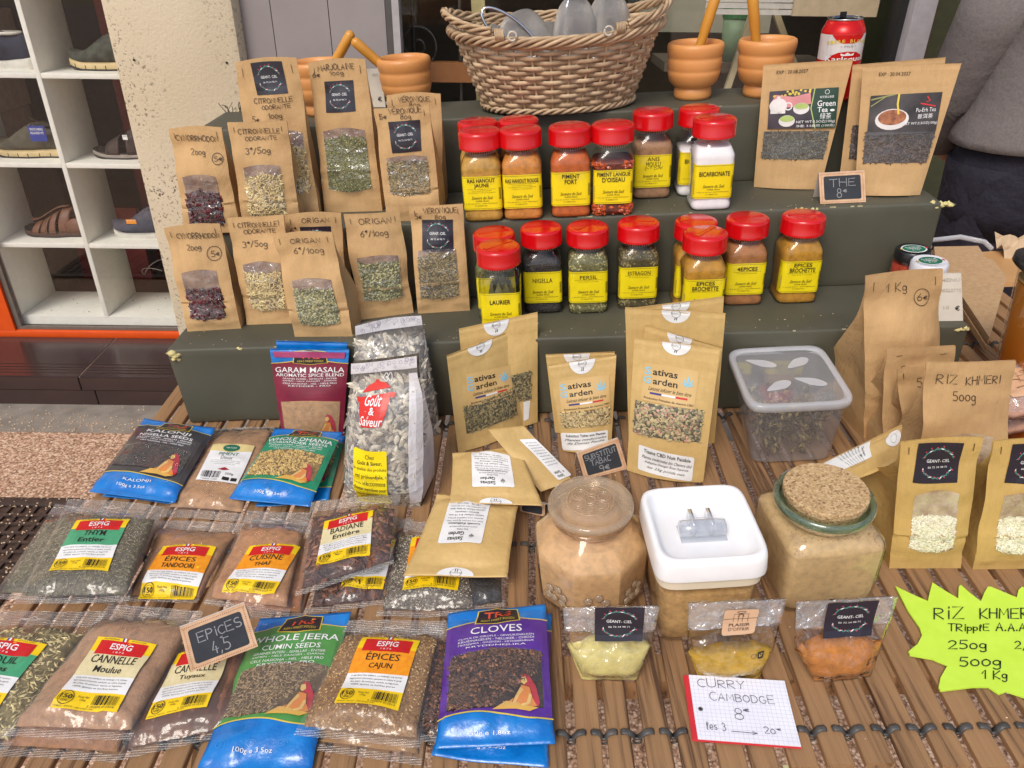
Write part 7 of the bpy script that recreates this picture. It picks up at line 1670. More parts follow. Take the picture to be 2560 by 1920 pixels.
# bags of the same kind stacked at the right edge
for i, (q, zz) in enumerate((((2500, 1050), ZT+.05), ((2500, 1010), ZT+.09))):
    a = px(q, zz); t = thing('powder_sachet', ['clear sachet with gift sticker lying lower at the right photo edge', 'clear sachet with gift sticker lying on top at the right photo edge'][i], 'sachet', a, 'clear sachets at the right edge')
    G = np.array([[a+A_(x*.14+.0, y*.075-.02, -.0+.006*math.sin(math.pi*x)*math.sin(math.pi*min(y+.1, 1))+.03*y+vnoise(A_(x*5, y*5, i), 2)*.010) for x in np.linspace(0, 1, 15)] for y in np.linspace(0, 1, 11)])
    b = G.copy(); b[..., 2] -= .012; V, F = solid(G-A_(0, 0, .002), b); mk('contents', V, F, powder('rose_powder', (196, 150, 128), .9), t)
    mk('film', (G+A_(0, 0, .001)).reshape(-1, 3), gridF(10, 14), film('sachet_film2', crink=20, cst=1.2, boost=4, rough=.1, haze=.1), t)
    d = Decal(Surf(G), [(.12, .86), (.62, .92), (.58, .30), (.08, .24)], off=.002); d.rrect(0, 0, 1, 1, .003, MC['kraft_sticker']); d.line([(0, .55), (1, .55)], .0005, BLACK); d.line([(.3, .45), (.3, .75), (.7, .75), (.7, .45)], .0005, BLACK); d.line([(.5+.16*math.sin(a_)*math.cos(a_)*1.6, .78+.12*abs(math.sin(a_))) for a_ in np.linspace(0, 6.28, 22)], .0005, BLACK); d.text('PLAISIR', .5, .30, .1, BLACK, w=.6, bold=.02); d.ob('sticker', t)

# ------------------------------------------------------------------ price cards
def tentcard(label, TL, TR, BR, BL, z, k, lines, flap=None, seed=1):
    bl, br = px(BL, z+.001), px(BR, z+.001)
    x = br-bl; xn = x/np.linalg.norm(x); xh = x*A_(1, 1, 0); xh /= np.linalg.norm(xh); back = np.cross(UP, xh); n = np.cross(xn, back+0*UP); 
    nrm = np.cross(xn, k*back+UP); nrm /= np.linalg.norm(nrm); tl, tr = pxp(TL, bl, nrm), pxp(TR, bl, nrm)
    t = thing('chalkboard_card', label, 'price card', (bl+br)/2, 'small chalkboard price cards'); G = quadgrid(tl, tr, br, bl, 6, 4); N_ = -nrm if np.dot(nrm, back) < 0 else nrm
    V, F = solid(G, G+N_*.0018); mk('card_front', V, F, TAGW, t, sm=False)
    h = np.linalg.norm(tl-bl); B0, B1 = bl+back*(h*k*.9+.022), br+back*(h*k*.9+.022)
    B0[2] = B1[2] = z+.001; G2 = quadgrid(tl+N_*.002, tr+N_*.002, B1, B0, 2, 2); V, F = solid(G2, G2+back*.0012); mk('card_back', V, F, M('card_white', lin(222, 214, 204)), t, sm=False)
    d = Decal(Surf(G), [(0, 1), (1, 1), (1, 0), (0, 0)], off=.0004, step=.02)
    d.rrect(.095, .12, .905, .88, .003, CHALKB, 0)
    for i in range(30): d.ell(.03+.94*i/29, .05, .008, .012, DOT, 1, 6); d.ell(.03+.94*i/29, .95, .008, .012, DOT, 1, 6)
    for i in range(18): d.ell(.045, .08+.84*i/17, .008, .012, DOT, 1, 6); d.ell(.955, .08+.84*i/17, .008, .012, DOT, 1, 6)
    for tx, cx, cy, hh, ww in lines: d.hand(tx, cx, cy, hh, ww, CHALK, .0011, rs=seed)
    d.ob('chalk_lettering', t)
tentcard('chalkboard card reading THE 8 euro between the tea pouches', (2047, 433), (2161, 426), (2165, 505), (2051, 510), Z2, .3, [('THE', .5, .66, .24, .56), ('8', .42, .33, .28, .1), ('€', .55, .40, .14, .07)], seed=1)
tentcard('chalkboard card reading SUBSTITUT TABAC 9 euro', (1442, 1133), (1545, 1095), (1569, 1172), (1462, 1200), ZT, .45, [('SUBSTITUT', .5, .72, .16, .74), ('TABAC', .46, .50, .17, .46), ('9€', .50, .26, .22, .22)], seed=2)
tentcard('chalkboard card reading EPICES 4,5 lying over the front packets', (449, 1570), (611, 1508), (645, 1616), (477, 1680), ZT+.046, .5, [('EPiCES', .54, .66, .20, .66), ('4,5', .50, .32, .26, .26), ('€', .54, .50, .07, .04)], seed=3)
tentcard('chalkboard card almost hidden under the upper lying pouch', (1298, 1262), (1362, 1262), (1362, 1292), (1300, 1278), ZT, .6, [], seed=4)
# squared-paper card
q = [px(p, ZT+.006) for p in ((1708, 1692), (1960, 1708), (2003, 1866), (1731, 1846))]
t = thing('squared_note_card', 'squared paper note with red edge reading CURRY CAMBODGE', 'note card', sum(q)/4*A_(1, 1, 0)+UP*ZT)
G = quadgrid(*q, 4, 4); G[..., 2] += .004*np.linspace(0, 1, 5)[:, None]**2; S = Surf(G); V, F = solid(G+A_(0, 0, -.0012), G+A_(0, 0, -.0032)+(q[3]-q[0])*.012); mk('red_backing', V, F, M('red_card', lin(206, 44, 52), lin(196, 36, 46), .5), t, sm=False)
e = (q[1]-q[0])/np.linalg.norm(q[1]-q[0]); G2 = G.copy(); G2[:, 0] += e*.0055; V, F = solid(G2, G2-A_(0, 0, .0010)); mk('paper', V, F, M('squared_paper', lin(236, 236, 242), lin(230, 230, 238), .6), t, sm=False)
d = Decal(S, [(0, 1), (1, 1), (1, 0), (0, 0)], off=.0003); GL = M('grid_line', lin(196, 198, 220))
for i in range(1, 22): d.line([(.04+.0448*i, 0), (.04+.0448*i, 1)], .00025, GL, 0)
for i in range(1, 17): d.line([(.045, i/17), (1, i/17)], .00025, GL, 0)
for tx, cx, cy, hh, ww in (('CURRY', .36, .88, .13, .46), ('CAMBODGE', .54, .67, .12, .62), ('8', .48, .42, .17, .08), ('€', .56, .49, .07, .05), ('les 3', .24, .21, .12, .18), ('>', .50, .17, .10, .24), ('20', .74, .20, .10, .10), ('€', .83, .225, .05, .035)): d.hand(tx, cx, cy, hh, ww, M('pen_ink', lin(84, 84, 104)), .0007)
d.ring(.12, .46, .018, .0012, GREYP, 1); d.ell(.12, .46, .016, .022, BLACK, 1, 12); d.ob('handwriting', t)
# fluorescent star card
PZ = lambda a: (1660+a[0]/2.458, 1360+a[1]/2.458)
star = [(1422, 258), (1520, 306), (1622, 350), (1632, 300), (1650, 236), (1720, 282), (1808, 334), (1812, 262), (1824, 250), (1880, 300), (1948, 352), (1968, 300), (1990, 262), (2010, 262), (2100, 300), (2168, 328), (2180, 280), (2200, 262), (2300, 300), (2420, 370), (2440, 280), (2470, 270), (2560, 380), (2720, 300), (2700, 430), (2860, 500), (2740, 590), (2900, 720), (2760, 780), (2800, 940), (2640, 920), (2560, 1010), (2440, 930), (2330, 1010), (2212, 940), (2105, 905), (2060, 922), (1995, 878), (1900, 878), (1700, 902), (1688, 880), (1700, 820), (1742, 745), (1650, 706), (1512, 682), (1502, 660), (1560, 612), (1586, 560), (1570, 510), (1500, 410)]
zst = ZT+.004; P3 = [px(PZ(p), zst) for p in star]
cst_ = sum(P3)/len(P3); o = MB(); ST2 = [(p[0], p[1]) for p in P3]
NEO = M('neon_card', lin(204, 240, 78), lin(197, 233, 70), .55)
t = thing('star_card', 'fluorescent yellow green star card reading RIZ KHMER lying on the slats', 'price card', cst_*A_(1, 1, 0)+UP*ZT)
o.prism(ST2, zst-.0022, zst, lambda x, y, h: A_(x, y, h)); ob_ = o.ob('card', NEO, t)
q = [px(p, zst) for p in (PZ((1400, 200)), PZ((2700, 200)), PZ((2700, 1000)), PZ((1400, 1000)))]; S = Surf(quadgrid(*q, 10, 10)); d = Decal(S, [(0, 1), (1, 1), (1, 0), (0, 0)], off=.0003); MK = M('felt_ink', lin(40, 62, 34))
def hp(tx, x, y, wz, hz, wd=.0016, sl=0):
    c0 = S.uv(PZ((x, y))); a = S.uv(PZ((x+wz/2, y))); b = S.uv(PZ((x, y-hz/2))); d.hand(tx, c0[0], c0[1], abs(b[1]-c0[1])*2, abs(a[0]-c0[0])*2, MK, wd, slope=sl)
hp('RiZ', 1750, 428, 180, 70); hp('KHMER', 2090, 430, 300, 60); hp('TRipplE', 1870, 515, 250, 42); hp('A.A.A', 2130, 512, 180, 48); hp('250g', 1862, 620, 230, 52, .0019); hp('2,5€', 2230, 625, 150, 46, .0019); hp('500g', 1940, 725, 250, 56, .0019); hp('1 Kg', 2030, 805, 150, 50); hp('4€', 2330, 740, 100, 50)
d.ob('handwriting', t)
# menu card and the white card behind the left mortars
a, b = px((2408, 802), Z1+.0005), px((2350, 803), Z1+.0005)
def plaincard(label, TL, TR, BR, BL, z, lines, k=.1):
    bl, br = px(BL, z+.0005), px(BR, z+.0005); x = br-bl; x /= np.linalg.norm(x); back = np.cross(UP, x); nrm = back-k*UP; tl, tr = pxp(TL, bl, nrm), pxp(TR, bl, nrm)
    t = thing('white_card', label, 'card', (bl+br)/2); G = quadgrid(tl, tr, br, bl, 3, 3); V, F = solid(G, G+back*.0015); mk('card_front', V, F, M('card_stock', lin(226, 220, 206), lin(220, 214, 200), .6), t, sm=False)
    B0, B1 = bl+back*.05, br+back*.05; G2 = quadgrid(tl+back*.002, tr+back*.002, B1, B0, 2, 2); V, F = solid(G2, G2+back*.001); mk('card_back', V, F, MC['card_stock'], t, sm=False)
    d = Decal(Surf(G), [(0, 1), (1, 1), (1, 0), (0, 0)], off=.0003)
    for tx, cx, cy, h_, w_, mt, bo in lines: d.text(tx, cx, cy, h_, mt, w=w_, bold=bo)
    d.ob('lettering', t)
FAD = M('faded_print', lin(204, 198, 186))
plaincard('white menu card with faded letters and euro sign beside the tall rice bag', (2330, 685), (2403, 684), (2408, 802), (2332, 803), Z1, [('MENU', .62, .88, .07, .66, FAD, .02), ('REGLETTE', .62, .66, .07, .7, FAD, .02), ('10', .45, .30, .07, .2, FAD, 0), ('€', .82, .28, .10, .16, BLACK, .02)])
plaincard('white card with euro sign standing behind the marjoram bag', (905, 172), (951, 172), (964, 268), (905, 268), Z3, [('PRIX', .7, .84, .08, .3, FAD, 0), ('10', .4, .22, .1, .2, FAD, 0), ('€', .80, .22, .12, .18, BLACK, .01)])

# ------------------------------------------------------------------ basket with sieves
cb = sf(.085, 1.395, Z3); 
cb = px((1397, 290), Z3)+syv*.084
bk = thing('wicker_basket', 'oval brown wicker basket with folded-down handles on the top step', 'basket', cb)
WKS = [M('willow_'+n_, lin(a[0]*1.06+8, a[1]*1.08+12, a[2]*1.08+16), lin(b[0]*1.0+10, b[1]*1.04+12, b[2]*1.06+16), .6, ns=30, bs=120, bst=.3) for n_, a, b in (('a', (184, 150, 112), (154, 120, 84)), ('b', (172, 138, 100), (142, 108, 76)), ('c', (194, 162, 124), (166, 132, 96)))]
bex = sx*math.cos(.03)+syv*math.sin(.03); bey = np.cross(UP, bex)
HB = .116
def belt(s): return .128+.046*s**.9, .082+.036*s**.9     # semi axes with height fraction
def bp(a, s, dr=0): x, y = belt(s); return cb+bex*(x+dr)*math.cos(a)+bey*(y+dr)*math.sin(a)+UP*(.004+HB*s)+UP*(.010*s*abs(math.cos(a))**3)
NS = 34
for k in range(NS):
    a = 2*math.pi*k/NS; mb = MB(); mb.tube([bp(a, s) for s in np.linspace(0, 1, 6)], .0022, 6); mb.ob('stake', WKS[2], bk, sm=True)
rows_ = 13
for r in range(rows_):
    s = .12+.80*r/(rows_-1); mb = MB(); pts = []; upv = []
    for i in range(NS*4):
        a = 2*math.pi*i/(NS*4); dr = .0038*math.cos(math.pi*i/4+(math.pi if r % 2 else 0)); pts.append(bp(a, s+.006*vnoise(A_(i*.2, r, 0), 1), dr)); upv.append(UP)
    mb.tube(pts, 1, 6, closed=True, flat=(.0013, .0038), upv=upv); mb.ob('willow_strand', WKS[r % 3], bk, sm=True)
for r in range(5):   # twisted base and rim cords
    for (s0_, rad, tw, nm) in ((.035, .0036, 34, 'base_cord'),):
        if r > 2: continue
        mb = MB(); mb.tube([bp(a, s0_+.03*math.sin(a*tw/2+r*2.1), .003+.003*math.cos(a*tw/2+r*2.1)) for a in np.linspace(0, 2*math.pi, NS*8+1)[:-1]], .0026, 6, closed=True); mb.ob(nm, WKS[r % 3], bk, sm=True)
for r in range(6):
    mb = MB(); ph = r*math.pi/3; mb.tube([bp(a, 1+.06*math.sin(a*9+ph), .004+.0065*math.cos(a*9+ph)) for a in np.linspace(0, 2*math.pi, 260)[:-1]], .0031, 6, closed=True); mb.ob('rim_cord', WKS[r % 3], bk, sm=True)
# two hoop handles folded down onto the rim
for sg in (-1,):
    for r in range(4):
        mb = MB(); ph = r*math.pi/2
        mb.tube([bp(a, 1.13+.045*math.sin(a*10+ph)+.10*abs(math.cos(a))**6, .004+.004*math.cos(a*10+ph)) for a in np.linspace(-.95, math.pi+.95, 200)], .0030, 6); mb.ob('handle_cord', WKS[r % 3], bk, sm=True)
for a in (-1.02, -2.12):
    mb = MB(); p = bp(a, 1.12, .006)
    for k in range(6): q = bp(a+.010*(k-2.5)*(1.6), 1.10, .005); mb.tube([q+(bey*math.cos(t_)+UP*math.sin(t_))*.0085 for t_ in np.linspace(0, 6.283, 13)[:-1]], .0013, 5, closed=True)
    mb.ob('binding', WKS[2], bk, sm=True)
    e_ = bp(a+(.14 if a < -1.5 else -.14), 1.10, .010); mb = MB(); mb.tube([e_+(bex*math.cos(t_)+UP*math.sin(t_))*.0065-bey*.004 for t_ in np.linspace(0, 6.283, 19)[:-1]], .0018, 6, closed=True); mb.ob('handle_ring', M('pale_ring', lin(206, 196, 180), rough=.3), bk, sm=True)
mb = MB(); mb.loft([[bp(2*math.pi*i/40, .02, -.004) for i in range(40)], [bp(2*math.pi*i/40, .045, -.004) for i in range(40)]]); mb.ob('basket_floor', WKS[1], bk)
# sieves
def sievemat():
    m, nt, N, L, P = newmat('wire_mesh'); v = coords(N, L, 'UV'); P.inputs['Metallic'].default_value = .85; P.inputs['Roughness'].default_value = .38; P.inputs['Base Color'].default_value = lin(214, 210, 204)
    w1 = N.new('ShaderNodeTexWave'); w1.inputs['Scale'].default_value = 28; L.new(v, w1.inputs['Vector']); w2 = N.new('ShaderNodeTexWave'); w2.bands_direction = 'Y'; w2.inputs['Scale'].default_value = 28; L.new(v, w2.inputs['Vector'])
    mx = N.new('ShaderNodeMath'); mx.operation = 'MAXIMUM'; L.new(w1.outputs['Fac'], mx.inputs[0]); L.new(w2.outputs['Fac'], mx.inputs[1])
    L.new(bump(N, L, mx.outputs[0], .8, .001), P.inputs['Normal']); al = ramp(N, L, mx.outputs[0], [(.40, (.2, .2, .2, 1)), (.75, (1, 1, 1, 1))]); L.new(al, P.inputs['Alpha']); return m
SV = sievemat(); CHR = M('chrome', lin(220, 220, 224), rough=.1, metal=1)
def sieve(label, base, ax, r, h, seed, ringr=None, handle=None, flat=1.):
    ax = A_(*ax); ax /= np.linalg.norm(ax); X = np.cross(ax, A_(0, 1, .1)); X /= np.linalg.norm(X); Y = np.cross(ax, X)
    r *= 1.15; h *= 1.18; t = thing('tea_sieve', label, 'sieve', base, 'wire mesh sieves in the basket'); V = []; uvs = []
    nh, na = 14, 28
    for j in range(nh+1):
        s = j/nh; rr = r*math.cos(s*math.pi/2)**.62
        for i in range(na+1): a = 2*math.pi*i/na; V.append(base+X*rr*math.cos(a)+Y*rr*flat*math.sin(a)+ax*h*math.sin(s*math.pi/2)); uvs.append((i/na*3, s*1.4))
    o = mk('mesh_bowl', V, gridF(nh, na), SV, t); ul = o.data.uv_layers.new(name='UVMap')
    for lp in o.data.loops: ul.data[lp.index].uv = uvs[lp.vertex_index]
    mb = MB(); mb.tube([base+X*(r+.001)*math.cos(a)+Y*(r+.001)*flat*math.sin(a) for a in np.linspace(0, 6.283, 37)[:-1]], .0018, 8, closed=True); mb.ob('rim_wire', CHR, t, sm=True)
    if handle is not None:
        h0 = base+X*r; mb = MB(); mb.tube([h0, h0+A_(*handle)*.5, h0+A_(*handle)], .0017, 8); mb.tube([h0+Y*.006, h0+Y*.004+A_(*handle)*.5, h0+A_(*handle)], .0017, 8); mb.ob('handle_wire', CHR, t, sm=True)
def bpos(x, y, z): return cb+bex*x+bey*y+UP*z
sieve('large mesh sieve dome tilting right in the left half of the basket', bpos(-.045, .0, .085), (-.35, .0, 1), .040, .062, 1)
sieve('tall narrow mesh sieve dome in the middle of the basket', bpos(.030, -.012, .085), (.02, .0, 1), .034, .074, 2, handle=(.03, -.02, .09))
sieve('mesh sieve dome on the right side of the basket', bpos(.088, .012, .085), (.05, .0, 1), .036, .074, 3)
sieve('pale mesh sieve half sunk at the left rim of the basket', bpos(-.098, .012, .078), (-.5, .1, .9), .034, .05, 4)
sieve('small low mesh sieve behind the middle of the basket', bpos(-.012, .045, .085), (.1, .1, 1), .03, .04, 5)
sieve('low mesh sieve lying flat in the right front of the basket', bpos(.075, -.040, .092), (.1, -.3, 1), .028, .018, 6)
mb = MB(); mb.tube([bpos(-.078+.048*math.cos(a)*.95, -.045+.004*math.sin(a), .128+.045*math.sin(a)*.55-.03*math.cos(a)) for a in np.linspace(0, 6.283, 45)[:-1]], .0024, 8, closed=True); o = mb.ob('sieve_hoop', CHR, None, sm=True); tag(o, 'shiny chrome hoop leaning over the front left rim of the basket', 'hoop')

# ------------------------------------------------------------------ mortars, can
MW = M('mortar_wood', lin(222, 156, 92), lin(212, 144, 80), .42, ns=10, bs=200, bst=.06); MW2 = M('mortar_inside', lin(206, 140, 84), rough=.6); PW = M('pestle_wood', lin(214, 152, 58), lin(200, 136, 48), .35, ns=14)
mb = MB(); PR = [(.024, 0), (.0275, .001), (.0290, .006), (.0290, .012), (.0275, .018), (.0264, .0195), (.0300, .0215), (.0365, .029), (.0395, .040), (.0402, .0465), (.0394, .0485), (.0402, .0505), (.0410, .060), (.0407, .0665), (.0398, .0690), (.0409, .0715), (.0425, .080), (.0428, .086), (.0415, .0905), (.0385, .0925), (.0355, .0915), (.0340, .085), (.030, .04), (.015, .025), (0, .024)]
mb.lathe(PR, n=44); _o = mb.ob('cup', MW, None, sm=True); ME_M = _o.data; bpy.data.objects.remove(_o)
mb = MB(); mb.lathe([(0, -.004), (.0095, -.002), (.011, .004), (.0105, .02), (.0078, .05), (.0076, .075), (.0086, .080), (.0086, .11), (.0088, .128), (.0070, .134), (0, .1365)], n=22); _o = mb.ob('pestle', PW, None, sm=True); ME_P = _o.data; bpy.data.objects.remove(_o)
def mortar(label, plabel, p, sc, pax, prot, ppos=(0, 0), psc=1.):
    f = px(p, Z3); f = f+syv*.026*sc; t = thing('wooden_mortar', label, 'mortar', f, 'orange wooden mortars on the top step'); o = osh('cup', ME_M, t); t.scale = (sc*1.05, sc*1.05, sc*.92)
    q = bpy.data.objects.new('wooden_pestle', ME_P); C.objects.link(q); tag(q, plabel, 'pestle', 'wooden pestles')
    q.location = Vector(f+A_(ppos[0], ppos[1], .026*sc)); q.rotation_euler = Vector(pax).to_track_quat('Z', 'Y').to_euler(); q.scale = (psc,)*3
mortar('leftmost orange mortar mostly hidden behind the kraft bags', 'pestle of the leftmost mortar, leaning right', (800, 292), 1.07, (.62, .0, .78), 0, (-.010, 0), 1.0)
mortar('orange ridged mortar left of the basket beside the grey boarding', 'pestle crossing the leftmost pestle, leaning left', (1018, 284), 1.07, (-.70, -.06, .71), 0, (.012, 0), 1.0)
mortar('orange ridged mortar just right of the basket', 'pestle in the mortar right of the basket', (1737, 252), 1.08, (.26, .0, .96), 0, (-.008, 0), 1.05)
mortar('orange ridged mortar with a dark rim chip next to the beer can', 'pestle in the rightmost mortar, leaning left', (1914, 246), 1.09, (-.20, .0, .97), 0, (-.008, 0), 1.05)
# drinks can
cp = px((2085, 250), Z3); cp = cp+A_(0, 1.318-cp[1], 0); rc = .0340; hc_ = .126
cz = thing('drinks_can', 'tall red and white beer can standing behind the green tea pouch', 'can', cp)
CR = M('can_red', lin(214, 26, 24), lin(204, 20, 20), .25, metal=.3); CWH = M('can_white', lin(228, 224, 222), rough=.28, metal=.15); AL = M('aluminium', lin(204, 204, 206), rough=.25, metal=1)
mb = MB(); mb.lathe([(.024, 0), (rc-.002, .004), (rc, .009), (rc, hc_-.020), (rc-.0007, hc_-.018), (.0268, hc_-.0035)], cp, 48); mb.ob('can_body', CR, cz, sm=True)
mb = MB(); mb.lathe([(.0268, hc_-.0035), (.0272, hc_-.001), (.0262, hc_), (.0250, hc_-.004), (.0, hc_-.004)], cp, 48); lid = mb.ob('can_end', AL, cz, sm=True)
mb = MB(); mb.box(cp+UP*(hc_-.001)+A_(.002, -.002, 0), (.010, .018, .0012), sx, syv, UP); mb.box(cp+UP*(hc_+.003)+A_(-.002, .006, 0), (.010, .002, .009), sx, syv, UP); mb.ob('pull_tab', M('dark_tab', lin(60, 60, 64), metal=.8, rough=.3), cz)
G = np.array([[cp+sx*(rc+.0003)*math.cos(a)+syv*(rc+.0003)*math.sin(a)+UP*(.009+(hc_-.029)*v) for a in np.linspace(math.radians(-190), math.radians(10), 41)] for v in np.linspace(0, 1, 21)])
S = Surf(G); d = Decal(S, [(0, 1), (1, 1), (1, 0), (0, 0)], off=.0002, step=.004)
cy_ = lambda y: .58+(y-.33)*.62 if y > .33 else y/.33*.58
_op, _ot = d.poly, d.text
d.poly = lambda pts, m, lay=0: _op([(x, cy_(y)) for x, y in pts], m, lay)
d.text = lambda t_, cx, yy_, h, m, **k: _ot(t_, cx, cy_(yy_)+(.0), h*.82, m, **k)
d.rect(.02, .33, .98, .97, CWH, 0); d.poly([(.27, .97), (.73, .97), (.68, .86), (.58, .76), (.42, .76), (.32, .86)], CR, 1); d.rect(0, 0, 1, .33, CR, 1)
d.poly([(.24, .33), (.28, .45), (.38, .54), (.5, .565), (.62, .54), (.72, .45), (.76, .33)], CR, 1)
for i, ch in enumerate('BIERE BLONDE'):
    a = (i-5.5)/5.5; d.text(ch, .5+.27*a, .82-.05*a*a, .062, GOLDP, w=.034, bold=.02, rot=-.25*a) if ch != ' ' else None
d.text('• PILS •', .5, .69, .035, GREYP, w=.2); d.poly([(.42, .46), (.41, .52), (.46, .49), (.5, .545), (.54, .49), (.59, .52), (.58, .46)], WHITE, 2)
d.text('Karlsquell', .5, .36, .125, WHITE, w=.56, bold=.02, lay=2); d.bars(.79, .60, .88, .95, BLACK, 2, 18); d.rect(.78, .32, .80, .6, CR, 2); d.ob('printed_wrap', cz)

# ------------------------------------------------------------------ right-hand clutter
def smalljar(label, p, lidm, body, r=.0265, h=.075, yy=1.14):
    cpx = pxp(p, sf(0, yy, 0), syv); h = cpx[2]-Z1; c = cpx*A_(1, 1, 0)+UP*Z1; t = thing('preserve_jar', label, 'jar', c, 'small preserve jars beside the step')
    mb = MB(); mb.lathe([(r*.9, .001), (r*1.02, .006), (r*1.02, h*.72), (r*.9, h*.84), (r*.88, h*.86)], c, 36); mb.ob('glass_body', GLS, t, sm=True)
    mb = MB(); mb.lathe([(r*.86, .003), (r*.96, .008), (r*.96, h*.70), (0, h*.71)], c, 36); mb.ob('contents', body, t, sm=True)
    mb = MB(); mb.lathe([(r*.93, h*.80), (r*.98, h*.80), (r*.98, h*.96), (r*.9, h), (r*.8, h*.992), (0, h*.992)], c, 40); autosmooth(mb.ob('lid', lidm, t), 40)
    S = Surf(quadgrid(c+A_(-r*.72, r*.72, h+.0004), c+A_(r*.72, r*.72, h+.0004), c+A_(r*.72, -r*.72, h+.0004), c+A_(-r*.72, -r*.72, h+.0004), 4, 4)); d = Decal(S, [(0, 1), (1, 1), (1, 0), (0, 0)], off=.0)
    EG = M('emblem_dark_green', lin(24, 112, 84)); d.ell(.5, .5, .5, .42, WHITE, 0); d.ell(.5, .5, .44, .36, EG, 1); d.text('FUMEUR', .5, .62, .1, WHITE, w=.6, bold=.01); d.text('CREPERIE', .5, .48, .1, WHITE, w=.56, bold=.01); d.text('& CO', .5, .34, .1, WHITE, w=.3, bold=.01)
    d.rect(-.05, .44, .04, .56, M('gold_seal', lin(226, 180, 80)), 2); d.rect(.96, .44, 1.05, .56, FLAGR, 2); d.ob('lid_sticker', t)
smalljar('small jar of red preserve with black lid and green emblem', (2285, 622), M('black_lid', lin(30, 30, 32), lin(24, 24, 26), .35, coat=.3), powder('red_preserve', (176, 56, 30), .7), .0275, .088, 1.145)
smalljar('small jar of preserve with white lid and green emblem', (2326, 652), M('white_lid', lin(232, 232, 238), rough=.3, coat=.3), powder('brown_preserve', (150, 80, 56), .7), .0275, .088, 1.095)
CBD = M('cardboard', lin(196, 162, 122), lin(184, 148, 108), .8, ns=120, bs=300, bst=.2); CBE = M('cardboard_edge', lin(130, 98, 72), rough=.9)
def slab(label, pts, z, th, name='cardboard_sheet', mat=None, cat='cardboard', layers=1, group=None):
    P = [px(p, z) for p in pts]; c = sum(P)/len(P); t = thing(name, label, cat, c*A_(1, 1, 0)+UP*(z-th), group)
    for k in range(layers):
        mb = MB(); h1 = z-th*k/layers; h0 = z-th*(k+1)/layers+.0006; sh = A_(.0012*((k*7) % 3-1), .0012*((k*5) % 3-1))
        mb.prism([(p[0]+sh[0], p[1]+sh[1]) for p in P], h0, h1, lambda x, y, h: A_(x, y, h)); o = mb.ob('sheet', mat or CBD, t)
slab('upper cardboard sheet lying behind the jars, cut corner towards the viewer', [(2344, 648), (2481, 646), (2517, 690), (2474, 842), (2408, 742)], ZT+.060, .030, layers=5)
slab('lower cardboard piece sticking out behind the upper sheet', [(2336, 616), (2446, 614), (2470, 650), (2481, 690), (2344, 690)], ZT+.028, .026, layers=3)
slab('light wooden plank lying along the back of the table', [(2440, 630), (2560, 622), (2640, 620), (2640, 700), (2500, 706), (2440, 700)], ZT+.012, .011, 'wooden_plank', M('pale_plank', lin(202, 156, 104), lin(184, 138, 88), .5, ns=8), 'plank')
mb = MB(); q = px((2375, 612), ZT+.02); mb.tube([q+A_(x, y, z) for x, y, z in ((-.05, -.01, 0), (-.045, .012, .008), (.03, .018, .010), (.075, -.005, .004), (.08, -.03, -.004))], .006, 10, flat=(.6, 1)); o = mb.ob('clear_tray_edge', CP2, None, sm=True); tag(o, 'clear plastic tray edge behind the cardboard at the step corner', 'tray')
mb = MB(); q = px((2555, 612), ZT+.03)
V = [q+A_(x*.05, y*.03, .012*math.sin(x*3+y*5)+.012*y) for y in np.linspace(-1, 1, 6) for x in np.linspace(-1, 1, 8)]; o = mk('crumpled_paper', V, gridF(5, 7), M('brown_paper', lin(204, 176, 140)), None, sm=False); tag(o, 'crumpled beige paper behind the black jar lid', 'paper')
# tall tapering jar of amber drink
pb = px((2438, 1000), ZT+.01); hb = .098; hb = .075; tcx = pb*A_(1, 1, 0)+sx*hb-syv*hb
pt = pxp((2518, 655), pb, np.cross(syv-sx, UP)); dd_ = np.dot(pt-pb, syv-sx)/2; hh = pt[2]-ZT
t = thing('amber_drink_jar', 'tall clear jar of amber drink with black lid cut by the right photo edge', 'jar', tcx+UP*ZT)
def RJ(h_, z): return [tcx+sx*p[0]+syv*p[1]+UP*z for p in sring(h_, h_, 5, 0, 40)]
hwt = hb+dd_; print('amber', hb, hwt, hh, pb)
lofty('clear_body', [RJ(hb*.96, ZT+.001), RJ(hb, ZT+.012), RJ(hb*.45+hwt*.55, ZT+hh*.55), RJ(hwt, ZT+hh), RJ(hwt, ZT+hh+.02)], CLEAR, t)
AMB2, nt, N, L, P = newmat('amber_liquid'); P.inputs['Base Color'].default_value = lin(214, 120, 20); P.inputs['Roughness'].default_value = .25; P.inputs['Coat Weight'].default_value = .4
v = coords(N, L); sp_ = N.new('ShaderNodeSeparateXYZ'); tc_ = N.new('ShaderNodeTexCoord'); L.new(tc_.outputs['Generated'], sp_.inputs[0]); L.new(ramp(N, L, sp_.outputs[2], [(0, lin(206, 104, 10)), (.6, lin(212, 122, 24)), (1, lin(204, 134, 50))]), P.inputs['Base Color'])
lofty('drink', [RJ(hb*.96-.002, ZT+.003), RJ(hb-.003, ZT+.014), RJ(hb*.45+hwt*.55-.003, ZT+hh*.55), RJ(hwt-.003, ZT+hh*.93), RJ(hwt*.5, ZT+hh*.932)], AMB2, t)
lofty('foam_line', [RJ(hwt-.0025, ZT+hh*.94), RJ(hwt-.0025, ZT+hh*.955)], M('foam_line', lin(206, 170, 110)), t)
mb = MB(); mb.loft([RJ(hwt+.006, ZT+hh+.006), RJ(hwt+.009, ZT+hh+.010), RJ(hwt+.008, ZT+hh+.020), RJ(hwt-.004, ZT+hh+.024), RJ(hwt-.016, ZT+hh+.016), RJ(hwt*.5, ZT+hh+.016)]); autosmooth(mb.ob('lid', M('black_lid2', lin(34, 34, 36), lin(28, 28, 30), .35, coat=.3), t), 50)
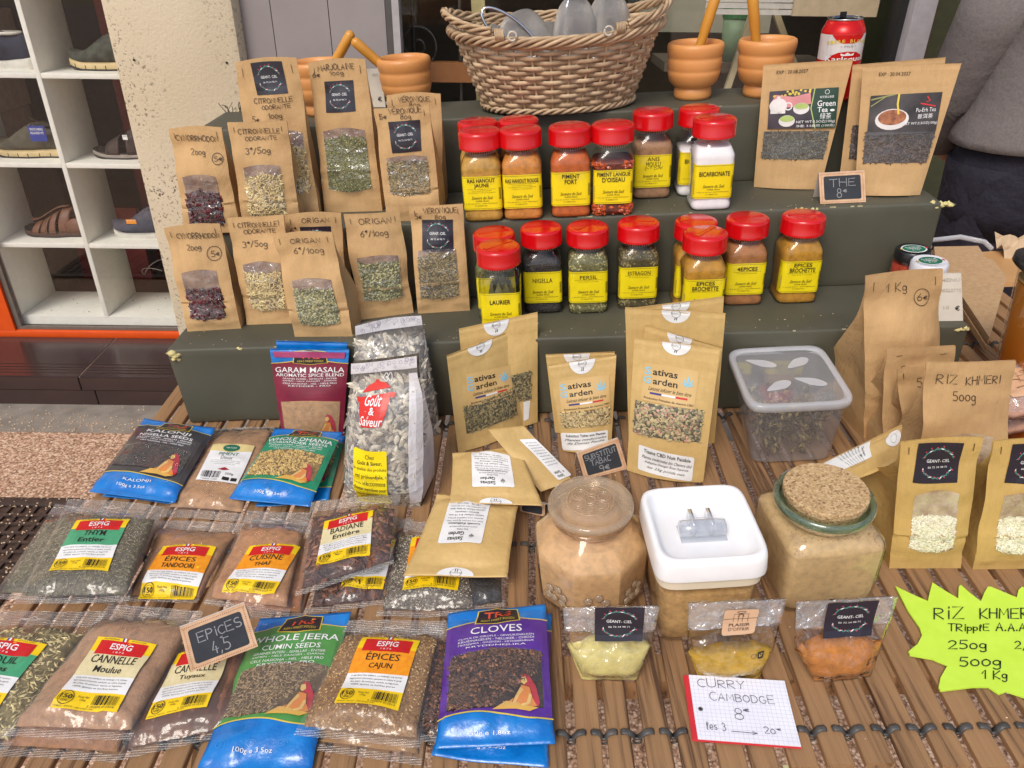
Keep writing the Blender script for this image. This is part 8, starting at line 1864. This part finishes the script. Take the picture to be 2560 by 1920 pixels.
# crate carrying the sachets at the right edge
q0_ = px((2500, 1075), ZT); t = thing('cardboard_box', 'low cardboard box under the sachets at the right photo edge', 'box', q0_+A_(.08, .03, 0))
mb = MB(); mb.box(q0_+A_(.075, .035, .014), (.14, .08, .026)); mb.ob('box_body', CBD, t)

# ------------------------------------------------------------------ person behind the table (shirt hem and trousers in view)
D_ = 1.78; hx_ = 1.29
pg = thing('person', 'person in grey shirt and navy trousers standing at the right behind the table', 'person', (hx_, D_, fw((hx_, D_, GZ))[2]))
g0 = float(pg.location.z); Hh = 1.70
def skinobj(name, verts, edges, radii, mat, parent, sub=2, root=0):
    me = bpy.data.meshes.new(name); me.from_pydata([tuple(v) for v in verts], edges, []); o = bpy.data.objects.new(name, me); C.objects.link(o); o.parent = parent
    m = o.modifiers.new('k', 'SKIN'); 
    for i, r in enumerate(radii): me.skin_vertices[0].data[i].radius = r if hasattr(r, '__len__') else (r, r)
    me.skin_vertices[0].data[root].use_root = True
    s_ = o.modifiers.new('s', 'SUBSURF'); s_.levels = sub; s_.render_levels = sub; me.materials.append(mat); m.use_smooth_shade = True; return o
z = lambda f: f*Hh
# continuous body: 0 pelvis ...
BV = [(0,0,z(.53)), (0,0,z(.62)), (0,.01,z(.72)), (0,.01,z(.80)), (0,.0,z(.85)), (0,-.02,z(.90)), (0,-.025,z(.96)),
      (-.17,.01,z(.79)), (-.19,.10,z(.63)), (-.10,.19,z(.55)), (-.05,.19,z(.53)), (.17,.01,z(.79)), (.19,.10,z(.63)), (.10,.19,z(.55)), (.05,.19,z(.53)),
      (-.09,0,z(.49)), (-.10,-.01,z(.28)), (-.10,.01,z(.05)), (-.10,-.12,z(.02)), (.09,0,z(.49)), (.10,-.01,z(.28)), (.10,.01,z(.05)), (.10,-.12,z(.02))]
BE = [(0,1),(1,2),(2,3),(3,4),(4,5),(5,6),(3,7),(7,8),(8,9),(9,10),(3,11),(11,12),(12,13),(13,14),(0,15),(15,16),(16,17),(17,18),(0,19),(19,20),(20,21),(21,22)]
BR_ = [(.15,.11),(.135,.10),(.15,.105),(.13,.09),(.052,.052),(.075,.088),(.07,.08),.055,.042,.03,.024,.055,.042,.03,.024,(.085,.09),.058,.04,.035,(.085,.09),.058,.04,.035]
skinobj('body', BV, BE, BR_, SKIN_, pg)
for sg in (-1, 1):   # hands: palm and five bent fingers
    h0 = A_(sg*.05, .20, z(.53)); hv = [h0, h0+A_(0, -.045, -.015)]; he = [(0, 1)]; hr = [.022, (.034, .014)]
    for i in range(4):
        o_ = A_((i-1.5)*.018, 0, 0); l = (.75, .95, 1, .88)[i] if sg > 0 else (.88, 1, .95, .75)[i]; b = len(hv)
        hv += [h0+o_+A_(0, -.075, -.02), h0+o_+A_(0, -.075-.032*l, -.034), h0+o_+A_(0, -.075-.045*l, -.058)]; he += [(1, b), (b, b+1), (b+1, b+2)]; hr += [.009, .008, .0065]
    b = len(hv); hv += [h0+A_(-sg*.035, -.03, -.012), h0+A_(-sg*.045, -.062, -.024)]; he += [(0, b), (b, b+1)]; hr += [.011, .0085]
    skinobj('hand', hv, he, hr, SKIN_, pg)
SHT = M('grey_shirt', lin(122, 114, 110), lin(108, 102, 101), .9, ns=220, bs=48, bst=.45, bd=.006); TRS_ = M('navy_trousers', lin(34, 32, 46), lin(26, 24, 36), .85, ns=10, bs=14, bst=.6, bd=.03)
def garment(name, rings, mat, n=56, fold=.008, sc=9, open_=False):
    V = []
    for j, (zc, a, b, cx, cy) in enumerate(rings):
        for i in range(n):
            t_ = 2*math.pi*i/n; p = A_(cx+a*math.cos(t_), cy+b*math.sin(t_), zc); p += A_(math.cos(t_), math.sin(t_), 0)*(vnoise(p*A_(1, 1, .5), sc, 3)*fold*2.2+vnoise(p*A_(1, 1, .35), sc*2.6, 8)*fold*.8); V.append(p)
    m_ = len(rings); F = [(j*n+i, j*n+(i+1) % n, (j+1)*n+(i+1) % n, (j+1)*n+i) for j in range(m_-1) for i in range(n)]
    if not open_: F += [tuple(range((m_-1)*n, m_*n))]
    o = mk(name, V, F, mat, pg, world=False); s_ = o.modifiers.new('t', 'SOLIDIFY'); s_.thickness = .004; s_.offset = 0; return o
rs = []
for q in np.linspace(0, 1, 26):
    zc = z(.585)+q*(z(.835)-z(.585)); a = .195-.018*math.sin(q*math.pi)+.02*smooth(q, .5, .8); a = a*(1-.62*smooth(q, .86, 1)); b = .145-.01*q; b = b*(1-.35*smooth(q, .86, 1)); rs.append((zc, a+.012*(1-smooth(q, 0, .25)), b+.012*(1-smooth(q, 0, .2)), 0, 0))
garment('shirt', rs, SHT, fold=.009, sc=8)
for sg in (-1, 1):
    P0, P1, P2 = A_(sg*.165, .01, z(.79)), A_(sg*.19, .09, z(.64)), A_(sg*.13, .17, z(.57)); mb = MB(); mb.tube([P0, P0*.6+P1*.4, P1, P1*.5+P2*.5, P2], [.088, .078, .064, .058, .056], 20); o = mk('sleeve', mb.V, mb.F, SHT, pg, world=False)
    lr = []
    for q in np.linspace(0, 1, 30): zc = z(.03)+q*(z(.56)-z(.03)); lr.append((zc, .085+.022*q, .088+.030*q, sg*(.10-.012*q), 0))
    garment('trouser_leg', lr, TRS_, fold=.012, sc=7)
    mb = MB(); mb.loft([[A_(sg*.10+p[0], -.05+p[1], p[2]) for p in sring(.045*k_, .13*k2, 3, zz_, 24)] for zz_, k_, k2 in ((.0, 1, 1), (.03, 1.02, 1.0), (.06, .9, .8), (.09, .75, .45))]); mk('shoe', mb.V, mb.F, SOLB, pg, world=False)
garment('trouser_seat', [(z(.46), .185, .135, 0, 0), (z(.50), .196, .145, 0, 0), (z(.54), .192, .14, 0, 0), (z(.58), .188, .135, 0, 0), (z(.62), .17, .12, 0, 0)], TRS_, fold=.008)
# head details
hd = A_(0, -.03, z(.925)); mb = MB(); mb.lathe([(0, .10), (.05, .095), (.085, .06), (.098, .01), (.094, -.03), (.085, -.05)], hd+A_(0, .018, .02), 28); mk('hair', mb.V, mb.F, M('dark_hair', lin(50, 38, 30), rough=.8), pg, world=False)
for sg in (-1, 1):
    mb = MB(); mb.lathe([(0, .011), (.008, .008), (.011, 0), (.008, -.008), (0, -.011)], hd+A_(sg*.032, -.082, .0), 14); mk('eye', mb.V, mb.F, M('eye_white', lin(220, 216, 210), rough=.2), pg, world=False)
    mb = MB(); mb.lathe([(0, .028), (.010, .02), (.014, 0), (.009, -.02), (0, -.026)], hd+A_(sg*.086, .005, -.005), 12); mk('ear', mb.V, mb.F, SKIN_, pg, world=False)
mb = MB(); mb.lathe([(0, .028), (.008, .01), (.014, -.012), (.010, -.022), (0, -.024)], hd+A_(0, -.098, -.022), 12); mk('nose', mb.V, mb.F, SKIN_, pg, world=False)
mb = MB(); mb.tube([hd+A_(x, -.088+abs(x)*.3, -.060) for x in (-.022, -.011, 0, .011, .022)], [.002, .005, .006, .005, .002], 8); mk('mouth', mb.V, mb.F, M('lips', lin(170, 100, 92)), pg, world=False)
pg.rotation_euler = (0, 0, .12)

scene.render.engine = 'CYCLES'
try:
    scene.cycles.transparent_max_bounces = 24; scene.cycles.max_bounces = 10; scene.cycles.diffuse_bounces = 6; scene.cycles.glossy_bounces = 3
except Exception: pass
